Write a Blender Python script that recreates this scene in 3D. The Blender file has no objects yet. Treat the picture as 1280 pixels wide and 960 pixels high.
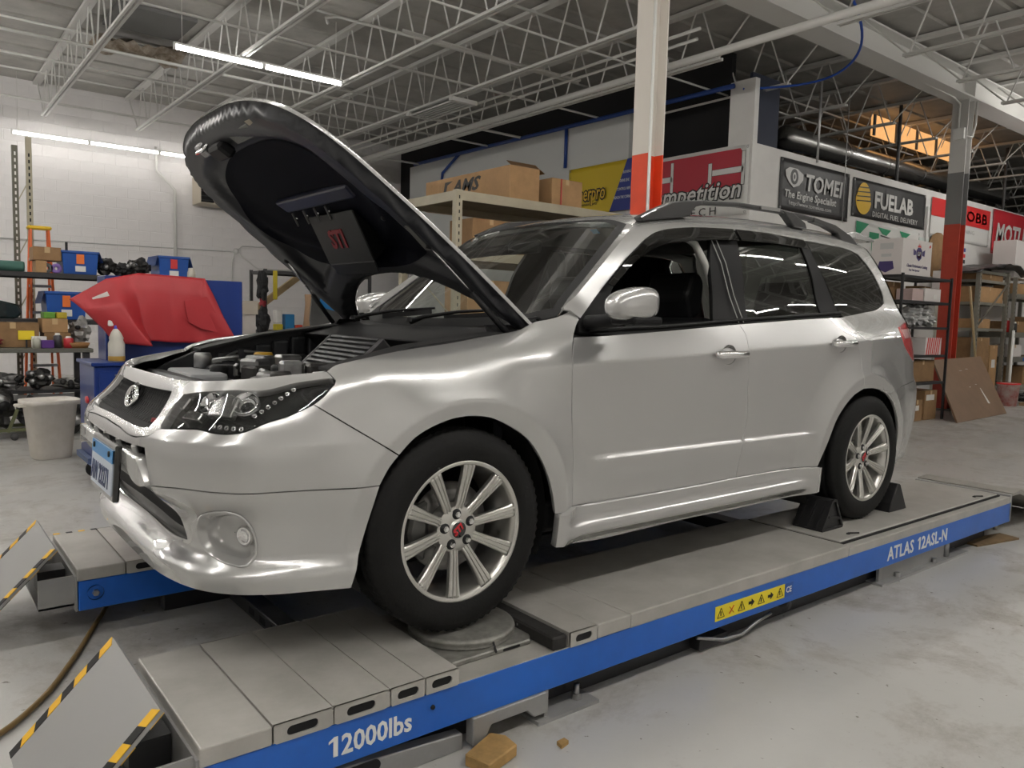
import bpy, bmesh, math, random
import numpy as np
from mathutils import Vector, Matrix
from mathutils.geometry import delaunay_2d_cdt
random.seed(7)
C = bpy.context.scene.collection
# ------------------------------------------------------------------ camera, world, exposure
LIFT = .27                                   # runway height above the shop floor
sc = bpy.context.scene
cam = bpy.data.cameras.new('camera'); camo = bpy.data.objects.new('camera', cam); C.objects.link(camo)
_yaw, _pit, _rol = 0.671546819, 0.0850011661, 0.0263635539
_f = Vector((math.sin(_yaw)*math.cos(_pit), math.cos(_yaw)*math.cos(_pit), -math.sin(_pit)))
_r = Vector((math.cos(_yaw), -math.sin(_yaw), 0)); _u = _r.cross(_f)
_r2 = math.cos(_rol)*_r+math.sin(_rol)*_u; _u2 = -math.sin(_rol)*_r+math.cos(_rol)*_u
camo.matrix_world = Matrix(((_r2.x, _u2.x, -_f.x, -1.41982473), (_r2.y, _u2.y, -_f.y, -2.88847451), (_r2.z, _u2.z, -_f.z, 1.02757508+LIFT), (0, 0, 0, 1)))
cam.sensor_width = 36; cam.lens = 972.817628/1280*36; cam.clip_start = .05; cam.clip_end = 200
sc.camera = camo
world = bpy.data.worlds.new('world'); sc.world = world; world.use_nodes = True
world.node_tree.nodes['Background'].inputs[0].default_value = (.9, .93, 1, 1)
world.node_tree.nodes['Background'].inputs[1].default_value = .05
sc.view_settings.view_transform = 'Standard'; sc.view_settings.look = 'None'
sc.view_settings.exposure = 0.6; sc.view_settings.gamma = 1; sc.view_settings.use_curve_mapping = False
TUBE_POWER = 62.0
# ------------------------------------------------------------------ materials
MATS = {}
def mat(name, col, rough=.5, metal=0, coat=0, emit=None, estr=0, spec=.5, bump=0, bscale=40, noise=0, nscale=8, col2=None, crough=.03, aniso=0):
    if name in MATS: return MATS[name]
    m = bpy.data.materials.new(name); m.use_nodes = True; nt = m.node_tree; b = nt.nodes['Principled BSDF']
    b.inputs['Base Color'].default_value = (*col, 1); b.inputs['Roughness'].default_value = rough; b.inputs['Metallic'].default_value = metal
    b.inputs['Coat Weight'].default_value = coat; b.inputs['Coat Roughness'].default_value = crough
    b.inputs['Specular IOR Level'].default_value = spec
    if emit: b.inputs['Emission Color'].default_value = (*emit, 1); b.inputs['Emission Strength'].default_value = estr
    if noise or bump:
        tc = nt.nodes.new('ShaderNodeTexCoord')
    if noise:
        n = nt.nodes.new('ShaderNodeTexNoise'); n.inputs['Scale'].default_value = nscale; n.inputs['Detail'].default_value = 6; n.inputs['Roughness'].default_value = .65
        nt.links.new(tc.outputs['Object'], n.inputs['Vector'])
        r = nt.nodes.new('ShaderNodeValToRGB'); c2 = col2 or tuple(c*(1-noise) for c in col)
        r.color_ramp.elements[0].position = .35; r.color_ramp.elements[1].position = .65
        r.color_ramp.elements[0].color = (*c2, 1); r.color_ramp.elements[1].color = (*col, 1)
        nt.links.new(n.outputs['Fac'], r.inputs['Fac']); nt.links.new(r.outputs['Color'], b.inputs['Base Color'])
    if bump:
        n2 = nt.nodes.new('ShaderNodeTexNoise'); n2.inputs['Scale'].default_value = bscale; n2.inputs['Detail'].default_value = 4
        nt.links.new(tc.outputs['Object'], n2.inputs['Vector'])
        bp = nt.nodes.new('ShaderNodeBump'); bp.inputs['Strength'].default_value = bump; bp.inputs['Distance'].default_value = .01
        nt.links.new(n2.outputs['Fac'], bp.inputs['Height']); nt.links.new(bp.outputs['Normal'], b.inputs['Normal'])
    MATS[name] = m; return m
def glass(name, tint=(.8, .85, .82), refl=1.0, rough=0.0):
    if name in MATS: return MATS[name]
    m = bpy.data.materials.new(name); m.use_nodes = True; nt = m.node_tree; nt.nodes.clear()
    o = nt.nodes.new('ShaderNodeOutputMaterial'); t = nt.nodes.new('ShaderNodeBsdfTransparent'); t.inputs[0].default_value = (*tint, 1)
    g = nt.nodes.new('ShaderNodeBsdfGlossy'); g.inputs['Roughness'].default_value = rough; g.inputs['Color'].default_value = (refl, refl, refl, 1)
    fr = nt.nodes.new('ShaderNodeFresnel'); fr.inputs['IOR'].default_value = 1.5
    mx = nt.nodes.new('ShaderNodeMixShader'); nt.links.new(fr.outputs[0], mx.inputs[0]); nt.links.new(t.outputs[0], mx.inputs[1]); nt.links.new(g.outputs[0], mx.inputs[2]); nt.links.new(mx.outputs[0], o.inputs[0])
    MATS[name] = m; return m
def paint(name, col, rough=.25, metal=.6):
    """silver car paint: metallic base with fine flake and a clear coat"""
    m = mat(name, col, rough, metal, coat=1.0, crough=.02)
    nt = m.node_tree; b = nt.nodes['Principled BSDF']
    tc = nt.nodes.new('ShaderNodeTexCoord'); n = nt.nodes.new('ShaderNodeTexNoise'); n.inputs['Scale'].default_value = 900; n.inputs['Detail'].default_value = 1
    nt.links.new(tc.outputs['Object'], n.inputs['Vector'])
    r = nt.nodes.new('ShaderNodeMapRange'); r.inputs['To Min'].default_value = rough-.02; r.inputs['To Max'].default_value = rough+.02
    nt.links.new(n.outputs['Fac'], r.inputs['Value']); nt.links.new(r.outputs[0], b.inputs['Roughness'])
    return m
SILVER = paint('silver_paint', (.53, .53, .525))
BLACK = mat('black_plastic', (.011, .011, .012), .5, spec=.3)
GLOSSB = mat('gloss_black', (.008, .008, .009), .08, coat=1)
RUBBER = mat('tyre_rubber', (.009, .009, .009), .7, bump=.15, bscale=120, spec=.25)
CHROME = mat('chrome', (.85, .85, .86), .06, 1)
ALLOY = mat('alloy_wheel', (.62, .61, .58), .28, .85, coat=.4)
DARK = mat('dark_void', (.004, .004, .005), .8)
NAVY = mat('bonnet_underside', (.026, .027, .032), .42, coat=.2, crough=.25)
BLUE = mat('lift_blue', (.006, .13, .60), .38, coat=.25, crough=.2, noise=.2, nscale=3)
DECK = mat('deck_grey', (.48, .465, .435), .42, .1, noise=.35, nscale=5, col2=(.38, .37, .34), bump=.05, bscale=200)
GREYP = mat('grey_steel_paint', (.34, .34, .335), .4, .15, noise=.2, nscale=4)
RED = mat('red_vinyl', (.36, .018, .024), .5, bump=.05, bscale=60)
ORANGE = mat('orange_red_paint', (.80, .07, .018), .5, noise=.15, nscale=3)
WHITE = mat('white_paint', (.78, .78, .75), .55)
YELLOW = mat('yellow', (.85, .48, .01), .45)
CARD = mat('cardboard', (.42, .25, .115), .75, noise=.2, nscale=6)
CARD2 = mat('cardboard_dark', (.30, .175, .08), .8, noise=.25, nscale=6)
# ------------------------------------------------------------------ object helpers
def setp(o, label=None, cat=None, group=None, kind=None):
    for k, v in (('label', label), ('category', cat), ('group', group), ('kind', kind)):
        if v: o[k] = v
    return o
def empty(name, loc=(0, 0, 0), rz=0, label=None, cat=None, group=None, kind=None):
    o = bpy.data.objects.new(name, None); C.objects.link(o); o.location = loc; o.rotation_euler = (0, 0, rz); o.empty_display_size = .05
    return setp(o, label, cat, group, kind)
def link(name, me, m=None, parent=None, loc=None, rot=None):
    o = bpy.data.objects.new(name, me); C.objects.link(o)
    if m is not None and not len(me.materials): me.materials.append(m)
    if parent is not None: o.parent = parent
    if loc is not None: o.location = loc
    if rot is not None: o.rotation_euler = rot
    return o
def fromraw(name, V, F, m, parent=None, smooth=False, loc=None, rot=None, mats=None, fmat=None):
    me = bpy.data.meshes.new(name); me.from_pydata([tuple(map(float, v)) for v in V], [], [tuple(int(i) for i in f) for f in F])
    if smooth: me.polygons.foreach_set('use_smooth', [True]*len(me.polygons))
    for mm in (mats or [m]): me.materials.append(mm)
    if fmat is not None: me.polygons.foreach_set('material_index', fmat)
    me.update()
    return link(name, me, None, parent, loc, rot)
class MB:
    """collects simple solids into one mesh"""
    def __init__(s): s.V = []; s.F = []; s.S = []; s.M = []
    def add(s, V, F, smooth=False, mi=0):
        n = len(s.V); s.V += [tuple(v) for v in V]; s.F += [tuple(i+n for i in f) for f in F]; s.S += [smooth]*len(F); s.M += [mi]*len(F); return s
    def box(s, x0, x1, y0, y1, z0, z1, T=None, mi=0):
        V = [Vector((x, y, z)) for x in (x0, x1) for y in (y0, y1) for z in (z0, z1)]
        if T is not None: V = [T @ v for v in V]
        return s.add(V, [(0, 1, 3, 2), (4, 6, 7, 5), (0, 4, 5, 1), (2, 3, 7, 6), (0, 2, 6, 4), (1, 5, 7, 3)], mi=mi)
    def bar(s, a, b, w=.02, h=None, mi=0):
        a = Vector(a); b = Vector(b); d = (b-a); L = d.length; h = h or w
        T = Matrix.Translation(a) @ d.to_track_quat('Y', 'Z').to_matrix().to_4x4()
        return s.box(-w/2, w/2, 0, L, -h/2, h/2, T, mi)
    def tube(s, pts, r, n=8, cap=True, mi=0):
        pts = [Vector(p) for p in pts]; rs = r if isinstance(r, (list, tuple)) else [r]*len(pts)
        V = []; F = []; ref = None
        for i, p in enumerate(pts):
            d = (pts[min(i+1, len(pts)-1)]-pts[max(i-1, 0)]).normalized()
            if ref is None: ref = d.orthogonal().normalized()
            ref = (ref-d*ref.dot(d)).normalized(); q = d.cross(ref)
            V += [p+rs[i]*(math.cos(2*math.pi*k/n)*ref+math.sin(2*math.pi*k/n)*q) for k in range(n)]
        for i in range(len(pts)-1):
            F += [(i*n+k, i*n+(k+1) % n, (i+1)*n+(k+1) % n, (i+1)*n+k) for k in range(n)]
        if cap: F += [tuple(range(n-1, -1, -1)), tuple((len(pts)-1)*n+k for k in range(n))]
        return s.add(V, F, n > 5, mi)
    def lathe(s, prof, n=32, T=None, axis='z', closed=False, mi=0, smooth=True):
        V = []; F = []; m = len(prof)
        for k in range(n):
            a = 2*math.pi*k/n; c, sn = math.cos(a), math.sin(a)
            for r, h in prof:
                v = Vector((r*c, r*sn, h)) if axis == 'z' else (Vector((r*c, h, r*sn)) if axis == 'y' else Vector((h, r*c, r*sn)))
                V.append(T @ v if T is not None else v)
        flip = axis == 'y'
        for k in range(n):
            for j in range(m if closed else m-1):
                q = (k*m+j, ((k+1) % n)*m+j, ((k+1) % n)*m+(j+1) % m, k*m+(j+1) % m)
                F.append(q[::-1] if flip else q)
        return s.add(V, F, smooth, mi)
    def prism(s, pts, z0, z1, T=None, mi=0):
        n = len(pts); V = [Vector((x, y, z0)) for x, y in pts]+[Vector((x, y, z1)) for x, y in pts]
        if T is not None: V = [T @ v for v in V]
        F = [tuple(range(n-1, -1, -1)), tuple(range(n, 2*n))]+[(i, (i+1) % n, n+(i+1) % n, n+i) for i in range(n)]
        return s.add(V, F, mi=mi)
    def build(s, name, m, parent=None, loc=None, rot=None, bevel=0, seg=1, mats=None, sharp=None):
        me = bpy.data.meshes.new(name); me.from_pydata([tuple(v) for v in s.V], [], s.F)
        me.polygons.foreach_set('use_smooth', s.S)
        for mm in (mats or [m]): me.materials.append(mm)
        if mats: me.polygons.foreach_set('material_index', s.M)
        if bevel:
            bm = bmesh.new(); bm.from_mesh(me)
            bmesh.ops.remove_doubles(bm, verts=bm.verts, dist=1e-5)
            ed = [e for e in bm.edges if len(e.link_faces) == 2 and e.calc_face_angle(0) > .6]
            bmesh.ops.bevel(bm, geom=ed, offset=bevel, segments=seg, profile=.5, affect='EDGES', clamp_overlap=True); bm.to_mesh(me); bm.free()
        me.update()
        if sharp: me.set_sharp_from_angle(angle=sharp)
        return link(name, me, None, parent, loc, rot)
def box(name, m, x0, x1, y0, y1, z0, z1, parent=None, bevel=0, seg=1, loc=None, rot=None):
    return MB().box(x0, x1, y0, y1, z0, z1).build(name, m, parent, loc, rot, bevel, seg)
def text(name, s, m, parent, size, M, extrude=.001, align='LEFT', shear=0, bold=0, sx=1, space=1):
    cu = bpy.data.curves.new(name, 'FONT'); cu.body = s; cu.size = size; cu.extrude = extrude; cu.align_x = align; cu.shear = shear; cu.offset = bold; cu.space_character = space
    cu.resolution_u = 2; t = bpy.data.objects.new(name, cu); C.objects.link(t)
    bpy.context.view_layer.update()
    me = bpy.data.meshes.new_from_object(t.evaluated_get(bpy.context.evaluated_depsgraph_get())); me.name = name; me.materials.clear(); me.materials.append(m)
    bpy.data.objects.remove(t); bpy.data.curves.remove(cu)
    o = link(name, me, None, parent); o.matrix_local = M @ Matrix.Diagonal((sx, 1, 1, 1)); return o
def frame(o, ex, ey, ez=None):
    """4x4 from origin and the reading / up directions"""
    ex = Vector(ex).normalized(); ey = Vector(ey); ey = (ey-ex*ey.dot(ex)).normalized(); ez = ex.cross(ey)
    return Matrix(((ex.x, ey.x, ez.x, o[0]), (ex.y, ey.y, ez.y, o[1]), (ex.z, ey.z, ez.z, o[2]), (0, 0, 0, 1)))
def copy_tree(o, parent=None, loc=None, label=None, group=None, rz=None):
    c = o.copy(); C.objects.link(c)
    if parent is not None: c.parent = parent
    if loc is not None: c.location = loc
    if rz is not None: c.rotation_euler = (0, 0, rz)
    if label: c['label'] = label
    if group: c['group'] = group
    for ch in [x for x in bpy.data.objects if x.parent == o]: copy_tree(ch, c)
    return c
# ------------------------------------------------------------------ the shop: floor, walls, roof
def floor_material():
    m = bpy.data.materials.new('worn_epoxy_floor'); m.use_nodes = True; nt = m.node_tree; b = nt.nodes['Principled BSDF']; L = nt.links
    tc = nt.nodes.new('ShaderNodeTexCoord')
    def noise(s, d, r=.6, dist=0):
        n = nt.nodes.new('ShaderNodeTexNoise'); n.inputs['Scale'].default_value = s; n.inputs['Detail'].default_value = d; n.inputs['Roughness'].default_value = r; n.inputs['Distortion'].default_value = dist; L.new(tc.outputs['Object'], n.inputs['Vector']); return n
    def ramp(src, a, b_, ca, cb):
        r = nt.nodes.new('ShaderNodeValToRGB'); r.color_ramp.elements[0].position = a; r.color_ramp.elements[1].position = b_; r.color_ramp.elements[0].color = (*ca, 1); r.color_ramp.elements[1].color = (*cb, 1); L.new(src, r.inputs['Fac']); return r
    def mix(f, a, b_, t='MIX'):
        x = nt.nodes.new('ShaderNodeMix'); x.data_type = 'RGBA'; x.blend_type = t; L.new(f, x.inputs[0]) if not isinstance(f, float) else setattr(x.inputs[0], 'default_value', f); L.new(a, x.inputs[6]); L.new(b_, x.inputs[7]); return x.outputs[2]
    base = ramp(noise(.7, 5).outputs['Fac'], .3, .7, (.44, .435, .415), (.52, .515, .495))
    wear = ramp(noise(1.1, 12, .75, .25).outputs['Fac'], .50, .62, (0, 0, 0), (1, 1, 1))
    wcol = ramp(noise(5, 8, .7).outputs['Fac'], .35, .65, (.30, .28, .25), (.42, .40, .37))
    c1 = mix(wear.outputs['Color'], base.outputs['Color'], wcol.outputs['Color'])
    spk = ramp(noise(28, 3, .5).outputs['Fac'], .27, .31, (1, 1, 1), (0, 0, 0)); dk = nt.nodes.new('ShaderNodeRGB'); dk.outputs[0].default_value = (.17, .155, .13, 1)
    c2 = mix(spk.outputs['Color'], c1, dk.outputs[0])
    L.new(c2, b.inputs['Base Color'])
    rr = nt.nodes.new('ShaderNodeMapRange'); rr.inputs['To Min'].default_value = .30; rr.inputs['To Max'].default_value = .62; L.new(wear.outputs['Color'], rr.inputs['Value']); L.new(rr.outputs[0], b.inputs['Roughness'])
    bp = nt.nodes.new('ShaderNodeBump'); bp.inputs['Strength'].default_value = .12; bp.inputs['Distance'].default_value = .02; L.new(noise(9, 6).outputs['Fac'], bp.inputs['Height']); L.new(bp.outputs['Normal'], b.inputs['Normal'])
    return m
FLOORM = floor_material()
def S(o): o['kind'] = 'structure'; return o
S(box('floor', FLOORM, -9, 32, -7, 16, -.1, 0))
WALLW = mat('white_wall', (.72, .71, .69), .7, noise=.08, nscale=2); BLOCKM = mat('white_block', (.74, .72, .715), .65, noise=.06, nscale=3, bump=.2, bscale=60)
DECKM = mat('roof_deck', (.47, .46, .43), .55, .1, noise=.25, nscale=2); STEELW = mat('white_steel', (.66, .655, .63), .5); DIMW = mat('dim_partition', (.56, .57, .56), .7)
wb = S(box('wall_back', mat('mortar_white', (.71, .69, .685), .75), -9, 32, 13.80, 14.0, 0, 5.45))
bmz = MB(); h_, w_, d_ = .0965, .1965, .003
bmz.add([(-w_, 0, -h_), (w_, 0, -h_), (w_, 0, h_), (-w_, 0, h_), (-w_+.004, -d_, -h_+.004), (w_-.004, -d_, -h_+.004), (w_-.004, -d_, h_-.004), (-w_+.004, -d_, h_-.004)], [(4, 5, 6, 7), (0, 1, 5, 4), (1, 2, 6, 5), (2, 3, 7, 6), (3, 0, 4, 7)])
blk = bmz.build('block', BLOCKM, wb, loc=(.2, 13.8, .1)); rest = MB(); cnt = 1
for r in range(27):
    for c in range(-6, 24):
        x = .2+.4*c+(.2 if r % 2 else 0); z = .1+.2*r
        if (r, c) == (0, 0): continue
        if 6 <= r <= 23 and 0 <= c < 16 and cnt < 300: link('block', blk.data, None, wb, (x, 13.8, z)); cnt += 1
        elif z < 5.4: rest.add([(v[0]+x, v[1]+13.8, v[2]+z) for v in bmz.V], bmz.F)
o = rest.build('block_courses', BLOCKM, wb); o['kind'] = 'stuff'
S(box('wall_front', WALLW, -9, 32, -7.1, -7, 0, 5.45)); S(box('wall_left', WALLW, -9.1, -9, -7, 14, 0, 5.45)); S(box('wall_right', WALLW, 32, 32.1, -7, 14, 0, 5.45))
# roof: ribbed deck, bar joists, girder, bridging and pipes are parts of the ceiling
ZD = 5.30
mb = MB(); y = -7.0; prof = []
while y < 14: prof += [(y, ZD), (y+.62, ZD), (y+.65, ZD+.025), (y+.72, ZD+.025)]; y += .75
V = []; 
for (yy, zz) in prof: V += [(-9, yy, zz), (32, yy, zz)]
mb.add(V, [(2*i, 2*i+1, 2*i+3, 2*i+2) for i in range(len(prof)-1)]); mb.box(-9, 32, -7, 14, ZD+.03, ZD+.1)
ceil = S(mb.build('ceiling', DECKM))
zb, zt = 4.56, 5.235
def joist(y0, y1):
    jm = MB()
    for dx in (-.028, .028): jm.box(dx-.016, dx+.016, y0+.75, y1-.75, zb-.01, zb+.022); jm.box(dx-.03, dx+.03, y0, y1, zt, zt+.05)
    n = round((y1-y0-1.5)/.74); w = (y1-y0-1.5)/n; y = y0+.75
    jm.tube([(0, y0+.1, zt), (0, y+.05, zb+.01)], .012, 5, False); jm.tube([(0, y1-.1, zt), (0, y1-.80, zb+.01)], .012, 5, False)
    for k in range(n):
        a = (0, y+.06, zb+.01); b = (0, y+w*.5-.05, zt); c = (0, y+w*.5+.05, zt); d = (0, y+w-.06, zb+.01)
        jm.tube([a, b], .011, 5, False); jm.tube([c, d], .011, 5, False); y += w
    return jm
j0 = joist(2.62, 13.75).build('bar_joist', STEELW, ceil, loc=(.72, 0, 0)); j1 = joist(-7, 2.58).build('bar_joist', STEELW, ceil, loc=(.72, 0, 0))
for k in list(range(-5, 0))+list(range(1, 17)): link('bar_joist', j0.data, None, ceil, (.72+1.503*k, 0, 0)); link('bar_joist', j1.data, None, ceil, (.72+1.503*k, 0, 0))
g = MB(); g.box(-9, 32, 2.42, 2.78, 4.86, 4.885); g.box(-9, 32, 2.42, 2.78, 5.215, 5.24); g.box(-9, 32, 2.585, 2.615, 4.885, 5.215); g.build('girder', STEELW, ceil)
g = MB()
for x in (11.84, 4.62): g.box(x-.01, x+.01, 2.44, 2.76, 4.885, 5.215)
g.build('girder_stiffener', STEELW, ceil)
for (yy, zz, r) in ((6.55, 4.60, .016), (6.95, 5.2, .016), (8.55, 4.60, .022), (9.55, 4.60, .018), (10.05, 5.2, .016), (12.1, 4.60, .02), (12.7, 5.2, .016), (5.1, 5.2, .018), (4.35, 4.60, .014), (-1.0, 4.6, .016)):
    MB().tube([(-9, yy, zz), (14, yy, zz)], r, 6).build('bridging_rod', STEELW, ceil)
MB().tube([(6.35, -7, 4.50), (6.35, 13.6, 4.50)], .048, 12).build('sprinkler_main', STEELW, ceil)
MB().tube([(6.05, 3.2, 4.60), (6.05, 13.6, 4.60)], .02, 8).build('conduit', STEELW, ceil); MB().tube([(5.85, 3.0, 4.62), (5.85, 13.6, 4.62)], .02, 8).build('conduit', STEELW, ceil)
MB().tube([(3.4, 5.42, 4.64), (6.3, 5.5, 4.64)], .022, 8).build('conduit', STEELW, ceil); MB().tube([(2.6, 5.75, 4.62), (2.52, 5.62, 4.62), (2.6, 5.5, 4.62), (6.2, 5.35, 4.62)], .02, 8).build('conduit', STEELW, ceil)
for yy in (-3, 1.2, 3.9, 6.4): MB().tube([(6.35, yy, 4.50), (6.35, yy, 4.60)], .012, 6).build('pipe_hanger', STEELW, ceil)
# skylight recess with torn insulation
box('skylight_curb', mat('curb_grey', (.16, .16, .155), .9), 1.0, 2.0, 8.6, 9.6, 5.24, 5.29, ceil)  # plain dark grey slab below the roof deck
mb = MB(); rnd = random.Random(5); nx, ny = 14, 8; V = []
for i in range(nx):
    for j in range(ny): V.append((.95+1.25*i/(nx-1), 9.7+.75*j/(ny-1), 5.12+rnd.uniform(-.05, .05)+.08*math.sin(i*.7)*math.sin(j*.9)))
mb.add(V, [(i*ny+j, (i+1)*ny+j, (i+1)*ny+j+1, i*ny+j+1) for i in range(nx-1) for j in range(ny-1)], True)
mb.build('torn_insulation', mat('insulation', (.50, .44, .37), .95, noise=.5, nscale=7, col2=(.20, .15, .10)), ceil)
# partition room
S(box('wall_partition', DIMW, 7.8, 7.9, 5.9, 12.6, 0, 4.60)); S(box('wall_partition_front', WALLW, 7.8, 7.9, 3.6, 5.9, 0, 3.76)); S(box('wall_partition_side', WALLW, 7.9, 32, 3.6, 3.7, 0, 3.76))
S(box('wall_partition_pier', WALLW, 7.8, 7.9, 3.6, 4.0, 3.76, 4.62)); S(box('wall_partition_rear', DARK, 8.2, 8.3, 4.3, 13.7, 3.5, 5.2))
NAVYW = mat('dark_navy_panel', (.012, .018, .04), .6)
S(box('wall_mezzanine', NAVYW, 7.95, 8.6, 3.75, 3.8, 3.76, 4.75)); S(box('wall_loft', mat('loft_unlit', (.02, .022, .026), .8), 8.6, 32, 11.5, 11.6, 3.4, 5.3))  # wall_loft: darkness of the unlit loft is put into its colour
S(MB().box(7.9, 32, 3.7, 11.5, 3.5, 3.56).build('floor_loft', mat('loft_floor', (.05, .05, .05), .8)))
for i, x in enumerate((12.6, 17.4)):
    MB().tube([(x, 3.95, 3.5), (x, 3.95, 5.2)], .03, 8).build('trim_%d' % (i+1), mat('loft_steel', (.1, .1, .1), .6))['kind'] = 'structure'
# columns
def column(name, x, label, mid):
    t = empty(name, (x, 2.6, 0), label=label, cat='column', group='painted steel roof columns')
    for nm, z0, z1, m in mid:
        mb = MB(); mb.box(-.10, -.086, -.12, .12, z0, z1); mb.box(.086, .10, -.12, .12, z0, z1); mb.box(-.086, .086, -.012, .012, z0, z1); mb.build(nm, m, t)
    box('base_plate', mat('base_steel', (.15, .14, .13), .6, .5), -.2, .2, -.2, .2, 0, .025, t)
    return t
ORD = mat('brick_red_paint', (.50, .055, .028), .5, noise=.2, nscale=3)
CREAM = mat('cream_paint', (.70, .66, .60), .55); GREYC = mat('column_grey', (.20, .20, .20), .5)
c1 = column('column', 4.62, 'cream steel column with bright orange lower half beside the car roof', [('painted_base', .025, 2.97, ORANGE), ('upper_shaft', 2.97, 4.86, CREAM)])
MB().tube([(-.115, -.13, .1), (-.115, -.13, 4.7)], .016, 8).build('conduit', WHITE, c1)
c2 = column('column', 11.84, 'red and grey steel column behind the leaning plywood board', [('painted_base', .025, 2.95, ORD), ('grey_band', 2.95, 3.75, GREYC), ('upper_shaft', 3.75, 4.86, mat('column_white', (.58, .57, .55), .5))])
MB().box(-.16, -.10, -.10, .06, 4.25, 4.42).build('junction_box', STEELW, c2); MB().tube([(-.13, 0, 4.42), (-.13, 0, 4.8), (-.4, 0, 4.86), (-3, 0, 4.9)], .016, 8).build('conduit', STEELW, c2); MB().tube([(-.1, -.08, 4.3), (.05, -.14, 4.3), (.14, -.14, 4.5), (.14, -.14, 4.86)], .016, 8).build('conduit', STEELW, c2)
# ------------------------------------------------------------------ tube lamps
LED = mat('led_tube', (1, 1, 1), .4, emit=(1, .965, .915), estr=TUBE_POWER); LED2 = mat('led_tube_soft', (1, 1, 1), .4, emit=(1, .965, .915), estr=TUBE_POWER*.28); LED3 = mat('led_tube_wall', (1, 1, 1), .4, emit=(1, .965, .915), estr=TUBE_POWER*.16); LAMPW = mat('lamp_body', (.75, .75, .73), .4)
def tube_lamp(x, y, z, n, label, L=1.2, hang=0, group='strip lamps under the roof', along='x', led=None):
    t = empty('tube_lamp', (x, y, z), 0 if along == 'x' else math.radians(90), label=label, cat='ceiling light', group=group)
    for k in range(n):
        MB().tube([(k*L+.02, 0, 0), (k*L+L-.02, 0, 0)], .021, 10).build('led_tube', led or LED, t)
        for q in (k*L+.012, k*L+L-.012): MB().box(q-.012, q+.012, -.022, .022, -.022, .045).build('end_cap', LAMPW, t)
    box('lamp_channel', LAMPW, 0, n*L, -.028, .028, .035, .06, t)
    for q in (.1, n*L-.1): MB().tube([(q, 0, .05), (q, 0, hang if hang else ZD-z)], .005, 5).build('hanger', STEELW, t)
    return t
tube_lamp(1.36, 7.42, 4.48, 2, 'glowing tube lamp hanging from the joists above the bonnet', 1.12, led=LED2)
tube_lamp(.27, 13.3, 4.26, 3, 'glowing tube lamp row running along the white block wall', 1.2, led=LED3)
OVER = [(-6.4, -3.2), (-3.4, -3.2), (-.4, -3.2), (2.6, -3.2), (5.6, -3.2), (8.6, -3.4), (-5.2, .75), (-2.2, .75), (.8, .75), (-6.5, 4.6), (-3.6, 4.6), (-3.1, 8.4), (-3.2, 10.9), (-6.4, 9.6), (13.5, -2.6), (18, -2.6), (12.6, 1.0)]  # out of view; left ones near the back wall are added to brighten it
for i, (x, y) in enumerate(OVER):
    tube_lamp(x, y, 4.48, 2, 'tube lamp of the rows hanging above and behind the camera', 1.22, group='tube lamps out of view above the bays')
# ------------------------------------------------------------------ smooth body surfaces
def pchip(xs, ys):
    """monotone cubic interpolant; ys may be 2-D (n,m)"""
    xs = np.asarray(xs, float); ys = np.asarray(ys, float)
    two = ys.ndim == 2
    Y = ys if two else ys[:, None]
    h = np.diff(xs)[:, None]; d = np.diff(Y, axis=0) / h
    m = np.zeros_like(Y)
    w1 = 2*h[1:] + h[:-1]; w2 = h[1:] + 2*h[:-1]
    ok = d[1:]*d[:-1] > 0
    with np.errstate(divide='ignore', invalid='ignore'):
        hm = (w1 + w2) / (w1/d[:-1] + w2/d[1:])
    m[1:-1] = np.where(ok, hm, 0)
    m[0] = d[0]; m[-1] = d[-1]
    def f(x):
        x = np.asarray(x, float); sh = x.shape; x = x.ravel()
        i = np.clip(np.searchsorted(xs, x) - 1, 0, len(xs) - 2)
        hh = (xs[i+1] - xs[i])[:, None]; t = ((x - xs[i])[:, None]) / hh
        t = np.clip(t, -0.5, 1.5)
        r = (Y[i]*(1+2*t)*(1-t)**2 + m[i]*hh*t*(1-t)**2 + Y[i+1]*t*t*(3-2*t) + m[i+1]*hh*t*t*(t-1))
        return r.reshape(sh + (Y.shape[1],)) if two else r[:, 0].reshape(sh)
    return f
def cspline(xs, ys):
    """natural cubic spline, ys (n,m)"""
    xs = np.asarray(xs, float); Y = np.asarray(ys, float); n = len(xs)
    h = np.diff(xs); A = np.zeros((n, n)); B = np.zeros_like(Y)
    A[0, 0] = A[-1, -1] = 1
    for i in range(1, n-1):
        A[i, i-1] = h[i-1]; A[i, i] = 2*(h[i-1]+h[i]); A[i, i+1] = h[i]
        B[i] = 6*((Y[i+1]-Y[i])/h[i] - (Y[i]-Y[i-1])/h[i-1])
    M = np.linalg.solve(A, B)
    def f(x):
        x = np.clip(np.asarray(x, float), xs[0], xs[-1]); sh = x.shape; x = x.ravel()
        i = np.clip(np.searchsorted(xs, x) - 1, 0, n-2); hh = h[i][:, None]
        a = (xs[i+1]-x)[:, None]; b = (x-xs[i])[:, None]
        r = (M[i]*a**3 + M[i+1]*b**3)/(6*hh) + (Y[i]/hh - M[i]*hh/6)*a + (Y[i+1]/hh - M[i+1]*hh/6)*b
        return r.reshape(sh + (Y.shape[1],))
    return f
def sstep(a, b, x):
    t = np.clip((x-a)/(b-a), 0, 1); return t*t*(3-2*t)
WBASE = 2.615
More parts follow.
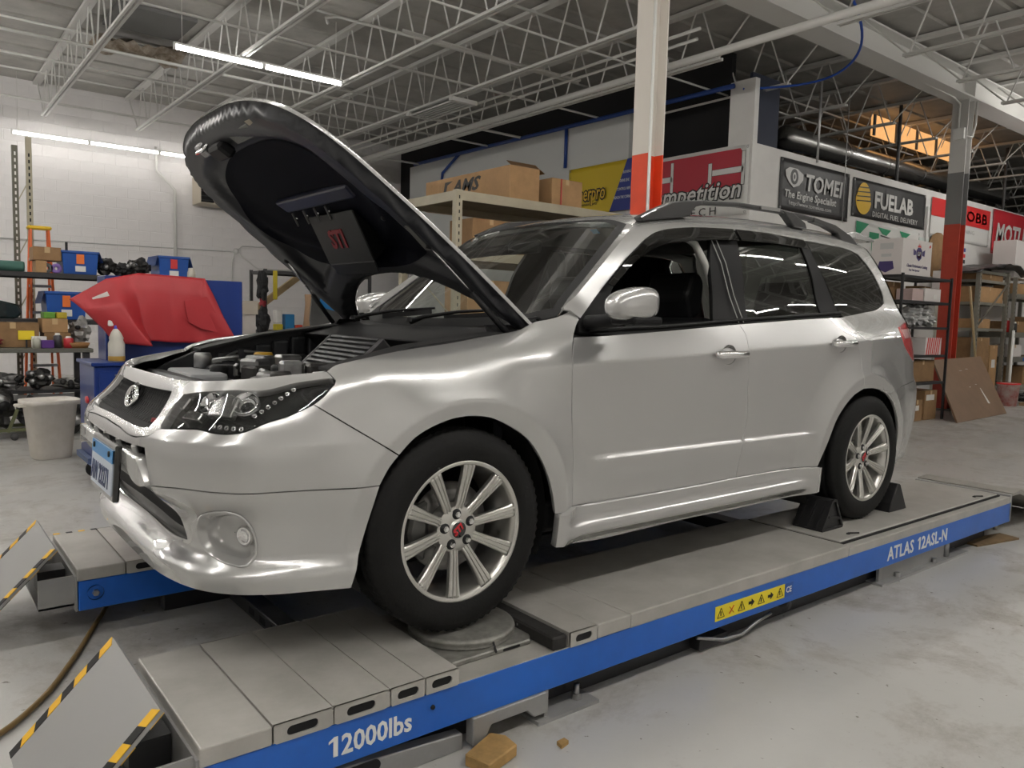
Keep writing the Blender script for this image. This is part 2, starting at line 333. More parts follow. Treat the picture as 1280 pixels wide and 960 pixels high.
# ---- plan outline of the lower body (driver half) -------------------------------------------
_PL = np.array([(-.885, .12), (-.885, 0), (-.882, -.2), (-.868, -.4), (-.832, -.55), (-.765, -.67), (-.66, -.755), (-.5, -.81), (-.3, -.838),
  (0, -.856), (.35, -.862), (.8, -.863), (1.3, -.864), (1.8, -.864), (2.3, -.862), (2.7, -.852), (3.0, -.832), (3.25, -.80),
  (3.42, -.725), (3.525, -.53), (3.56, -.25), (3.565, 0), (3.565, .12)])
_cl = np.r_[0, np.cumsum(np.hypot(*np.diff(_PL, axis=0).T))]
_sp = cspline(_cl, _PL)
_tt = np.linspace(_cl[1], _cl[-2], 4000); _pp = _sp(_tt)
_ar = np.r_[0, np.cumsum(np.hypot(*np.diff(_pp, axis=0).T))]
_off = np.interp(.5, _pp[:, 0], _ar) - .5
_ar = _ar - _off                      # arc coordinate u equals x at mid car
U0, U1 = _ar[0], _ar[-1]              # front centre, rear centre
_tan = np.gradient(_pp, _ar, axis=0); _tan /= np.hypot(*_tan.T)[:, None]
_nor = np.c_[_tan[:, 1], -_tan[:, 0]]  # outward (towards -y on the side)
def plan(u):
    return (np.stack([np.interp(u, _ar, _pp[:, k]) for k in (0, 1)], -1), np.stack([np.interp(u, _ar, _nor[:, k]) for k in (0, 1)], -1))
def u_of_x(x): return np.interp(x, _pp[:, 0], _ar)
def u_of_y(y): 
    h = len(_pp)//2; return np.interp(-np.abs(y), _pp[:h, 1][::-1], _ar[:h][::-1])
# ---- inset table: rows are stations along the body, columns heights -----------------------------
_ZS = [.18, .225, .27, .325, .40, .515, .60, .65, .70, .74, .80, .84, .88, .92, .96, 1.0, 1.05, 1.12]
_ST = [
 (U0, [0.072, 0.066, 0.06, 0.135, 0.115, 0, 0, 0.0112, 0.0532, 0.0664, 0.0762, 0.1044, 0.1726, 0.2858, 0.419, 0.5522, 0.7312, 0.9018]),
 (u_of_x(-.85), [0.062, 0.05, 0.042, 0.098, 0.085, 0, 0, 0.0112, 0.0432, 0.0594, 0.0712, 0.0944, 0.1576, 0.2558, 0.369, 0.5022, 0.6812, 0.8518]),
 (u_of_x(-.66), [0.016, 0.004, -0.004, 0.036, 0.034, 0.004, 0, 0.0072, 0.0082, 0.0214, 0.0512, 0.0744, 0.1226, 0.1958, 0.279, 0.3822, 0.5312, 0.7018]),
 (u_of_x(-.42), [0, -0.012, -0.012, 0.014, 0.02, 0.004, 0, 0, 0, 0, 0.0067, 0.0267, 0.0666, 0.1315, 0.2215, 0.3214, 0.4588, 0.6312]),
 (u_of_x(-.12), [0.03, 0.0281, 0.0262, 0.0232, 0.018, 0.01, 0.006, 0.003, 0, 0.002, 0.012, 0.026, 0.058, 0.125, 0.24, 0.37, 0.52, 0.7]),
 (u_of_x(.15), [0.04, 0.0362, 0.0325, 0.028, 0.022, 0.012, 0.008, 0.005, 0.002, 0, 0.004, 0.012, 0.03, 0.068, 0.15, 0.28, 0.45, 0.64]),
 (u_of_x(.42), [0.045, 0.0394, 0.0337, 0.028, 0.022, 0.012, 0.008, 0.006, 0.003, 0.001, 0, 0.001, 0.006, 0.018, 0.038, 0.074, 0.12, 0.175]),
 (u_of_x(.7), [0.05, 0.0432, 0.0365, 0.0295, 0.022, 0.013, 0.009, 0.006, 0.003, 0.001, 0, 0, 0, 0, 0, 0, 0, 0]),
 (1.5, [0.05, 0.0432, 0.0365, 0.0295, 0.022, 0.013, 0.01, 0.007, 0.004, 0.002, 0, 0, 0, 0, 0, 0, 0, 0]),
 (2.3, [0.05, 0.044, 0.038, 0.0315, 0.024, 0.014, 0.01, 0.008, 0.005, 0.003, 0, 0, 0, 0, 0, 0, 0, 0]),
 (u_of_x(2.85), [0.06, 0.0525, 0.045, 0.0365, 0.026, 0.012, 0.008, 0.006, 0.006, 0.008, 0.01, 0.011, 0.012, 0.013, 0.015, 0.02, 0.036, 0.066]),
 (u_of_x(3.2), [0.055, 0.0475, 0.04, 0.03, 0.015, 0.003, 0, 0, 0.004, 0.012, 0.016, 0.018, 0.022, 0.028, 0.036, 0.048, 0.066, 0.1]),
 (u_of_x(3.45), [0.06, 0.0525, 0.045, 0.0337, 0.015, 0.002, 0, 0, 0.008, 0.03, 0.04, 0.044, 0.05, 0.057, 0.066, 0.078, 0.1, 0.13]),
 (U1, [0.1, 0.0887, 0.0775, 0.0612, 0.035, 0.004, 0, 0, 0.02, 0.075, 0.09, 0.1, 0.11, 0.12, 0.135, 0.15, 0.18, 0.22]),
]
_fz = [pchip(_ZS, r) for _, r in _ST]
_su = np.array([s for s, _ in _ST])
ARCH = [(.03, .335, .375), (2.578, .305, .425)]
def inset(u, z):
    u, z = np.broadcast_arrays(np.asarray(u, float), np.asarray(z, float))
    D = np.stack([f(z) for f in _fz], 0)                    # stations x shape
    sh = u.shape; D = D.reshape(len(_su), -1); uu = u.ravel()
    i = np.clip(np.searchsorted(_su, uu) - 1, 0, len(_su)-2); k = np.arange(uu.size)
    h = _su[i+1]-_su[i]; t = np.clip((uu-_su[i])/h, 0, 1)
    def slope(j):
        a = np.clip(j-1, 0, len(_su)-1); b = np.clip(j+1, 0, len(_su)-1)
        m = (D[b, k]-D[a, k])/(_su[b]-_su[a]); 
        return np.where((j == 0) | (j == len(_su)-1), 0, m)
    r = D[i, k]*(1+2*t)*(1-t)**2 + slope(i)*h*t*(1-t)**2 + D[i+1, k]*t*t*(3-2*t) + slope(i+1)*h*t*t*(t-1)
    return r.reshape(sh)
def flare(x, z):
    o = 0
    for (ax, az, ar), amp, wid in zip(ARCH, (.030, .034), (.135, .165)):
        r = np.hypot(x-ax, (z-az)*1.0); t = np.clip((r-ar-.052)/wid, 0, 1)
        lip = np.clip((ar+.052-r)/.052, 0, 1)
        f = amp*((1-t)**1.6) - .004*lip
        f = f*(1-sstep(.74, .96, z))
        o = o+f
    # pressed ledge along the lower doors
    zl = .512-.006*(x-.6)
    w = sstep(.55, .68, x)*(1-sstep(1.98, 2.12, x))
    o = o + .014*w*(1-sstep(zl-.004, zl+.016, z))*sstep(zl-.16, zl-.02, z)
    # crisp shoulder crease along the doors
    zc = .866+.043*(x-.5); w = sstep(.18, .62, x)*(1-sstep(2.7, 3.25, x)); q = (z-zc)/.002
    o = o - .455*w*.002*np.where(q > 30, q, np.log1p(np.exp(np.minimum(q, 30))))
    wf = 1-sstep(-.55, -.25, x); qf = (z-.648)/.003
    o = o - .42*wf*.003*np.where(qf > 30, qf, np.log1p(np.exp(np.minimum(qf, 30))))
    return o
def Msurf(u, z, off=0.0):
    """lower body: arc coordinate u, height z -> xyz (driver half for u>=U0, mirrored beyond the front centre)"""
    u = np.asarray(u, float); z = np.asarray(z, float); u, z = np.broadcast_arrays(u, z)
    mir = u < U0; uu = np.where(mir, 2*U0-u, u)
    P, N = plan(uu); d = inset(uu, z)
    x = P[..., 0]; d = d - flare(x, z) - off
    X = P[..., 0]-d*N[..., 0]; Y = P[..., 1]-d*N[..., 1]
    Y = np.where(mir, -Y, np.minimum(Y, 0.0))
    return np.stack([X, Y, z], -1)
# ---- greenhouse and roof ------------------------------------------------------------------------
_zr = pchip([.2, .5, .95, 1.15, 1.5, 2.0, 2.5, 2.9, 3.15, 3.4], [1.40, 1.42, 1.458, 1.514, 1.558, 1.588, 1.590, 1.574, 1.552, 1.50])
_kw = pchip([.2, .5, .9, 1.5, 2.3, 2.8, 3.1, 3.4], [.98, .985, 1.0, 1.0, .992, .972, .945, .90])
_CS = np.array([(.768, 1.10), (.715, 1.25), (.665, 1.37), (.630, 1.428), (.585, 1.462), (.50, 1.484), (.34, 1.503), (.17, 1.512), (0, 1.515)])
NS = 12
def _sections():
    xs = np.linspace(.2, 3.45, 131); out = []
    for x in xs:
        k = _kw(np.array(x)); zr = _zr(np.array(x))
        u = u_of_x(x)
        low = [Msurf(np.array(u), np.array(zz)) for zz in (.90, .95, 1.0)]
        pts = [(-l[1], l[2]) for l in low]
        for (yy, zz) in _CS:
            pts.append((yy*k, 1.0+(zz-1.0)*(zr-1.0)/.515))
        pts = np.array(pts); pts[3, 0] = min(pts[3, 0], pts[2, 0]-.03)
        cl = np.r_[0, np.cumsum(np.hypot(*np.diff(pts, axis=0).T))]
        f = cspline(cl, pts)
        s = np.linspace(0, cl[-1], 161); q = f(s)
        out.append(q)
    return xs, np.array(out)
_gx, _gs = _sections()
def Nsurf(x, s, off=0.0):
    """greenhouse: x station, s in 0..1 from below the belt to the roof centre (1..2 mirrored)"""
    x = np.asarray(x, float); s = np.asarray(s, float); x, s = np.broadcast_arrays(x, s)
    mir = s > 1; ss = np.where(mir, 2-s, s)
    def ev(x, ss):
        fi = np.clip((x-_gx[0])/(_gx[1]-_gx[0]), 0, len(_gx)-1.001); i = fi.astype(int); a = (fi-i)[..., None]
        fj = np.clip(ss, 0, 1)*160; j = np.clip(fj.astype(int), 0, 159); b = (fj-j)[..., None]
        g = _gs
        return ((g[i, j]*(1-b)+g[i, j+1]*b)*(1-a) + (g[i+1, j]*(1-b)+g[i+1, j+1]*b)*a)
    q = ev(x, ss)
    P = np.stack([x, -q[..., 0], q[..., 1]], -1)
    if np.any(off):
        e = .012
        a = ev(x, np.clip(ss+e, 0, 1)); b = ev(x, np.clip(ss-e, 0, 1)); t = a-b; L = np.hypot(t[..., 0], t[..., 1])
        ny = -(t[..., 1]/L); nz = -(t[..., 0]/L)       # outward in (y,z)
        P = P + np.stack([0*x, ny*off, nz*off], -1)
    P[..., 1] = np.where(mir, -P[..., 1], P[..., 1])
    return P
# ---- raised bonnet: a forward from the hinge line, b across ------------------------------------
HX, HZ, HTH = .47, 1.03, np.radians(40.2)
def hood_raw(a, b, d=0.0):
    a, b = np.broadcast_arrays(np.asarray(a, float), np.asarray(b, float)); t = a/1.15
    dx = -a*(1-.012*t*t); dz = -.045*t-.045*np.clip(t, 0, 2)**2.6 - .056*(b/.72)**2 - .012*np.abs(b/.72)**8 - d
    c, s = np.cos(HTH), np.sin(HTH)
    return np.stack([HX+dx*c+dz*s, b, HZ-dx*s+dz*c], -1)
HOOD = [[(.30, 0), (.285, -.23), (.21, -.44), (.08, -.61), (-.04, -.69), (-.085, -.715)], [(-.085, -.715), (-.07, -.729), (.06, -.728)], [(.06, -.728), (.42, -.706), (.74, -.668), (.94, -.640), (1.05, -.592), (1.138, -.50), (1.19, -.37), (1.218, -.19), (1.223, 0)]]
# outlines of the body panels in surface coordinates
O = {
 'headlight': [[(-1.0238, 0.6752), (-1.0472, 0.6982), (-1.0614, 0.7241), (-1.032, 0.7697)], [(-1.032, 0.7697), (-0.9331, 0.7824), (-0.773, 0.7939), (-0.604, 0.8002), (-0.5449, 0.814), (-0.4762, 0.8263), (-0.4142, 0.8348)], [(-0.4142, 0.8348), (-0.4112, 0.8288), (-0.4303, 0.8051), (-0.4519, 0.7824), (-0.4814, 0.7608)], [(-0.4814, 0.7608), (-0.5222, 0.7424), (-0.5679, 0.7265), (-0.6114, 0.7156), (-0.654, 0.6994), (-0.6835, 0.6878), (-0.7354, 0.6807), (-0.7854, 0.6824), (-0.8339, 0.6879), (-0.8998, 0.6852), (-1.0238, 0.6752)]],
 'bumper_upper': [[(-1.5017, 0.6544), (-1.3271, 0.6504), (-1.0936, 0.6462), (-1.0318, 0.6629), (-1.0238, 0.6752)], [(-1.0238, 0.6752), (-0.8998, 0.6852), (-0.8339, 0.6879), (-0.7854, 0.6824), (-0.7354, 0.6807), (-0.6835, 0.6878), (-0.654, 0.6994), (-0.6114, 0.7156), (-0.5679, 0.7265), (-0.5222, 0.7424), (-0.4814, 0.7608)], [(-0.4814, 0.7608), (-0.3715, 0.691), (-0.2385, 0.6049)], [(-0.2385, 0.6049), (-0.2685, 0.5693), (-0.2977, 0.5182)], [(-0.2977, 0.5182), (-0.4446, 0.5166), (-0.5712, 0.5175), (-0.693, 0.515), (-0.7626, 0.5179), (-0.8575, 0.5214), (-1.0069, 0.5129)], [(-1.0069, 0.5129), (-1.0238, 0.5624), (-1.0433, 0.6188)], [(-1.0433, 0.6188), (-1.1433, 0.617), (-1.5017, 0.612)]],
 'fascia': [[(-1.5017, 0.6544), (-1.3271, 0.6504), (-1.0936, 0.6462), (-1.0318, 0.6629), (-1.0238, 0.6752)], [(-1.0238, 0.6752), (-1.0472, 0.6982), (-1.0614, 0.7241), (-1.032, 0.7697)], [(-1.032, 0.7697), (-0.9331, 0.7824), (-0.773, 0.7939), (-0.604, 0.8002), (-0.5449, 0.814), (-0.4762, 0.8263), (-0.4142, 0.8348)], [(-0.4142, 0.8348), (-0.4288, 0.8539)], [(-0.4288, 0.8539), (-0.6029, 0.8372), (-0.7444, 0.8271), (-0.9513, 0.8158), (-1.1108, 0.809), (-1.3373, 0.8104), (-1.5017, 0.8104)]],
 'grille': [[(-1.5017, 0.7653), (-1.4454, 0.7653), (-1.1354, 0.771)], [(-1.1354, 0.771), (-1.1162, 0.7123), (-1.0925, 0.6723)], [(-1.0925, 0.6723), (-1.1547, 0.6686), (-1.2668, 0.6691), (-1.5017, 0.6721)]],
 'fog': [[(-0.7376, 0.4593), (-0.6982, 0.4475), (-0.6668, 0.4103), (-0.6527, 0.3631), (-0.6576, 0.3232), (-0.68, 0.3054), (-0.7252, 0.3056), (-0.7817, 0.3141), (-0.8518, 0.3363), (-0.8816, 0.3782), (-0.8479, 0.427), (-0.7916, 0.453), (-0.7376, 0.4593)]],
 'fender': [[(-0.4142, 0.8348), (-0.4288, 0.8539)], [(-0.4288, 0.8539), (-0.4092, 0.8677), (-0.351, 0.8846), (-0.2686, 0.9013), (-0.1675, 0.9158), (0.0236, 0.9386), (0.1584, 0.959), (0.252, 0.9738), (0.3219, 0.9871), (0.3584, 1.0006), (0.3817, 1.0109), (0.4032, 1.018)], [(0.4032, 1.018), (0.469, 1.0302), (0.5089, 1.0414), (0.5538, 1.0602)], [(0.5538, 1.0602), (0.5833, 1.033)], [(0.5833, 1.033), (0.5471, 0.9988), (0.5137, 0.9613), (0.4681, 0.8719), (0.4645, 0.7667), (0.4765, 0.6245), (0.4825, 0.4849), (0.4886, 0.3507)], [(0.4886, 0.3507), (0.4387, 0.3338), (0.4033, 0.3355)], [(0.4033, 0.3355), (0.379, 0.4193), (0.3484, 0.4893), (0.3103, 0.5498), (0.2524, 0.6159), (0.1802, 0.6621), (0.0791, 0.7031), (0.0163, 0.7106), (-0.0439, 0.7076), (-0.1158, 0.6892), (-0.1836, 0.6561), (-0.2385, 0.6049)], [(-0.2385, 0.6049), (-0.3715, 0.691), (-0.4814, 0.7608)], [(-0.4814, 0.7608), (-0.4519, 0.7824), (-0.4303, 0.8051), (-0.4112, 0.8288), (-0.4142, 0.8348)]],
 'front_door': [[(0.5145, 0.9627), (0.6702, 0.9708), (1.0385, 0.9947), (1.5007, 1.026)], [(1.5007, 1.026), (1.5231, 0.9811), (1.5126, 0.9224), (1.5167, 0.7508), (1.5275, 0.576), (1.4972, 0.4857), (1.4992, 0.3457)], [(1.4992, 0.3457), (1.2741, 0.3422), (0.7428, 0.3426), (0.5467, 0.3459), (0.4886, 0.3507)], [(0.4886, 0.3507), (0.4825, 0.4849), (0.4765, 0.6245), (0.4645, 0.7667), (0.4681, 0.8719), (0.5145, 0.9627)]],
 'rear_door': [[(1.5007, 1.026), (1.7844, 1.0434), (2.0547, 1.0598), (2.4024, 1.0746)], [(2.4024, 1.0746), (2.4778, 1.0144), (2.4532, 0.9462), (2.4895, 0.888), (2.4822, 0.7964), (2.4935, 0.7096)], [(2.4935, 0.7096), (2.3995, 0.6803), (2.322, 0.6307), (2.2591, 0.5734), (2.1795, 0.4293), (2.1224, 0.3376)], [(2.1224, 0.3376), (1.9527, 0.3416), (1.4992, 0.3457)], [(1.4992, 0.3457), (1.4972, 0.4857), (1.5275, 0.576), (1.5167, 0.7508), (1.5126, 0.9224), (1.5231, 0.9811), (1.5007, 1.026)]],
 'skirt': [[(0.4033, 0.3355), (0.4387, 0.3338), (0.4886, 0.3507), (0.5467, 0.3459), (0.7428, 0.3426), (1.2741, 0.3422), (1.4992, 0.3457), (1.9527, 0.3416), (2.1224, 0.3376)], [(2.1224, 0.3376), (2.1385, 0.2093)], [(2.1385, 0.2093), (2.0589, 0.2013), (1.7254, 0.1952), (1.4088, 0.1958), (1.2029, 0.1978), (0.8588, 0.1926), (0.6104, 0.1921), (0.3992, 0.2158)], [(0.3992, 0.2158), (0.4033, 0.3355)]],
 'bumper_lower': [[(-1.5017, 0.325), (-1.25, 0.327), (-1.08, 0.332), (-0.965, 0.34)], [(-0.965, 0.34), (-0.99, 0.42), (-1.0069, 0.5129)], [(-1.0069, 0.5129), (-0.8575, 0.5214), (-0.7626, 0.5179), (-0.693, 0.515), (-0.5712, 0.5175), (-0.4446, 0.5166), (-0.2977, 0.5182)], [(-0.2977, 0.5182), (-0.3271, 0.412), (-0.364, 0.3017), (-0.3909, 0.2243)], [(-0.3909, 0.2243), (-0.49, 0.2225), (-0.6, 0.222), (-0.8, 0.223), (-1, 0.223), (-1.14, 0.2225), (-1.5017, 0.222)]],
 'quarter': [[(2.4935, 0.7096), (2.4822, 0.7964), (2.4895, 0.888), (2.4532, 0.9462), (2.4778, 1.0144), (2.4024, 1.0746)], [(2.4024, 1.0746), (2.46, 1.005)], [(2.46, 1.005), (3.03, 1.005)], [(3.03, 1.005), (3.0492, 1.0321)], [(3.0492, 1.0321), (3.0711, 0.9506), (3.184, 0.8673), (3.2835, 0.8321)], [(3.2835, 0.8321), (3.5, 0.8), (3.62, 0.78)], [(3.62, 0.78), (3.62, 0.735)], [(3.62, 0.735), (3.212, 0.7185), (2.9835, 0.6947), (2.7781, 0.6677)], [(2.7781, 0.6677), (2.6773, 0.6959), (2.6003, 0.7075), (2.4935, 0.7096)]],
 'rear_bumper': [[(2.7781, 0.6677), (2.9835, 0.6947), (3.212, 0.7185), (3.62, 0.735), (3.9, 0.745), (4.1984, 0.75)], [(4.1984, 0.75), (4.1984, 0.26)], [(4.1984, 0.26), (3.6, 0.262), (3.3, 0.262), (3.2023, 0.2592), (3.0027, 0.2514)], [(3.0027, 0.2514), (3.0005, 0.3317), (2.9824, 0.4357), (2.9433, 0.5163), (2.8659, 0.6106), (2.7781, 0.6677)]],
 'taillight': [[(3.0492, 1.0321), (3.0711, 0.9506), (3.184, 0.8673), (3.2835, 0.8321)], [(3.2835, 0.8321), (3.36, 0.826), (3.46, 0.83)], [(3.46, 0.83), (3.44, 0.92), (3.37, 1.05)], [(3.37, 1.05), (3.2, 1.06), (3.0492, 1.0321)]],
 'gl': [[(0.5386, 0.1616), (0.514, 0.1665), (0.5852, 0.2154), (0.7112, 0.2987), (0.8519, 0.391), (1.0037, 0.4838), (1.0397, 0.5033)]],
 'ol': [[(0.5776, 0.1336), (0.6675, 0.2013), (0.7814, 0.2784), (0.953, 0.3834), (1.065, 0.4358), (1.1601, 0.4559), (1.2793, 0.4685), (1.5403, 0.4774), (1.8061, 0.4781), (2.1062, 0.4737), (2.2584, 0.4713)]],
 'quarter_glass': [[(2.2779, 0.4728), (2.4865, 0.4704), (2.7066, 0.4671), (2.8127, 0.4541)], [(2.8127, 0.4541), (2.8861, 0.4082), (2.9703, 0.3221), (3.0081, 0.2642), (2.9969, 0.2333)], [(2.9969, 0.2333), (2.8988, 0.2048), (2.6808, 0.1784), (2.4313, 0.1539)], [(2.4313, 0.1539), (2.393, 0.2454), (2.3077, 0.3909), (2.2779, 0.4728)]],
 'dp': [[(2.8631, 0.5425), (2.9202, 0.5146), (2.9803, 0.4485), (3.0414, 0.3822), (3.1325, 0.2585), (3.1951, 0.1834), (3.2265, 0.1503)]],
 'front_window': [[(0.6933, 0.0812), (0.728, 0.1673), (0.7673, 0.232), (0.8602, 0.2949), (0.9865, 0.3732), (1.0788, 0.4188)], [(1.0788, 0.4188), (1.1498, 0.4353), (1.2673, 0.4465), (1.4884, 0.4537)], [(1.4884, 0.4537), (1.4244, 0.3334), (1.3936, 0.2153), (1.3367, 0.1128)], [(1.3367, 0.1128), (1.045, 0.0983), (0.6933, 0.0812)]],
 'rear_window': [[(1.6647, 0.455), (1.917, 0.4524), (2.2172, 0.447)], [(2.2172, 0.447), (2.2462, 0.3045), (2.2409, 0.1606)], [(2.2409, 0.1606), (1.8721, 0.1382), (1.5863, 0.1253)], [(1.5863, 0.1253), (1.6362, 0.2797), (1.6647, 0.455)]],
 'visor_low': [[(0.7319, 0.2169), (0.806, 0.2674), (0.9211, 0.3324), (1.0756, 0.3847), (1.2055, 0.3995), (1.4101, 0.4158), (1.6257, 0.4249), (1.9013, 0.4284), (2.2335, 0.4275)]],
 'beltN': [[(0.563, 0.0901), (0.674, 0.0772), (1.0419, 0.0925), (1.5083, 0.1167), (2.0834, 0.1441), (2.428, 0.1653)]],
}
# ------------------------------------------------------------------ curved body panels
def crom(P, step, scale=(1, 1)):
    """resample a polyline as a Catmull-Rom curve"""
    P = np.array(P, float)
    if len(P) == 2:
        L = np.hypot(*(P[1]-P[0])); n = max(2, int(L/step)+1); t = np.linspace(0, 1, n)[:, None]; return P[0]*(1-t)+P[1]*t
    Q = np.vstack([2*P[0]-P[1], P, 2*P[-1]-P[-2]]); out = []
    for i in range(len(P)-1):
        p0, p1, p2, p3 = Q[i:i+4]; L = np.hypot(*(p2-p1)); n = max(1, int(math.ceil(L/step)))
        t = np.linspace(0, 1, n, endpoint=False)[:, None]
        # centripetal-ish: limit tangents on uneven spacing
        d0, d1, d2 = np.hypot(*(p1-p0))+1e-9, L+1e-9, np.hypot(*(p3-p2))+1e-9
        m1 = ((p1-p0)/d0*d1+(p2-p1)*d0/d1)/(d0+d1)*d1 if False else ((p2-p1)/d1*d0+(p1-p0)/d0*d1)/(d0+d1)*d1
        m2 = ((p3-p2)/d2*d1+(p2-p1)/d1*d2)/(d1+d2)*d1
        out.append(p1*(1+2*t)*(1-t)**2+m1*t*(1-t)**2+p2*t*t*(3-2*t)+m2*t*t*(t-1))
    out.append(P[-1:]); return np.vstack(out)
def loop(segs, step):
    pts = []
    for s in segs:
        q = crom(s, step); pts.append(q[:-1])
    L = np.vstack(pts)
    keep = [0]
    for i in range(1, len(L)):
        if np.hypot(*(L[i]-L[keep[-1]])) > step*.25: keep.append(i)
    if np.hypot(*(L[keep[-1]]-L[0])) < step*.25: keep.pop()
    return L[keep]
def area(L): return .5*np.sum(L[:, 0]*np.roll(L[:, 1], -1)-np.roll(L[:, 0], -1)*L[:, 1])
def inside(L, P):
    x, y = P[:, 0], P[:, 1]; r = np.zeros(len(P), bool)
    for (x0, y0), (x1, y1) in zip(L, np.roll(L, -1, axis=0)):
        c = (y0 > y) != (y1 > y)
        if y1 != y0: r ^= c & (x < (x1-x0)*(y-y0)/(y1-y0)+x0)
    return r
def segdist(L, P):
    A = L; B = np.roll(L, -1, axis=0); d = np.full(len(P), 1e9)
    for a, b in zip(A, B):
        ab = b-a; t = np.clip(((P-a)@ab)/max(ab@ab, 1e-12), 0, 1); q = a+t[:, None]*ab
        d = np.minimum(d, np.hypot(*(P-q).T))
    return d
def shrink(L, g):
    if not g: return L
    s = 1 if area(L) > 0 else -1
    t = np.roll(L, -1, axis=0)-np.roll(L, 1, axis=0); n = np.hypot(*t.T)[:, None]+1e-12; t = t/n
    return L+g*s*np.c_[-t[:, 1], t[:, 0]]
def normals(fun, A, outward, e=.003):
    du = fun(A[:, 0]+e, A[:, 1])-fun(A[:, 0]-e, A[:, 1]); dv = fun(A[:, 0], A[:, 1]+e)-fun(A[:, 0], A[:, 1]-e)
    n = np.cross(du, dv); n /= np.linalg.norm(n, axis=1)[:, None]+1e-12
    P = fun(A[:, 0], A[:, 1]); c = outward(P); n *= np.where((n*c).sum(1) < 0, -1, 1)[:, None]; return n
def out_side(P):
    c = np.zeros_like(P); c[:, 0] = (P[:, 0]-1.3)*.35; c[:, 1] = P[:, 1]; c[:, 2] = .05; return c
def out_roof(P):
    c = P-np.array([1.5, 0, .6]); c[:, 0] *= .2; return c
def panel(name, segs, fun, m, parent, holes=(), gap=.002, flange=.014, step=.02, outward=out_side, mirror=False, both=True, extra=None, raw=None, rim=True, names=None):
    """build one sheet of bodywork from its outline in surface coordinates"""
    L = loop(segs, step) if raw is None else np.array(raw); L = shrink(L, gap)
    H = [shrink(loop(h, step*.8), -gap) for h in holes]
    mn, mx = L.min(0), L.max(0); g0 = np.arange(mn[0]+step*.5, mx[0], step); g1 = np.arange(mn[1]+step*.5, mx[1], step)
    G = np.array([(a+(step*.5 if j % 2 else 0), b) for j, b in enumerate(g1) for a in g0])
    if extra is not None: G = np.vstack([G, extra]) if len(G) else np.array(extra)
    if len(G):
        k = inside(L, G)
        for h in H: k &= ~inside(h, G)
        G = G[k]
    if len(G):
        k = segdist(L, G) > step*.45
        for h in H: k &= segdist(h, G) > step*.45
        G = G[k]
    loops = [L]+H; pts = np.vstack(loops+([G] if len(G) else [])); edges = []; n = 0
    for l in loops: edges += [(n+i, n+(i+1) % len(l)) for i in range(len(l))]; n += len(l)
    r = delaunay_2d_cdt([Vector(p) for p in pts], edges, [], 0, 1e-7)
    V2 = np.array([tuple(v) for v in r[0]]); F = np.array([f for f in r[2] if len(f) == 3])
    cen = V2[F].mean(1); k = inside(L, cen)
    for h in H: k &= ~inside(h, cen)
    F = F[k]
    P = fun(V2[:, 0], V2[:, 1]); N = normals(fun, V2, outward)
    fn = np.cross(P[F[:, 1]]-P[F[:, 0]], P[F[:, 2]]-P[F[:, 0]]); fl = (fn*N[F].mean(1)).sum(1) < 0
    F[fl] = F[fl][:, ::-1]
    V = list(map(tuple, P)); NN = list(map(tuple, N)); FF = [tuple(f) for f in F]
    if flange:
        for l in loops:
            p0 = fun(l[:, 0], l[:, 1]); nn = normals(fun, l, outward); p1 = p0-nn*flange
            t = np.roll(p0, -1, axis=0)-np.roll(p0, 1, axis=0); sd = np.cross(t, nn); sd /= np.linalg.norm(sd, axis=1)[:, None]+1e-12
            c = len(V); q = len(l)
            mid = l.mean(0); ctr = fun(mid[0], mid[1])
            if ((p0-ctr)*sd).sum() < 0: sd = -sd
            if l is not L: sd = -sd
            V += list(map(tuple, p0))+list(map(tuple, p1)); NN += list(map(tuple, (sd+nn*.6)))+list(map(tuple, sd))
            for i in range(q):
                j = (i+1) % q; f = (c+i, c+j, c+q+j, c+q+i)
                fa = np.cross(np.subtract(V[f[1]], V[f[0]]), np.subtract(V[f[2]], V[f[0]]))
                FF.append(f if fa@sd[i] > 0 else f[::-1])
    res = []
    for s in ((1, -1) if both else ((-1,) if mirror else (1,))):
        VV = [(x, s*y, z) for x, y, z in V]; F2 = FF if s > 0 else [f[::-1] for f in FF]
        me = bpy.data.meshes.new(name); me.from_pydata(VV, [], F2); me.polygons.foreach_set('use_smooth', [True]*len(F2))
        me.normals_split_custom_set_from_vertices([(x, s*y, z) for x, y, z in NN]); me.update()
        res.append(link(name, me, m, parent))
    return res if len(res) > 1 else res[0]
def mirU(segs):
    """extend a half outline (starting and ending on the centre line) to the far half"""
    L = [list(map(tuple, s)) for s in segs]
    R = [[(2*U0-u, z) for u, z in s[::-1]] for s in L[::-1]]
    return L+R
def mirS(segs):
    R = [[(x, 2-s) for x, s in q[::-1]] for q in segs[::-1]]
    return [list(q) for q in segs]+R
def Msurf2(u, z, off=0.0):
    u = np.asarray(u, float); z = np.asarray(z, float); u, z = np.broadcast_arrays(u, z); mir = u > U1
    P = Msurf(np.where(mir, 2*U1-u, u), z, off); P = P.copy(); P[..., 1] = np.where(mir, -P[..., 1], P[..., 1]); return P
def mirR(segs):
    return [list(map(tuple, s)) for s in segs]+[[(2*U1-u, z) for u, z in s[::-1]] for s in segs[::-1]]
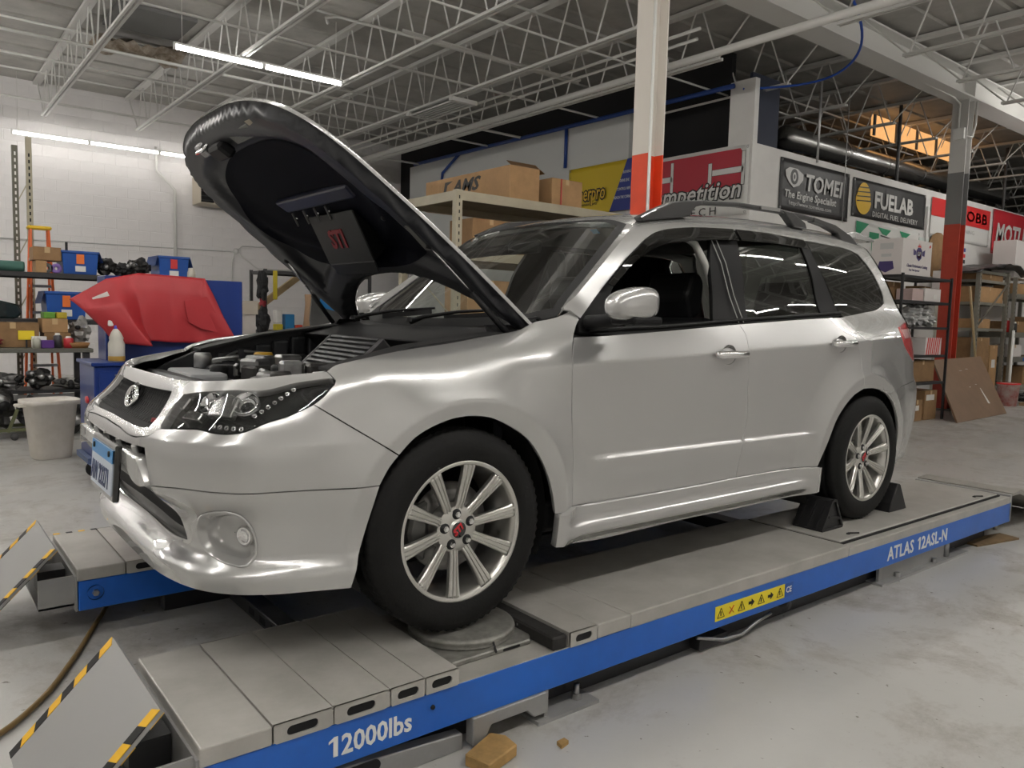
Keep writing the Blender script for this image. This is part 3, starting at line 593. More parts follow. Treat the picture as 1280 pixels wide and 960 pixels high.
# ------------------------------------------------------------------ the car
car = empty('car', (0, 0, LIFT), label='silver wagon with its bonnet raised, parked on the blue lift', cat='car')
TINT = glass('tinted_glass', (.30, .32, .30)); TINT2 = glass('privacy_glass', (.20, .21, .20)); CLEAR = glass('windscreen_glass', (.80, .84, .81)); LENS = glass('lamp_glass', (.93, .94, .95)); SMOKE = glass('smoked_visor', (.035, .035, .035))
REDL = mat('tail_lamp_red', (.55, .05, .055), .12, coat=1); PINK = mat('tail_lamp_clear', (.75, .45, .45), .1, coat=1)
SEATM = mat('black_leather', (.012, .012, .014), .45); TRIMD = mat('grey_trim', (.05, .05, .052), .6); HEADL = mat('headliner', (.16, .155, .15), .9); LGREY = mat('light_grey_plastic', (.36, .37, .38), .45)
IRON = mat('cast_iron', (.06, .058, .055), .5, .6, noise=.4, nscale=20); ALUM = mat('raw_aluminium', (.42, .42, .42), .38, .9, noise=.25, nscale=25)
def Mo(off): return lambda u, z: Msurf(u, z, off)
def No(off): return lambda x, s: Nsurf(x, s, off)
OUTZ = lambda P: P*0+np.array([0, 0, 1.0])
def front_out(P): c = np.zeros_like(P); c[:, 0] = P[:, 0]-.4; c[:, 1] = P[:, 1]*.9; c[:, 2] = .3; return c

DOORX = [(u, .512-.006*(u-.6)+d) for u in np.arange(.5, 2.2, .018) for d in (-.04, -.025, -.012, -.004, .004, .012, .020, .03)]+[(u, .866+.043*(u-.5)+d) for u in np.arange(.2, 3.1, .014) for d in (-.016, -.007, -.0025, .0025, .007, .016)]
ARX = [(float(u_of_x(ax+(ar+dr)*math.cos(t))), az+(ar+dr)*math.sin(t)) for ax, az, ar in ARCH for dr in (.03, .044, .052, .060, .075, .095) for t in np.arange(-.5, 3.7, .035)]
DOORX = DOORX+ARX
FCX = [(u, .648+d) for u in np.arange(U0-1.2, -.2, .016) for d in (-.012, -.005, -.0018, .0018, .005, .012)]; ARX = ARX+FCX
panel('upper_bumper', mirU(O['bumper_upper']), Msurf, SILVER, car, outward=front_out, both=False, extra=ARX+[(2*U0-u, z) for u, z in ARX])
panel('front_fascia', mirU(O['fascia']), Msurf, SILVER, car, holes=[mirU(O['grille'])], outward=front_out, both=False, flange=.03)
lb = panel('lower_bumper', mirU(O['bumper_lower']), Msurf, SILVER, car, holes=[O['fog'], [[(2*U0-u, z) for u, z in O['fog'][0]]]], outward=front_out, both=False, flange=.02, step=.016, extra=ARX+[(2*U0-u, z) for u, z in ARX])
panel('front_wing', O['fender'], Msurf, SILVER, car, extra=DOORX)
fd = panel('front_door', O['front_door'], Msurf, SILVER, car, extra=DOORX)
rd = panel('rear_door', O['rear_door'], Msurf, SILVER, car, extra=DOORX)
panel('rear_quarter', O['quarter'], Msurf, SILVER, car, gap=.001, extra=DOORX)
panel('rear_bumper', O['rear_bumper'], Msurf, SILVER, car, extra=ARX)
def skirt(u, z):
    o = .004+.026*(1-sstep(.262, .30, z)) - .035*np.clip((.235-z)/.03, 0, 1)
    w = sstep(.42, .52, u)*(1-sstep(1.95, 2.1, u))
    return Msurf(u, z, .012+(o-.012)*w+.012)
panel('side_skirt', O['skirt'], skirt, SILVER, car, flange=.03, step=.016)
# headlamps
for s_ in (1, -1):
    r_ = empty('headlight', parent_loc if False else (0, 0, 0)); r_.parent = car
    mir = s_ < 0
    panel('lens', O['headlight'], Mo(-.002), LENS, r_, both=False, mirror=mir, flange=0, outward=front_out)
    panel('housing', O['headlight'], Mo(-.05), mat('lamp_black', (.005, .005, .005), .4, spec=.15), r_, both=False, mirror=mir, flange=0, outward=front_out, gap=-.012)
    def fr(u, z, off):
        P = Msurf(np.array(u), np.array(z), off); e = .004
        t = Msurf(np.array(u+e), np.array(z), off)-P; w = Msurf(np.array(u), np.array(z+e), off)-P; n = np.cross(w, t)
        n = Vector(n).normalized()
        if n.x > 0: n = -n
        Mx = frame(P, (0, 0, 0) if False else n.cross(Vector((0, 0, 1))).normalized()*-1, (0, 0, 1))
        # local z points outwards along n
        ex = Vector((0, 0, 1)).cross(n).normalized(); ey = n.cross(ex)
        Mx = Matrix(((ex.x, ey.x, n.x, P[0]), (ex.y, ey.y, n.y, P[1]), (ex.z, ey.z, n.z, P[2]), (0, 0, 0, 1)))
        return (Matrix.Diagonal((1, s_, 1, 1)) @ Mx)
    for (u, z, r) in ((-.863, .745, .036), (-.696, .748, .040)):
        T = fr(u, z, -.04)
        MB().lathe([(r, -.01), (r, .022), (r*.86, .024), (r*.74, .006), (r*.70, .006)], 28, T).build('chrome_ring', CHROME, r_)
        MB().lathe([(0, .020), (r*.35, .018), (r*.6, .010), (r*.72, .0)], 24, T).build('projector_lens', glass('bulb_glass', (.7, .72, .75)), r_)
    T = fr(-.775, .735, -.045); MB().prism([(-.045, -.035), (.04, -.035), (.04, .03), (-.005, .045), (-.045, .015)], 0, .028, T).build('reflector', mat('reflector_silver', (.62, .62, .6), .22, .9), r_, bevel=.005, seg=2)
    T = fr(-.925, .706, -.04); MB().prism([(-.045, -.014), (.045, -.014), (.042, .012), (-.03, .014)], 0, .02, T).build('side_reflector', mat('reflector_silver', (.62, .62, .6), .22, .9), r_, bevel=.003)
    T = fr(-1.015, .733, -.035); MB().prism([(-.015, -.02), (.01, -.02), (.016, .022), (-.004, .026)], 0, .02, T).build('corner_bulb', CHROME, r_, bevel=.004)
    for k in range(7):
        T = fr(-.66+.022*k, .722+.012*k, -.035); MB().lathe([(.006, 0), (.0075, .008), (.005, .009), (.003, .003)], 10, T).build('led_ring', CHROME, r_)
    for k in range(5):
        T = fr(-.80+.025*k, .692-.001*k, -.03); MB().lathe([(.007, 0), (.008, .008), (.004, .010), (.003, .003)], 10, T).build('led_ring', CHROME, r_)
# grille, badge, lower openings
MESHG = mat('grille_mesh', (.004, .004, .004), .8)
gbk = panel('grille', mirU(O['grille']), Mo(-.028), MESHG, car, both=False, flange=0, gap=-.01, outward=front_out)
mb = MB()
for i in range(-34, 35):
    for sg in (1, -1):
        pts = []
        for k in range(9):
            z = .675+.092*k/8; y = i*.0235+sg*(.092*k/8-.046)*.62
            if abs(y) < .405-.25*max(0, z-.70)*0:
                u = u_of_y(y) if y <= 0 else 2*U0-u_of_y(y)
                pts.append(Msurf(np.array(u), np.array(z), -.018))
        if len(pts) > 1: mb.tube(pts, .0011, 4)
o = mb.build('grille_mesh', mat('mesh_wire', (.012, .012, .013), .55), car); o['kind'] = 'stuff'
def bd(y, z, off):
    u = float(u_of_y(y)) if y <= 0 else 2*U0-float(u_of_y(y)); return Vector(Msurf(np.array(u), np.array(z), off))
P0 = bd(0, .722, -.012); nrm = Vector((-.94, 0, .34)); Tb = Matrix.Translation(P0) @ nrm.to_track_quat('Z', 'Y').to_matrix().to_4x4()
emb = MB().lathe([(.0, .0), (.05, .0), (.052, .006)], 32, Tb).build('badge_plate', GLOSSB, car)
Te = Tb @ Matrix.Diagonal((1.25, .85, 1, 1))
MB().lathe([(.036, .004), (.038, .014), (.044, .016), (.047, .012), (.048, .004)], 40, Te).build('badge_ring', CHROME, car)
for (dx, dy, r) in ((-.018, .006, .011), (.006, .012, .006), (.020, .004, .006), (.002, -.004, .006), (.016, -.012, .006), (-.010, -.014, .006)):
    m_ = MB(); pts = []
    for k in range(8): a = math.pi*k/4; rr = r if k % 2 == 0 else r*.3; pts.append((dx*1.3+rr*math.cos(a)*1.2, dy+rr*math.sin(a)))
    m_.prism(pts, .006, .013, Tb).build('badge_star', CHROME, car)
text('grille_lettering', 'STI', mat('dull_red', (.24, .012, .02), .5), car, .018, frame(bd(-.37, .683, -.006), (.25, -1, 0), (.35, 0, 1)), .002, shear=.2, bold=.001)
CU = float(U0)
lg = [[(CU, .62), (-1.045, .622)], [(-1.045, .622), (-1.045, .585)], [(-1.045, .585), (CU, .578)]]
panel('upper_slot', mirU(lg), Mo(-.05), DARK, car, both=False, flange=0, outward=front_out)
for y in (-.36, -.2, -.04, .12, .28): MB().bar(bd(y, .59, -.02), bd(y-.012, .622, -.006), .018, .03).build('slot_divider', SILVER, car, bevel=.003)
hb = [[(CU, .592), (-1.1, .588), (-1.066, .583)], [(-1.066, .583), (-1.035, .55), (-1.008, .513)], [(-1.008, .513), (-1.05, .507), (-1.1, .52), (-1.14, .55)], [(-1.14, .55), (-1.2, .555), (CU, .558)]]
panel('intake_bar', mirU(hb), Mo(.014), SILVER, car, both=False, flange=.04, outward=front_out, gap=0)
lo = [[(CU, .57), (-1.0, .57)], [(-1.0, .57), (-.94, .42), (-.93, .31)], [(-.93, .31), (CU, .30)]]
panel('lower_grille', mirU(lo), lambda u, z: Msurf(u, z, -.03-.05*sstep(.50, .36, z)*0), mat('lower_intake_grey', (.22, .22, .215), .35, .5), car, both=False, flange=0, outward=front_out)
panel('lower_intake', mirU([[(CU, .43), (-1.05, .44)], [(-1.05, .44), (-1.02, .36)], [(-1.02, .36), (CU, .35)]]), Mo(-.02), DARK, car, both=False, flange=0, outward=front_out)
# number plate
pl = empty('number_plate'); pl.parent = car; pl.location = (-.90, -.155, .52); pl.rotation_euler = (0, math.radians(4), 0)
MB().box(-.012, .008, -.168, .168, -.088, .088).build('plate_frame', GLOSSB, pl, bevel=.006, seg=2)
box('plate', mat('plate_white', (.62, .68, .78), .35), -.0155, -.011, -.150, .150, -.070, .070, pl, .001)
box('plate_band', mat('plate_blue', (.06, .28, .62), .35), -.0165, -.012, -.150, .150, .030, .070, pl)
text('plate_lettering', 'AW 22271', mat('plate_ink', (.02, .035, .12), .4), pl, .088, frame((-.0165, .142, -.055), (0, -1, 0), (0, 0, 1)), .001, sx=.66, bold=.001)
for y in (-.11, .11): MB().lathe([(0, .004), (.009, .004), (.010, 0)], 12, Matrix.Translation((-.0165, y, .055)) @ Vector((-1, 0, 0)).to_track_quat('Z', 'Y').to_matrix().to_4x4()).build('plate_bolt', BLACK, pl)
# fog lamp bowls
for s_ in (1, -1):
    fg = np.array(O['fog'][0][:-1]); L = loop(O['fog'], .02); cu, cz = L.mean(0); V = []; F = []; n = len(L)
    prof = [(1.04, .003), (1.0, .007), (.97, .006), (.86, -.010), (.835, -.013), (.82, -.018), (.76, -.044), (.6, -.051), (.02, -.054)]
    for (k, d) in prof:
        for (u, z) in L: V.append(Msurf(np.array(cu+(u-cu)*k+(.012 if k < .9 else 0)), np.array(cz+(z-cz)*k), d))
    for j in range(len(prof)-1):
        for i in range(n): F.append((j*n+i, j*n+(i+1) % n, (j+1)*n+(i+1) % n, (j+1)*n+i))
    V = [(x, s_*y, z) for x, y, z in V]
    fo = fromraw('fog_lamp', V, F if s_ > 0 else [f[::-1] for f in F], SILVER, car, True); 
    P = Msurf(np.array(cu+.062), np.array(cz-.004), -.046); nn = Vector((-.9, -.45*s_, 0)); T = Matrix.Translation((P[0], s_*P[1], P[2])) @ nn.to_track_quat('Z', 'Y').to_matrix().to_4x4()
    MB().lathe([(.026, 0), (.028, .012), (.023, .015), (.020, .006), (0, .010)], 24, T).build('fog_bulb', CHROME, fo)
    MB().lathe([(.030, -.004), (.032, .008), (.029, .011)], 24, T).build('fog_ring', mat('reflector_silver', (.62, .62, .6), .22, .9), fo)
# roof, pillars, glazing
gl = O['gl'][0]; ol = O['ol'][0]; dp = O['dp'][0]; qg = O['quarter_glass']
hdr = [(.985, 1.0), (.988, .80), (1.0, .62), (gl[-1][0], gl[-1][1])]
def s_at(x, z):
    s = np.linspace(0, .4, 400); q = Nsurf(np.full(400, x), s); return float(np.interp(z, q[:, 2], s))
sbot = [(3.24, s_at(3.24, .995)), (2.9, s_at(2.9, .995)), (2.7, s_at(2.7, .995)), (2.455, s_at(2.455, .995))]
roofh = [hdr, gl[::-1][:-1]+[gl[1]] if False else gl[::-1], [gl[0], ol[0]], ol, [ol[-1], qg[0][0]], qg[0], qg[1], qg[2], [qg[2][-1], sbot[-1]], sbot[::-1], [sbot[0], dp[-1]], dp[::-1], [dp[0], (2.93, .62), (2.98, .8), (3.0, 1.0)]]
panel('roof_and_pillars', mirS(roofh), Nsurf, SILVER, car, both=False, outward=out_roof, gap=.0005, step=.022, flange=.02)
WS = lambda y, z: np.stack([.35+1.36*(np.asarray(z)-1)+.21*np.asarray(y)**2-.06*(np.asarray(z)-1.0)*(1.47-np.asarray(z))*0, np.asarray(y)+0*np.asarray(z), np.asarray(z)+0*np.asarray(y)], -1)
def out_ws(P): return P*0+np.array([-1, 0, 1.0])
wsh = [[(0, .985), (-.35, .992), (-.60, 1.012), (-.715, 1.04)], [(-.715, 1.04), (-.70, 1.07), (-.655, 1.2), (-.612, 1.328), (-.578, 1.425)], [(-.578, 1.425), (-.5, 1.447), (-.25, 1.462), (0, 1.466)]]
ws = wsh+[[(-y, z) for y, z in q[::-1]] for q in wsh[::-1]]
panel('windscreen', ws, WS, CLEAR, car, both=False, flange=0, outward=out_ws, gap=0, step=.05)
wi = [[(y*.945, 1.0+(z-1.0)*.955+.024) for y, z in q] for q in ws]
panel('windscreen_border', ws, lambda y, z: WS(y, z)+np.array([-.001, 0, .0015]), mat('frame_black', (.006, .006, .0065), .55, spec=.18), car, holes=[wi], both=False, flange=0, outward=out_ws, gap=-.006, step=.03)
for s_ in (1, -1):
    A = Nsurf(*np.array(crom(gl[1:], .03)).T); k = np.linspace(0, 1, len(A)); q = crom([(-.725, 1.035), (-.70, 1.07), (-.655, 1.2), (-.612, 1.328), (-.575, 1.437)], .02); kk = np.linspace(0, 1, len(q)); q = np.c_[np.interp(k, kk, q[:, 0]), np.interp(k, kk, q[:, 1])]; B = WS(q[:, 0], q[:, 1])
    V = np.vstack([A, B]); V[:, 1] *= s_; n = len(A)
    fromraw('pillar_edge', V, [(i, i+1, n+i+1, n+i) for i in range(n-1)], SILVER, car, True)
def wframe(off): return No(off)
dfr = [ol, [ol[-1], qg[0][0]], qg[3][::-1], [qg[3][0], O['beltN'][0][-1]], O['beltN'][0][::-1], [O['beltN'][0][0], ol[0]]]
panel('window_frame', dfr, No(-.006), mat('frame_black', (.006, .006, .0065), .55, spec=.18), car, holes=[O['front_window'], O['rear_window']], gap=-.004, outward=out_roof, flange=.02)
panel('rear_door_glass', O['rear_window'], No(-.012), TINT, car, gap=-.006, flange=0, outward=out_roof, step=.05)
panel('quarter_glass', qg, No(-.004), TINT2, car, gap=.001, flange=.012, outward=out_roof, step=.05)
vl = np.array(O['visor_low'][0]); olr = crom(ol, .02)
for x0, x1 in ((.72, 1.66), (1.665, 2.25)):
    T = [tuple(q) for q in olr if x0 <= q[0] <= x1]; B = [tuple(q) for q in crom(vl, .02) if (x0+.03 if x0 < 1 else x0) <= q[0] <= x1]
    panel('window_visor', [T, [T[-1], B[-1]], B[::-1], [B[0], T[0]]], lambda x, s: Nsurf(x, s, .006+.02*np.clip((.47-s)/.06, 0, 1)), SMOKE, car, gap=.001, flange=.004, outward=out_roof, step=.02)
MB().tube([Nsurf(x, s, .002) for x, s in crom([(.60, .088), (1.05, .101), (1.5, .124), (2.08, .152), (2.42, .172)], .1)], .007, 6).build('belt_seal', BLACK, car)
# B pillar trim and grey inner pillar
MB().tube([Nsurf(x, s, -.03) for x, s in [(1.33, .455), (1.385, .42), (1.42, .34), (1.44, .22), (1.45, .10)]], .017, 6).build('inner_pillar', mat('pillar_grey', (.42, .42, .40), .6), car)
for xx in (1.50, 1.535): MB().tube([Nsurf(x, s, .0005) for x, s in [(xx-.035, .445), (xx-.01, .34), (xx, .22), (xx+.005, .115)]], .0022, 5).build('pillar_line', mat('line_grey', (.35, .35, .34), .4), car)
# door handles
for (ua, ub, z, dr) in ((1.265, 1.47, .895, fd), (2.18, 2.385, .94, rd)):
    for k, s_ in enumerate((1, -1)):
        sy = lambda v: Vector((v[0], v[1]*s_, v[2]))
        pts = [Msurf(np.array(u), np.array(z+.012*(u-ua)), o_) for u, o_ in ((ua, .006), (ua+.02, .026), (ua+.1, .032), (ub-.02, .028), (ub, .006))]
        h = MB().tube([sy(v) for v in crom3(pts) ] if False else [sy(v) for v in pts], [.014, .017, .017, .017, .013], 10).build('door_handle', CHROME, dr[k], bevel=0)
        c = Msurf(np.array((ua+ub)/2-.005), np.array(z), .0015); T = Matrix.Translation(sy(c)) @ Matrix.Rotation(math.radians(90*s_), 4, 'X')
        MB().lathe([(0, -.02), (.03, -.014), (.05, -.003), (.053, .001)], 28, T @ Matrix.Diagonal((1, .8, 1, 1))).build('handle_cup', mat('cup_silver', (.22, .22, .215), .25, .6, coat=1), dr[k])
# mirrors
for s_ in (1, -1):
    mr = empty('door_mirror'); mr.parent = car
    V = []; F = []; nu, nv = 28, 16
    for j in range(nv+1):
        ph = -math.pi/2+math.pi*j/nv
        for i in range(nu):
            th = 2*math.pi*i/nu
            sg = lambda v, p: math.copysign(abs(v)**p, v)
            X = .115*sg(math.cos(th), .75)*sg(math.cos(ph), .6); Y = .075*sg(math.sin(th), .8)*sg(math.cos(ph), .6); Z = .062*sg(math.sin(ph), .72)
            if X > .03: X = .03+(X-.03)*.86
            Z *= 1-.22*max(0, -X/.115); Z += .010*(X/.1) 
            V.append((.662+X+Y*.05, s_*(-.955+Y), 1.086+Z))
    for j in range(nv):
        for i in range(nu): F.append((j*nu+i, j*nu+(i+1) % nu, (j+1)*nu+(i+1) % nu, (j+1)*nu+i))
    fromraw('mirror_cap', V, F if s_ > 0 else [f[::-1] for f in F], SILVER, mr, True)
    MB().tube([(.60, s_*-.79, 1.015), (.61, s_*-.85, 1.022), (.64, s_*-.93, 1.035), (.67, s_*-1.0, 1.038)], [.030, .026, .024, .02], 10).build('mirror_arm', mat('sail_black', (.012, .012, .013), .6, spec=.2), mr)
    MB().box(.60, .755, -1.02, -.9, 1.012, 1.045, Matrix.Diagonal((1, s_, 1, 1))).build('mirror_base', mat('sail_black', (.012, .012, .013), .6, spec=.2), mr, bevel=.012, seg=2)
    MB().box(.735, .742, -.995, -.915, 1.05, 1.12, Matrix.Diagonal((1, s_, 1, 1))).build('mirror_glass', CHROME, mr)
# roof rails
RAILM = mat('rail_dark', (.02, .02, .021), .35, coat=.5); RAILS = mat('rail_silver', (.33, .33, .32), .35, .6)
for s_ in (1, -1):
    rr = empty('roof_rail'); rr.parent = car
    path = [(1.08, 1.478), (1.16, 1.508), (1.27, 1.542), (1.48, 1.572), (1.75, 1.592), (2.1, 1.598), (2.4, 1.588), (2.62, 1.565), (2.76, 1.533), (2.84, 1.505)]
    yy = lambda x: -.585+.02*abs((x-1.9)/.8)**2*.3
    mb = MB()
    for (x0, z0), (x1, z1) in zip(path[2:-3], path[3:-2]): mb.bar((x0-.004, s_*yy(x0), z0), (x1+.004, s_*yy(x1), z1), .034, .022)
    mb.build('rail_bar', RAILM, rr, bevel=.006, seg=2)
    for nm, pts in (('front_foot', [(1.06, 1.466), (1.16, 1.510), (1.27, 1.553), (1.36, 1.568), (1.47, 1.580), (1.47, 1.558), (1.43, 1.548), (1.40, 1.520), (1.39, 1.50), (1.08, 1.45)]),
                    ('middle_foot', [(2.10, 1.605), (2.20, 1.603), (2.32, 1.56), (2.34, 1.53), (2.22, 1.53), (2.16, 1.57)]),
                    ('rear_foot', [(2.40, 1.598), (2.62, 1.577), (2.78, 1.535), (2.90, 1.475), (2.70, 1.49), (2.64, 1.535), (2.52, 1.560), (2.40, 1.572)])):
        T = Matrix(((1, 0, 0, 0), (0, 0, s_, s_*(-.585)), (0, 1, 0, 0), (0, 0, 0, 1)))
        MB().prism(pts, -.02, .022, T).build(nm, RAILM, rr, bevel=.006, seg=2)
    MB().bar((1.92, s_*-.605, 1.596), (2.08, s_*-.605, 1.600), .006, .016).build('rail_insert', RAILS, rr)
# tail lamps and tailgate
tlp = panel('tail_light', O['taillight'], Mo(.004), REDL, car, flange=.02)
panel('tail_light_lens', [[(3.07, 1.02), (3.30, 1.03)], [(3.30, 1.03), (3.30, .98)], [(3.30, .98), (3.09, .965)], [(3.09, .965), (3.07, 1.02)]], Mo(.007), PINK, car, flange=.004)
V = []; 
for k in range(9):
    t = k/8; s = .55*(1-t)+.09*t; d = np.interp(1-s, [1-q[1] for q in dp], [q[0] for q in dp])
    a = Nsurf(np.array(d), np.array(s))
    for j in range(9): w = j/4-1; V.append((a[0]+.10*(1-w*w)+.02, a[1]*-w*1.0, a[2]+.02*(1-w*w)*(1-t)))
fromraw('tailgate_upper', V, [(k*9+j, k*9+j+1, (k+1)*9+j+1, (k+1)*9+j) for k in range(8) for j in range(8)], TINT2, car, True)
panel('tailgate', mirR([[(U1, 1.0), (3.47, 1.0)], [(3.47, 1.0), (3.63, .80), (3.63, .755)], [(3.63, .755), (U1, .755)]]), Msurf2, SILVER, car, both=False)
MB().prism([(2.94, 1.575), (3.16, 1.548), (3.17, 1.53), (2.94, 1.53)], -.55, .55, Matrix(((1, 0, 0, 0), (0, 0, 1, 0), (0, 1, 0, 0), (0, 0, 0, 1)))).build('roof_spoiler', SILVER, car, bevel=.012, seg=2)
# ---- inner dark shell, wheel wells, floor
V = []; F = []; us = np.linspace(U0, U1, 130); zs = np.linspace(.26, 1.0, 26)
UU, ZZ = np.meshgrid(us, zs, indexing='ij'); fr_ = UU < .3
ZZ2 = np.where(UU < .25, .26+(ZZ-.26)*(.76-.26)/.74, ZZ); P = Msurf(UU, ZZ2, -.07)
for i in range(len(us)-1):
    for j in range(len(zs)-1):
        c = P[i, j]
        if any(np.hypot(c[0]-a, c[2]-b) < r+.03 for a, b, r in ARCH): continue
        F.append((i*len(zs)+j, (i+1)*len(zs)+j, (i+1)*len(zs)+j+1, i*len(zs)+j+1))
P = P.reshape(-1, 3)
for s_ in (1, -1): fromraw('inner_shell', P*np.array([1, s_, 1]), F, DARK, car)
for (a, b, r) in ARCH:
    for s_ in (1, -1):
        n = 26; V = []; F = []
        for k in range(n):
            an = math.radians(-25+230*k/(n-1)); rx = r+.012
            for y in (-.79, -.77, -.52): V.append((a+rx*math.cos(an), s_*y, b+rx*math.sin(an)))
        for k in range(n-1):
            for j in range(2): F.append((k*3+j, k*3+j+1, (k+1)*3+j+1, (k+1)*3+j))
        V.append((a, s_*-.52, b)); c = len(V)-1
        F += [(k*3+2, (k+1)*3+2, c) for k in range(n-1)]
        fromraw('arch_liner', V, F, mat('liner_black', (.008, .008, .008), .75), car, True)
box('underbody', DARK, -.55, 3.2, -.5, .5, .2, .34, car, .03)
box('floor_pan', DARK, .42, 2.2, -.78, .78, .24, .36, car, .02); box('boot_floor', DARK, 2.2, 3.4, -.5, .5, .36, .55, car)
# ---- cabin
panel('headliner', mirS([[(1.02, 1.0), (1.06, .50)], [(1.06, .50), (2.3, .475)], [(2.3, .475), (2.85, .55)], [(2.85, .56), (2.9, 1.0)]]), No(-.035), HEADL, car, both=False, outward=out_roof, flange=0, step=.08)
MB().prism([(.38, .88), (.50, .99), (.72, 1.005), (.92, .985), (1.0, .93), (.98, .70), (.85, .55), (.4, .5)], -.72, .72, Matrix(((1, 0, 0, 0), (0, 0, 1, 0), (0, 1, 0, 0), (0, 0, 0, 1)))).build('dashboard', mat('dash_grey', (.045, .047, .048), .7), car, bevel=.03, seg=3)
MB().lathe([(.165+.015*math.cos(a), .015*math.sin(a)) for a in [k*math.pi/4 for k in range(8)]], 32, Matrix.Translation((1.10, -.36, .90)) @ Matrix.Rotation(math.radians(-62), 4, 'Y'), closed=True).build('steering_wheel', SEATM, car)
MB().tube([(1.1, -.36, .90), (.95, -.36, .83)], .05, 10).build('steering_column', SEATM, car)
def seat(x, y, w=.25, hr=True):
    t = empty('seat', (x, y, 0)); t.parent = car
    V = []; F = []; prof = [(-.30, .48), (-.26, .42), (.10, .44), (.16, .50), (.22, .62), (.28, .80), (.34, 1.0), (.33, 1.06), (.26, 1.04), (.18, .85), (.10, .66), (.05, .58), (-.26, .58)]
    T = Matrix(((1, 0, 0, 0), (0, 0, 1, 0), (0, 1, 0, 0), (0, 0, 0, 1)))
    MB().prism(prof, -w, w, T).build('seat_shell', SEATM, t, bevel=.045, seg=3)
    for s_ in (-1, 1): MB().prism([(.10, .60), (.26, 1.0), (.20, 1.0), (.04, .66)], s_*w-.05, s_*w+.05, T).build('side_bolster', SEATM, t, bevel=.03, seg=2)
    if hr: MB().prism([(.30, 1.03), (.38, 1.06), (.40, 1.22), (.36, 1.27), (.30, 1.26), (.26, 1.15)], -w*.55, w*.55, T).build('head_rest', SEATM, t, bevel=.035, seg=3)
seat(1.25, -.37); seat(1.25, .37); seat(2.15, -.38); seat(2.15, .38); seat(2.15, 0, .14, False)
for s_ in (1, -1): MB().box(.55, 2.4, -.03, .03, .4, .97).build('door_trim', TRIMD, car, loc=(0, s_*-.755, 0), bevel=.02)
MB().prism([(-.11, -.03), (.11, -.03), (.12, .02), (.09, .035), (-.09, .035), (-.12, .02)], -.012, .012, Matrix.Translation((.93, 0, 1.36)) @ Matrix(((0, 0, 1, 0), (1, 0, 0, 0), (0, 1, 0, 0), (0, 0, 0, 1)))).build('rear_view_mirror', BLACK, car, bevel=.008, seg=2)
box('windscreen_sticker', mat('sticker_blue', (.05, .33, .6), .5), -.02, .02, -.0005, .0005, -.014, .014, car, loc=(.98, -.42, 1.41), rot=(math.radians(-54), 0, math.radians(90)))
# ---- wipers and cowl
MB().prism([(.10, .93), (.34, .985), (.50, 1.0), (.50, .90), (.2, .84)], -.70, .70, Matrix(((1, 0, 0, 0), (0, 0, 1, 0), (0, 1, 0, 0), (0, 0, 0, 1)))).build('cowl', BLACK, car, bevel=.012, seg=2)
for y0, y1 in ((-.02, -.55), (.50, -.02)):
    w = empty('wiper'); w.parent = car
    MB().tube([(.30, y0, 1.0), (.33, y0-.06, 1.022), (.36, y0*.5+y1*.5, 1.045), (.42, y1, 1.06)], [.014, .009, .007, .005], 8).build('wiper_arm', BLACK, w)
    MB().bar((.385, y0*.75+y1*.25, 1.02), (.40+.1*abs(y1), y1*1.06, 1.045), .008, .022).build('wiper_blade', BLACK, w)
    MB().lathe([(0, .02), (.016, .018), (.02, 0)], 14, Matrix.Translation((.30, y0, 1.0))).build('wiper_cap', BLACK, w)
# ---- bonnet
hd = empty('bonnet'); hd.parent = car
def hmir(segs): return [list(q) for q in segs]+[[(a, -b) for a, b in q[::-1]] for q in segs[::-1]]
HL = loop(hmir(HOOD), .02)
def out_h(P): return P*0+np.array([-math.sin(HTH)*0+.6, 0, .75])
panel('outer_skin', hmir(HOOD), hood_raw, SILVER, hd, both=False, outward=lambda P: P*0+np.array([.64, 0, .76]), flange=.012, gap=0, step=.03)
def hood_in(a, b):
    a, b = np.broadcast_arrays(np.asarray(a, float), np.asarray(b, float)); sh = a.shape
    Q = np.c_[a.ravel(), b.ravel()]; e = segdist(HL, Q).reshape(sh)
    d = .012+.040*sstep(.012, .04, e)-.036*sstep(.115, .17, e)
    el = np.hypot((a-.80)/.34, b/.50); d = d+.014*np.exp(-((el-1.0)/.10)**2)
    d = np.maximum(d, .011)
    return hood_raw(a, b, d)
panel('inner_frame', hmir(HOOD), hood_in, NAVY, hd, both=False, outward=lambda P: P*0-np.array([.64, 0, .76]), flange=0, gap=.004, step=.02)
CR = [[(1.05, 0), (1.03, -.24), (.95, -.42), (.78, -.52), (.58, -.535), (.44, -.47), (.385, -.25), (.375, 0)]]
panel('centre_shade', hmir(CR), lambda a, b: hood_in(a, b)-np.array([.64, 0, .76])*.004, mat('shade_navy', (.004, .0045, .009), .65, spec=.10), hd, both=False, outward=lambda P: P*0-np.array([.64, 0, .76]), flange=0, gap=0, step=.03)  # darker copy of the underside colour, painting shade into the bonnet's centre
def hf(a, b, d):
    P = hood_raw(np.array(a), np.array(b), d); A = Vector(hood_raw(np.array(a-.01), np.array(b), d)-P).normalized(); B = Vector((0, 1, 0)); n = A.cross(B); 
    return Matrix(((B.x, -A.x, 0, P[0]), (B.y, -A.y, 0, P[1]), (B.z, -A.z, 0, P[2]), (0, 0, 0, 1))), A, B
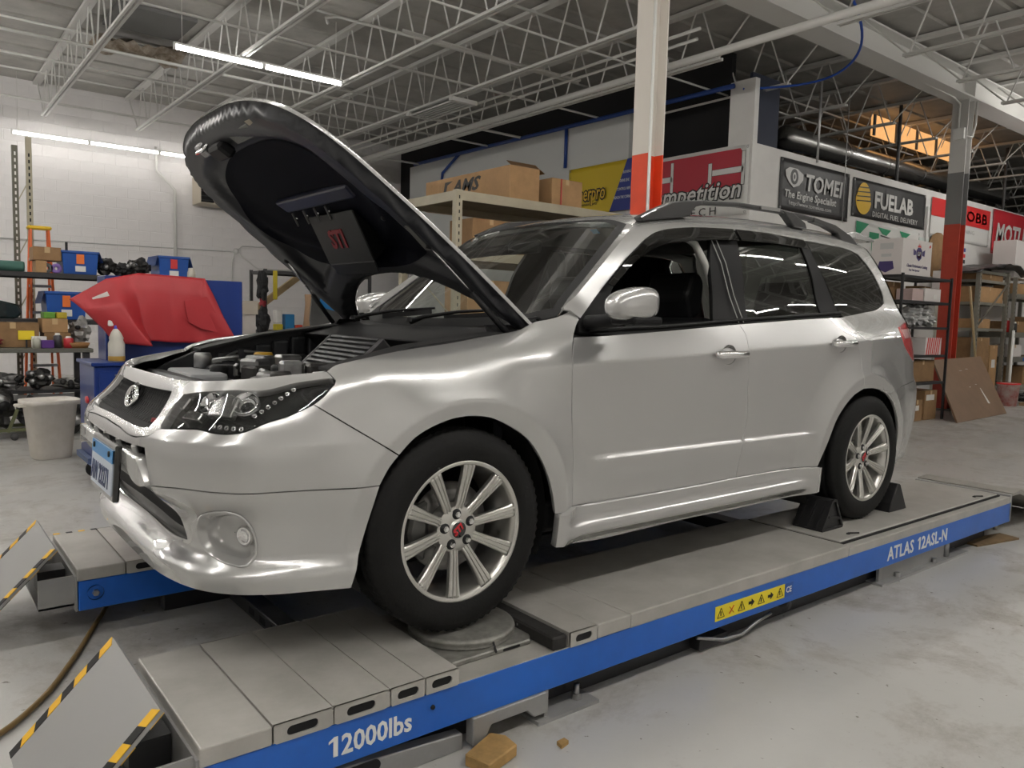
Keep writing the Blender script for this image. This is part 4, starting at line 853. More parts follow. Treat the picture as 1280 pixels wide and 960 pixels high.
def hfr(a, b, d):
    """frame on the underside: x across, y forward along the bonnet, z out of the underside"""
    P = Vector(hood_raw(np.array(a), np.array(b), d)); ey = (Vector(hood_raw(np.array(a+.01), np.array(b), d))-P).normalized(); ex = Vector((0, -1, 0)); ez = ex.cross(ey)
    if ez.z > 0: ex = -ex; ez = ex.cross(ey)
    return Matrix(((ex.x, ey.x, ez.x, P.x), (ex.y, ey.y, ez.y, P.y), (ex.z, ey.z, ez.z, P.z), (0, 0, 0, 1)))
db = empty('scoop_duct'); db.parent = hd
def hq(a, b, d): return Vector(hood_raw(np.array(a), np.array(b), d))
dq = [hq(.675, .135, .03), hq(.675, -.255, .03), hq(.47, -.215, .105), hq(.47, .175, .105)]; dn = (dq[1]-dq[0]).cross(dq[3]-dq[0]).normalized()
if dn.z > 0: dn = -dn
DUCTB = mat('duct_black', (.012, .012, .012), .5); LIPG = mat('duct_lip_grey', (.05, .05, .052), .4)
def slab(name, q, off, m):
    return MB().add(list(q)+[v+off for v in q], [(3, 2, 1, 0), (4, 5, 6, 7), (0, 1, 5, 4), (1, 2, 6, 5), (2, 3, 7, 6), (3, 0, 4, 7)]).build(name, m, db, bevel=.003)
slab('duct_panel', dq, dn*.006, DUCTB)
lq = [dq[3], dq[2], hq(.40, -.14, .10), hq(.395, .20, .10)]; slab('duct_lip', lq, dn*.006, LIPG)
for i in (0, 1): MB().add([dq[0 if i == 0 else 1], dq[3 if i == 0 else 2], hq(.47, .175 if i == 0 else -.215, .02)], [(0, 1, 2), (2, 1, 0)]).build('duct_side', DUCTB, db)
ex_ = (dq[2]-dq[3]).normalized(); ex_ = ex_ if ex_.cross((dq[0]-dq[3]).normalized()).dot(dn) > 0 else -ex_; ey_ = (dq[0]-dq[3]).normalized(); cc = (dq[0]+dq[1]+dq[2]+dq[3])/4
text('duct_lettering', 'STI', mat('dull_red', (.24, .012, .02), .5), db, .105, frame(cc+dn*.0075-ex_*.085-ey_*.035, ex_, ey_), .0012, shear=.25, bold=.004, sx=.95)
for k in range(4): MB().lathe([(0, .012), (.006, .01), (.008, 0)], 8, hfr(.685, .235-.10*k, .03)).build('duct_clip', CHROME, db)
for k in range(4): MB().bar(hfr(.66, .235-.10*k, .03) @ Vector((0, 0, .02)), hfr(.72, .20-.10*k, .03) @ Vector((0, 0, .01)), .006).build('duct_rod', ALUM, db)
MB().prism([(-.30, -.03), (.30, -.03), (.32, .035), (-.32, .035)], 0, .03, hfr(.755, -.06, .012)).build('scoop_beam', mat('beam_navy', (.012, .014, .04), .35, coat=.3), hd, bevel=.01, seg=2)
MB().prism([(-.06, -.012), (.06, -.012), (.06, .012), (-.06, .012)], 0, .004, hfr(.545, -.60, .052) @ Matrix.Rotation(math.radians(82), 4, 'Z')).build('caution_label', mat('label_grey', (.16, .16, .15), .5), hd)
MB().prism([(-.022, -.02), (.022, -.02), (.022, .02), (-.022, .02)], 0, .004, hfr(1.13, -.30, .050)).build('front_label', mat('label_tan', (.42, .36, .28), .5), hd)
MB().prism([(-.10, -.028), (.10, -.028), (.10, .028), (-.10, .028)], 0, .012, hfr(1.115, -.17, .050)).build('latch_panel', mat('label_grey', (.16, .16, .15), .5), hd, bevel=.004)
MB().tube([hfr(1.14, .13, .04) @ Vector((0, 0, 0)), hfr(1.14, .15, .04) @ Vector((0, 0, .05)), hfr(1.14, .21, .04) @ Vector((0, 0, .05)), hfr(1.14, .23, .04) @ Vector((0, 0, 0))], .007, 8).build('latch_striker', CHROME, hd)
MB().box(-.03, .03, -.03, .025, 0, .03, hfr(1.13, .20, .050)).build('latch_block', ALUM, hd, bevel=.006)
MB().box(-.07, .05, -.035, .03, 0, .045, hfr(1.10, .06, .050)).build('latch_cover', BLACK, hd, bevel=.01)
for a, b in ((.9, -.58), (.42, -.60), (1.0, .5), (.40, .1), (.36, -.2), (.33, -.36), (.62, -.42)): MB().lathe([(0, .008), (.009, .007), (.011, 0)], 10, hfr(a, b, .03)).build('bonnet_plug', BLACK if a > .41 else ALUM, hd)
for s_ in (1, -1):
    st = empty('gas_strut'); st.parent = car
    top = Vector(hood_raw(np.array(.50), np.array(-.615*s_), .045)); bot = Vector((.30, -.70*s_, .965)); mid = top.lerp(bot, .52)
    MB().tube([top, mid], .005, 8).build('strut_rod', CHROME, st); MB().tube([mid, bot], .0115, 10).build('strut_body', BLACK, st); MB().lathe([(0, -.014), (.014, -.01), (.014, .01), (0, .014)], 12, Matrix.Translation(top)).build('strut_ball', BLACK, st)
    hg = MB(); hg.bar((.50, -.69*s_, .985), (.44, -.685*s_, 1.03), .022, .008); hg.bar((.44, -.685*s_, 1.03), Vector(hood_raw(np.array(.08), np.array(-.66*s_), .03)), .022, .008); hg.build('bonnet_hinge', BLACK, car)
# ---- engine bay
eb = empty('engine_bay'); eb.parent = car
box('bay_floor', DARK, -.66, .25, -.68, .68, .50, .55, eb); box('firewall', mat('firewall_navy', (.006, .007, .012), .5), .24, .28, -.70, .70, .5, .95, eb)
for s_ in (1, -1):
    L_ = [(-.60, .74), (-.50, .80), (-.36, .855), (-.1, .915), (.15, .955), (.26, .962), (.26, .80), (-.2, .78), (-.5, .70)]
    MB().prism(L_, s_*.655-.012, s_*.655+.012, Matrix(((1, 0, 0, 0), (0, 0, 1, 0), (0, 1, 0, 0), (0, 0, 0, 1)))).build('wing_liner', mat('liner_grey', (.016, .017, .02), .55), eb, bevel=.004)
    MB().prism([(-.38, .85), (-.1, .917), (.27, .968), (.27, .975), (-.1, .925), (-.38, .858)], s_*.60, s_*.705, Matrix(((1, 0, 0, 0), (0, 0, 1, 0), (0, 1, 0, 0), (0, 0, 0, 1)))).build('wing_seal', mat('seal_black', (.02, .02, .021), .6), eb)
    for k in range(6):
        MB().box(-.30+.085*k, -.225+.085*k, -.02, .02, .76, .84+.018*k).build('liner_rib', mat('liner_grey', (.016, .017, .02), .55), eb, loc=(0, s_*.64, 0), bevel=.012, seg=2)
box('radiator_support', BLACK, -.60, -.54, -.62, .62, .60, .775, eb, .01)
MB().prism([(-.56, .12), (-.54, .52), (-.44, .50), (-.40, .30), (-.42, .12)], .74, .785).build('intake_snorkel', LGREY, eb, bevel=.012, seg=2)
MB().prism([(-.52, -.56), (-.52, .06), (-.44, .06), (-.44, -.56)], .72, .765).build('radiator_top', ALUM, eb, bevel=.012, seg=2)
box('fan_shroud', BLACK, -.46, -.34, -.5, .5, .6, .75, eb, .02)
box('battery', mat('battery_black', (.02, .02, .022), .4), -.42, -.24, .36, .56, .62, .80, eb, .01); box('fuse_box', BLACK, -.2, .1, .44, .60, .66, .83, eb, .015)
box('air_box', BLACK, -.30, .02, -.60, -.36, .62, .80, eb, .03, 2)
MB().lathe([(0, .025), (.035, .025), (.04, .018), (.04, 0), (.03, -.02)], 20, Matrix.Translation((-.17, .56*0+.42, .825))).build('filler_cap', mat('cap_yellow', (.55, .32, .02), .4), eb)
MB().tube([(-.17, .42, .70), (-.17, .42, .81)], .03, 12).build('filler_neck', BLACK, eb)
ic = empty('intercooler'); ic.parent = eb
Ti = Matrix.Translation((-.035, -.05, .868)) @ Matrix.Rotation(math.radians(-4), 4, 'Z') @ Matrix.Rotation(math.radians(-43), 4, 'Y')
MB().box(-.09, .09, -.24, .24, -.06, .0, Ti).build('core', mat('core_dark', (.02, .02, .022), .6, .5), ic)
for k in range(8): MB().box(-.088+.0235*k, -.077+.0235*k, -.235, .235, -.0, .012, Ti).build('fin', mat('fin_grey', (.12, .12, .125), .4, .7), ic)
for y in (-.25, .25): MB().box(-.095, .095, y-.012, y+.012, -.065, .014, Ti).build('end_tank', mat('fin_grey', (.12, .12, .125), .4, .7), ic, bevel=.008)
rnd = random.Random(3)
for k in range(34):
    x = rnd.uniform(-.42, -.08); y = rnd.uniform(-.5, .5); z = rnd.uniform(.77, .825)
    if k % 3 == 0: MB().box(-.05, .05, -.04, .04, -.03, .03, Matrix.Translation((x, y, z)) @ Matrix.Rotation(rnd.uniform(0, 3), 4, 'Z')).build('engine_part', rnd.choice([IRON, ALUM, BLACK, ALUM]), eb, bevel=.01)
    elif k % 3 == 1: MB().lathe([(0, .03), (.03, .03), (.035, .02), (.035, -.03), (0, -.03)], 14, Matrix.Translation((x, y, z))).build('engine_part', rnd.choice([ALUM, IRON, BLACK, ALUM]), eb)
    else:
        pts = [Vector((x, y, z))]
        for q in range(4): pts.append(pts[-1]+Vector((rnd.uniform(-.09, .09), rnd.uniform(-.10, .10), rnd.uniform(-.02, .025))))
        MB().tube(pts, rnd.choice([.008, .012, .018]), 8).build('hose', rnd.choice([BLACK, ALUM, ALUM]), eb)
box('coil_pack', mat('red_emblem', (.6, .02, .03), .3), -.33, -.28, -.20, -.15, .765, .79, eb, .006)
for k in range(3): MB().box(-.36, -.30, -.34+.05*k, -.31+.05*k, .775, .80).build('manifold_runner', ALUM, eb, bevel=.008)
# ---- wheels
def wheel_meshes():
    mm = {}
    R0, W = .335, .225
    prof = [(.222, -.095), (.232, -.105), (.262, -.113), (.292, -.112), (.312, -.103), (.324, -.088)]
    grooves = []
    for y in (-.085, -.052, -.047, -.037, -.032, -.003, .003, .032, .037, .047, .052, .085):
        deep = y in (-.047, -.037, -.003, .003, .037, .047)
        grooves.append((R0-.0015*abs(y/.085)**2*2-(.008 if deep else 0), y))
    prof2 = prof+grooves+[(r, -y) for r, y in prof[::-1]]
    mb = MB(); n = 144; V = []; F = []; m = len(prof2)
    for k in range(n):
        a = 2*math.pi*k/n
        for j, (r, y) in enumerate(prof2):
            if k % 2 == 0 and (4 <= j <= 7 or m-8 <= j <= m-5): r -= .006
            if k % 4 == 1 and 7 < j < m-8: r -= .003
            V.append((r*math.cos(a), y, r*math.sin(a)))
    for k in range(n):
        for j in range(m-1): F.append((k*m+j, k*m+j+1, ((k+1) % n)*m+j+1, ((k+1) % n)*m+j))
    mb.add(V, F, True); mm['tyre'] = (mb, RUBBER)
    mb = MB().lathe([(.218, -.10), (.226, -.106), (.233, -.104), (.234, -.096), (.222, -.088), (.214, -.07), (.208, -.03), (.200, .06), (.232, .10)][::-1], 72, None, 'y'); mm['rim_barrel'] = (mb, ALLOY)
    mb = MB().lathe([(.0, -.078), (.028, -.080), (.034, -.074), (.062, -.074), (.076, -.066), (.080, -.05), (.080, -.02)][::-1], 48, None, 'y'); mm['hub'] = (mb, ALLOY)
    return mm
WM = wheel_meshes()
def spoke_mesh():
    V = []; F = []
    # cross-section across the spoke (t, depth): two raised ribs with grooves
    sec = [(-.5, -.020), (-.5, -.004), (-.40, 0), (-.24, 0), (-.18, .005), (-.12, .0), (.12, .0), (.18, .005), (.24, 0), (.40, 0), (.5, -.004), (.5, -.020)]
    st = [(.060, .034, -.066), (.085, .030, -.074), (.14, .035, -.086), (.185, .041, -.096), (.212, .046, -.100), (.222, .048, -.096)]
    for r, w, y in st:
        for t, d in sec: V.append((t*w, y-d*-1 if False else y+(-d), r))
    m = len(sec)
    for i in range(len(st)-1):
        for j in range(m-1): F.append((i*m+j, i*m+j+1, (i+1)*m+j+1, (i+1)*m+j))
    b = MB().add(V, F, False); o = b.build('spoke', ALLOY); me = o.data; bpy.data.objects.remove(o); me.set_sharp_from_angle(angle=.6) if False else None
    return me
SPOKE = spoke_mesh()
def make_wheel(x, y, flip):
    w = empty('wheel', (x, y, .335)); w.parent = car
    if flip: w.rotation_euler = (0, 0, math.pi)
    for k, (b, m_) in WM.items():
        if k not in _wm: o = b.build(k, m_, w, sharp=.7 if k == 'hub' else None); _wm[k] = o.data
        else: link(k, _wm[k], None, w)
    for k in range(10): link('spoke', SPOKE, None, w, rot=(0, math.radians(36*k+7), 0))
    for k in range(5):
        a = math.radians(72*k+25); T = Matrix.Translation((.052*math.cos(a), -.074, .052*math.sin(a))) @ Matrix.Rotation(math.radians(90), 4, 'X')
        MB().lathe([(.0, .0022), (.0165, .0020), (.018, -.002)], 16, T).build('lug_seat', BLACK, w); MB().lathe([(.0, .014), (.007, .014), (.0105, .009), (.011, .0)], 6, T, smooth=False).build('lug_nut', CHROME, w)
    T = Matrix.Translation((0, -.079, 0)) @ Matrix.Rotation(math.radians(90), 4, 'X')
    MB().lathe([(0, .006), (.024, .005), (.028, 0)], 24, T).build('centre_cap', GLOSSB, w)
    text('cap_lettering', 'STI', mat('red_emblem', (.6, .02, .03), .3), w, .03, frame((-.017, -.0858, -.018), (.75, 0, .6), (-.6, 0, .75)), .001, shear=.2, bold=.0015)
    MB().lathe([(.06, -.02), (.148, -.02), (.148, .0), (.06, .0)], 40, None, 'y', closed=True).build('brake_disc', mat('disc_steel', (.22, .215, .21), .35, .9), w)
    MB().prism([(-.15, -.07), (-.10, -.10), (-.09, .10), (-.15, .08), (-.165, 0)], -.04, .03, Matrix(((1, 0, 0, 0), (0, 0, 1, 0), (0, 1, 0, 0), (0, 0, 0, 1)))).build('brake_caliper', mat('caliper_grey', (.15, .15, .145), .5, .5), w, bevel=.01)
_wm = {}
make_wheel(0, -.765, False); make_wheel(WBASE, -.765, False); make_wheel(0, .765, True); make_wheel(WBASE, .765, True)
# ------------------------------------------------------------------ alignment lift
lift = empty('alignment_lift', (0, 0, 0), label='grey and blue drive-on alignment lift carrying the silver car', cat='car lift')
Z0 = LIFT; HAZY = YELLOW; SLOT = DARK; CHECK = mat('checker_plate', (.40, .385, .35), .5, .3, noise=.3, nscale=6, bump=.4, bscale=90)
LETW = mat('letter_white', (.82, .82, .80), .45); SHADOWM = mat('scissor_black', (.02, .02, .022), .5)
def stadium(cx, cz, L, h, n=8):
    p = [(cx+L/2-h/2+h/2*math.cos(a), cz+h/2*math.sin(a)) for a in [-math.pi/2+math.pi*k/n for k in range(n+1)]]
    return p+[(cx-L/2+h/2+h/2*math.cos(a), cz+h/2*math.sin(a)) for a in [math.pi/2+math.pi*k/n for k in range(n+1)]]
XZ = lambda y: Matrix(((1, 0, 0, 0), (0, 0, -1, y), (0, 1, 0, 0), (0, 0, 0, 1)))   # draw in x,z; depth towards -y
def deck_plate(parent, x0, x1, ya, yb, slot=None, skirt=.05, m=DECK):
    """bent sheet: top with a skirt on both long edges and an optional hand slot"""
    lo, hi = min(ya, yb), max(ya, yb)
    if slot is None:
        return MB().box(x0, x1, lo, hi, Z0-skirt, Z0).build('deck_plate', m, parent, bevel=.005, seg=2)
    t = .006; V = []; mb = MB()
    mb.box(x0, x1, lo+t, hi-t, Z0-skirt, Z0-.0)
    for y in (lo, hi-t):
        st = stadium(slot, Z0-.026, min(.085, (x1-x0)*.62), .026); rect = []
        n = len(st); cx = (x0+x1)/2
        def onrect(px, pz):
            dx, dz = px-slot, pz-(Z0-.026); k = min(((x1-slot) if dx > 0 else (slot-x0))/max(abs(dx), 1e-6), (.026 if dz > 0 else skirt-.026)/max(abs(dz), 1e-6)); return (slot+dx*k, Z0-.026+dz*k)
        outer = [onrect(*q) for q in st]
        for yy, fl in ((y, 0), (y+t, 1)):
            V = [(a, yy, b) for a, b in st]+[(a, yy, b) for a, b in outer]; F = [(i, (i+1) % n, n+(i+1) % n, n+i) for i in range(n)]
            mb.add(V, F if fl else [f[::-1] for f in F])
        V = [(a, y, b) for a, b in st]+[(a, y+t, b) for a, b in st]; mb.add(V, [(i, (i+1) % n, n+(i+1) % n, n+i) for i in range(n)])
    o = mb.build('deck_plate', m, parent)
    for y in (lo+t-.0008, hi-t+.0008): MB().prism(stadium(slot, Z0-.026, .088, .028), -.0002, .0002, XZ(y)).build('hand_slot', SLOT, o)
    return o
def hazard(parent, pts, name='hazard_stripe', n=9, w=.035):
    """band of yellow and black bars from a to b, lying in the plane of u"""
    a, b, u = [Vector(p) for p in pts]; d = (b-a)/n; e = d.normalized()
    for k in range(n):
        p = a+d*k; q = a+d*(k+1); sl = d*.6; nn = d.cross(u).normalized()*.0012
        V = [p, q, q+u*w+sl*.5, p+u*w+sl*.5]
        if k == n-1: V = [p, q, q+u*w, p+u*w+sl*.5]
        MB().add([v+nn for v in V]+[v-nn for v in V], [(0, 1, 2, 3), (7, 6, 5, 4), (0, 4, 5, 1), (1, 5, 6, 2), (2, 6, 7, 3), (3, 7, 4, 0)]).build(name, HAZY if k % 2 == 0 else BLACK, parent)
for s_, nm in ((-1, 'near'), (1, 'far')):
    rw = empty('runway'); rw.parent = lift
    Y = lambda a: s_*a; ya, yb = .49, 1.076
    ylo, yhi = (-1.076, -.49) if s_ < 0 else (.49, 1.076)
    for k, y0 in enumerate((ylo, yhi-.05)):
        MB().box(-.885, 4.06, y0, y0+.05, Z0-.172, Z0-.05).build('side_beam', BLUE, rw, bevel=.003)
    box('tray', DECK, -.16, .52, ylo+.001, yhi-.001, Z0-.056, Z0-.0495, rw); box('tray_body', SHADOWM, -.88, 4.05, ylo+.06, yhi-.06, Z0-.16, Z0-.062, rw)
    e = .003
    for x0, x1, sl in ((-.89, -.715, None), (-.712, -.552, -.635), (-.549, -.383, -.47), (-.380, -.270, -.325), (-.267, -.154, -.212), (.29, .412, .352), (.415, .578, None)):
        deck_plate(rw, x0, x1, ylo-.006, yhi+.006, sl)
    MB().box(.581, 2.075, ylo-.002, yhi+.002, Z0-.055, Z0).build('long_deck', DECK, rw, bevel=.006, seg=2)
    MB().box(2.08, 4.04, ylo, yhi, Z0-.055, Z0-.012).build('rear_frame', DECK, rw, bevel=.004, seg=2)
    MB().box(2.085, 4.0, ylo+.045, yhi-.02, Z0-.012, Z0-.004).build('slip_groove', DARK, rw); MB().box(2.09, 3.985, ylo+.055, yhi-.03, Z0-.006, Z0+.004).build('slip_plate', DECK, rw, bevel=.003)
    for x in (2.25, 3.75): MB().lathe([(0, .006), (.008, .006), (.01, 0)], 10, Matrix.Translation((x, ylo+.1, Z0+.004))).build('lock_pin', BLACK, rw); MB().bar((x, ylo+.1, Z0+.01), (x+.05, ylo+.07, Z0+.01), .006).build('lock_pin_handle', BLACK, rw)
    MB().box(4.042, 4.075, ylo, yhi, Z0-.175, Z0+.0).build('end_plate', GREYP, rw, bevel=.004)
    rp = MB(); rp.prism([(4.08, Z0+.006), (4.22, Z0+.012), (5.05, .02), (5.05, .005), (4.2, Z0-.012), (4.08, Z0-.01)], -yhi-.0, -ylo+.0, Matrix(((1, 0, 0, 0), (0, 0, -1, 0), (0, 1, 0, 0), (0, 0, 0, 1)))); rp.build('approach_ramp', CHECK, rw)
    # front bracket and tilted stop flap
    mb = MB(); mb.box(-1.02, -.895, ylo+.02, ylo+.028, Z0-.15, Z0-.03); mb.box(-1.02, -.895, yhi-.028, yhi-.02, Z0-.15, Z0-.03); mb.box(-1.02, -.895, ylo+.02, yhi-.02, Z0-.15, Z0-.142); mb.box(-.897, -.889, ylo+.0, yhi-.0, Z0-.17, Z0-.03); mb.build('front_bracket', GREYP, rw)
    T0 = Vector((-.955, 0, Z0+.085)); B0 = Vector((-1.21, 0, Z0-.175)); y0, y1 = (ylo+.06, yhi-.015) if s_ < 0 else (ylo+.015, yhi-.06); nn = (T0-B0).cross(Vector((0, 1, 0))).normalized()*.006
    q = [T0+Vector((0, y0, 0)), T0+Vector((0, y1, 0)), B0+Vector((0, y1, 0)), B0+Vector((0, y0, 0))]
    fl = MB().add([v+nn for v in q]+[v-nn for v in q], [(0, 3, 2, 1), (4, 5, 6, 7), (0, 1, 5, 4), (1, 2, 6, 5), (2, 3, 7, 6), (3, 0, 4, 7)]).build('stop_flap', mat('flap_grey', (.36, .36, .355), .45, .2), rw)
    for sd in (1, -1):
        off = nn*1.05*sd
        hazard(fl, (q[1]+off, q[2]+off, Vector((0, -1, 0))), n=8); hazard(fl, (q[0]+off, q[3]+off, Vector((0, 1, 0))), n=8)
    for k in range(4): MB().box(-.888+.05*k, -.863+.05*k, (yhi-.012) if s_ > 0 else (ylo-.0075), (yhi+.0075) if s_ > 0 else (ylo-.0065), Z0-.006, Z0+.001).build('edge_stripe', HAZY if k % 2 == 0 else BLACK, rw) if s_ > 0 else None
    MB().box(-1.0, -.9, ylo+.2, ylo+.3, Z0-.13, Z0-.05).build('hinge_block', SHADOWM, rw)
    # lower scissor frame and feet
    MB().box(-.55, 3.9, ylo+.08, ylo+.14, .0, .10).build('base_channel', SHADOWM, rw, bevel=.004); MB().box(-.55, 3.9, yhi-.14, yhi-.08, .0, .10).build('base_channel', SHADOWM, rw, bevel=.004)
    if s_ < 0: MB().prism([(-.10, Z0-.17), (.19, Z0-.17), (.19, .03), (.14, .03), (.11, .06), (-.03, .06), (-.06, .012), (-.10, .012)], s_*-1.0*0-.02, .02, XZ(ylo+.01)).build('scissor_arm', GREYP, rw, bevel=.003)
    if s_ < 0: MB().prism([(-.80, .10), (-.12, .05), (-.12, .0), (-.80, .0)], -.02, .02, XZ(ylo+.035)).build('lower_arm', GREYP, rw, bevel=.003)
    if s_ < 0: MB().prism(stadium(-.46, .055, .12, .035), -.002, .002, XZ(ylo+.013)).build('arm_slot', SLOT, rw)
    box('foot_plate', GREYP, .15, .42, ylo-.02, ylo+.10, 0, .012, rw); MB().tube([(.36, ylo+.03, .012), (.36, ylo+.03, .065)], .010, 8).build('anchor_bolt', ALUM, rw); MB().lathe([(0, .02), (.016, .02), (.018, 0)], 6, Matrix.Translation((.36, ylo+.03, .012)), smooth=False).build('anchor_nut', ALUM, rw)
    MB().box(.19, .205, ylo+.0, ylo+.07, .012, .10).build('foot_web', GREYP, rw)
    box('foot_plate', GREYP, 2.42, 3.45, ylo-.005, ylo+.12, 0, .012, rw); MB().box(2.45, 3.20, ylo+.03, ylo+.045, .012, .09).build('foot_web', GREYP, rw); MB().tube([(3.22, ylo+.03, .012), (3.22, ylo+.03, .10)], .018, 10).build('lock_post', ALUM, rw)
    for x in (2.62, 3.05): MB().lathe([(0, .022), (.014, .022), (.016, 0)], 6, Matrix.Translation((x, ylo+.015, .012)), smooth=False).build('anchor_nut', ALUM, rw)
    MB().tube([(3.92, ylo+.03, .098), (3.92, ylo+.03, .06)], .014, 8).build('leveling_foot', ALUM, rw)
    MB().tube([(1.0, ylo+.03, .07), (1.15, ylo+.02, .03), (1.28, ylo+.02, .02), (1.38, ylo+.02, .05), (1.5, ylo+.03, .06)], .008, 6).build('hydraulic_hose', ALUM, rw); MB().box(1.02, 1.2, ylo+.03, ylo+.12, .01, .05).build('valve_block', SHADOWM, rw)
    MB().tube([(1.60, ylo+.005, .08), (1.60, ylo+.10, .08)], .02, 12).build('pivot_pin', SHADOWM, rw)
    T = XZ(ylo-.0006)
    MB().lathe([(0, .004), (.014, .004), (.016, -.002)], 14, Matrix.Translation((-.24, ylo-.001, Z0-.095)) @ Matrix.Rotation(math.radians(90), 4, 'X') @ Matrix.Diagonal((.45, .45, 1, 1))).build('beam_hole', SLOT, rw)
    if s_ < 0:
        def one(x, h): return MB().prism([(.012*h/.05, 0), (.024*h/.05, 0), (.024*h/.05, h), (.014*h/.05, h), (0, h*.82), (0, h*.70), (.012*h/.05, h*.80)], 0, .0008, frame((x, ylo-.0008, 0), (1, 0, 0), (0, 0, 1)))
        def wide(o): return max(v.co.x for v in o.data.vertices)*o.matrix_local.to_scale().x
        zl = Z0-.140; one(-.562, .055).build('numeral', LETW, rw).location = (0, 0, zl); text('capacity_lettering', '2000lbs', LETW, rw, .078, frame((-.526, ylo-.001, zl), (1, 0, 0), (0, 0, 1)), .0008, bold=.0016, sx=.90)
        zl = Z0-.143; t1 = text('model_lettering', 'ATLAS', LETW, rw, .095, frame((2.465, ylo-.001, zl), (1, 0, 0), (0, 0, 1)), .0008, bold=.0018, sx=1.0, space=1.04); x1 = 2.465+wide(t1)+.045
        one(x1, .067).build('numeral', LETW, rw).location = (0, 0, zl); text('model_lettering', '2ASL-N', LETW, rw, .095, frame((x1+.045, ylo-.001, zl), (1, 0, 0), (0, 0, 1)), .0008, bold=.0018, sx=1.0, space=1.04)
        wl = box('warning_label', mat('label_yellow', (.88, .72, .03), .45), 1.068, 1.548, ylo-.0015, ylo-.0005, Z0-.142, Z0-.082, rw)
        for k in range(7):
            cx = 1.103+.068*k; cz = Z0-.112
            if k == 1: MB().bar((cx-.015, ylo-.002, cz-.015), (cx+.015, ylo-.002, cz+.015), .006, .001).build('pictogram', mat('pict_red', (.6, .03, .02), .5), wl); MB().bar((cx+.015, ylo-.002, cz-.015), (cx-.015, ylo-.002, cz+.015), .006, .001).build('pictogram', mat('pict_red', (.6, .03, .02), .5), wl)
            elif k in (3, 5): MB().prism([(-.02, .006), (.0, .006), (.0, .016), (.02, 0), (.0, -.016), (.0, -.006), (-.02, -.006)], .0, .0008, XZ(ylo-.0018) @ Matrix.Translation((cx, cz, 0))).build('pictogram', BLACK, wl)
            else:
                tri = MB(); a = [Vector((cx-.022, ylo-.002, cz-.018)), Vector((cx+.022, ylo-.002, cz-.018)), Vector((cx, ylo-.002, cz+.02))]
                for i in range(3): tri.bar(a[i], a[(i+1) % 3], .004, .001)
                tri.bar((cx, ylo-.002, cz-.012), (cx, ylo-.002, cz+.006), .006, .001); tri.build('pictogram', BLACK, wl)
        ce = box('conformity_label', mat('label_blue', (.02, .10, .42), .45), 1.552, 1.612, ylo-.0015, ylo-.0005, Z0-.142, Z0-.082, rw); text('conformity_lettering', 'CE', LETW, ce, .036, frame((1.558, ylo-.0016, Z0-.124), (1, 0, 0), (0, 0, 1)), .0004, bold=.0006)
    else:
        bo = empty('pivot_bolt', (-.825, ylo-.002, Z0-.105)); bo.parent = rw
        MB().lathe([(0, -.01), (.028, -.01), (.03, .003)], 18, Matrix.Rotation(math.radians(90), 4, 'X')).build('bolt_recess', DARK, bo); MB().lathe([(0, .014), (.012, .014), (.014, 0)], 6, Matrix.Rotation(math.radians(90), 4, 'X'), smooth=False).build('bolt_head', ALUM, bo)
cb = empty('cross_shaft'); cb.parent = lift
MB().box(-.30, -.22, -.48, .48, .03, .09).build('shaft_beam', SHADOWM, cb, bevel=.004); MB().box(2.5, 2.62, -.48, .48, .03, .1).build('shaft_beam', SHADOWM, cb, bevel=.004)
for k in range(6): MB().box(-.301, -.2995, -.42+.12*k, -.36+.12*k, .045, .075).build('beam_hole', DARK, cb)
# turn plates
def turn_plate(y, label):
    t = empty('turn_plate', (.06, y, Z0-.05), label=label, cat='turn plate', group='round turn plates under the front wheels')
    MB().prism([(-.17, -.20), (.14, -.20), (.21, -.10), (.21, .17), (.13, .20), (-.20, .20), (-.20, -.12)], 0, .018).build('base_tray', ALUM2, t, bevel=.004)
    MB().lathe([(0, .0495), (.165, .0495), (.178, .046), (.182, .036), (.176, .030), (.182, .026), (.178, .018), (.1, .018)], 48, None).build('turn_disc', ALUM2, t)
    MB().tube([(.16, -.10, .032), (.26, -.13, .034)], .005, 8).build('lock_pin', CHROME, t); MB().bar((.0, -.178, .036), (-.01, -.21, .014), .006).build('pointer', BLACK, t)
    MB().prism(stadium(.06, .009, .07, .008), -.0004, .0004, XZ(-.2005)).build('tray_slot', SLOT, t)
ALUM2 = mat('turn_plate_alloy', (.34, .335, .31), .5, .5, noise=.4, nscale=18)
turn_plate(-.785, 'round alloy turn plate under the near front wheel'); turn_plate(.785, 'round alloy turn plate under the far front wheel')
for y, w in ((-.785, 'near'), (.785, 'far')):
    b = MB().box(.222, .284, y-.29, y+.285, Z0-.05, Z0-.004).build('spacer_bar', mat('tarred_wood', (.018, .017, .016), .7, bump=.3, bscale=40), bevel=.006); setp(b, 'black timber spacer bar behind the %s turn plate' % w, 'spacer bar', 'spacer bars behind the turn plates')
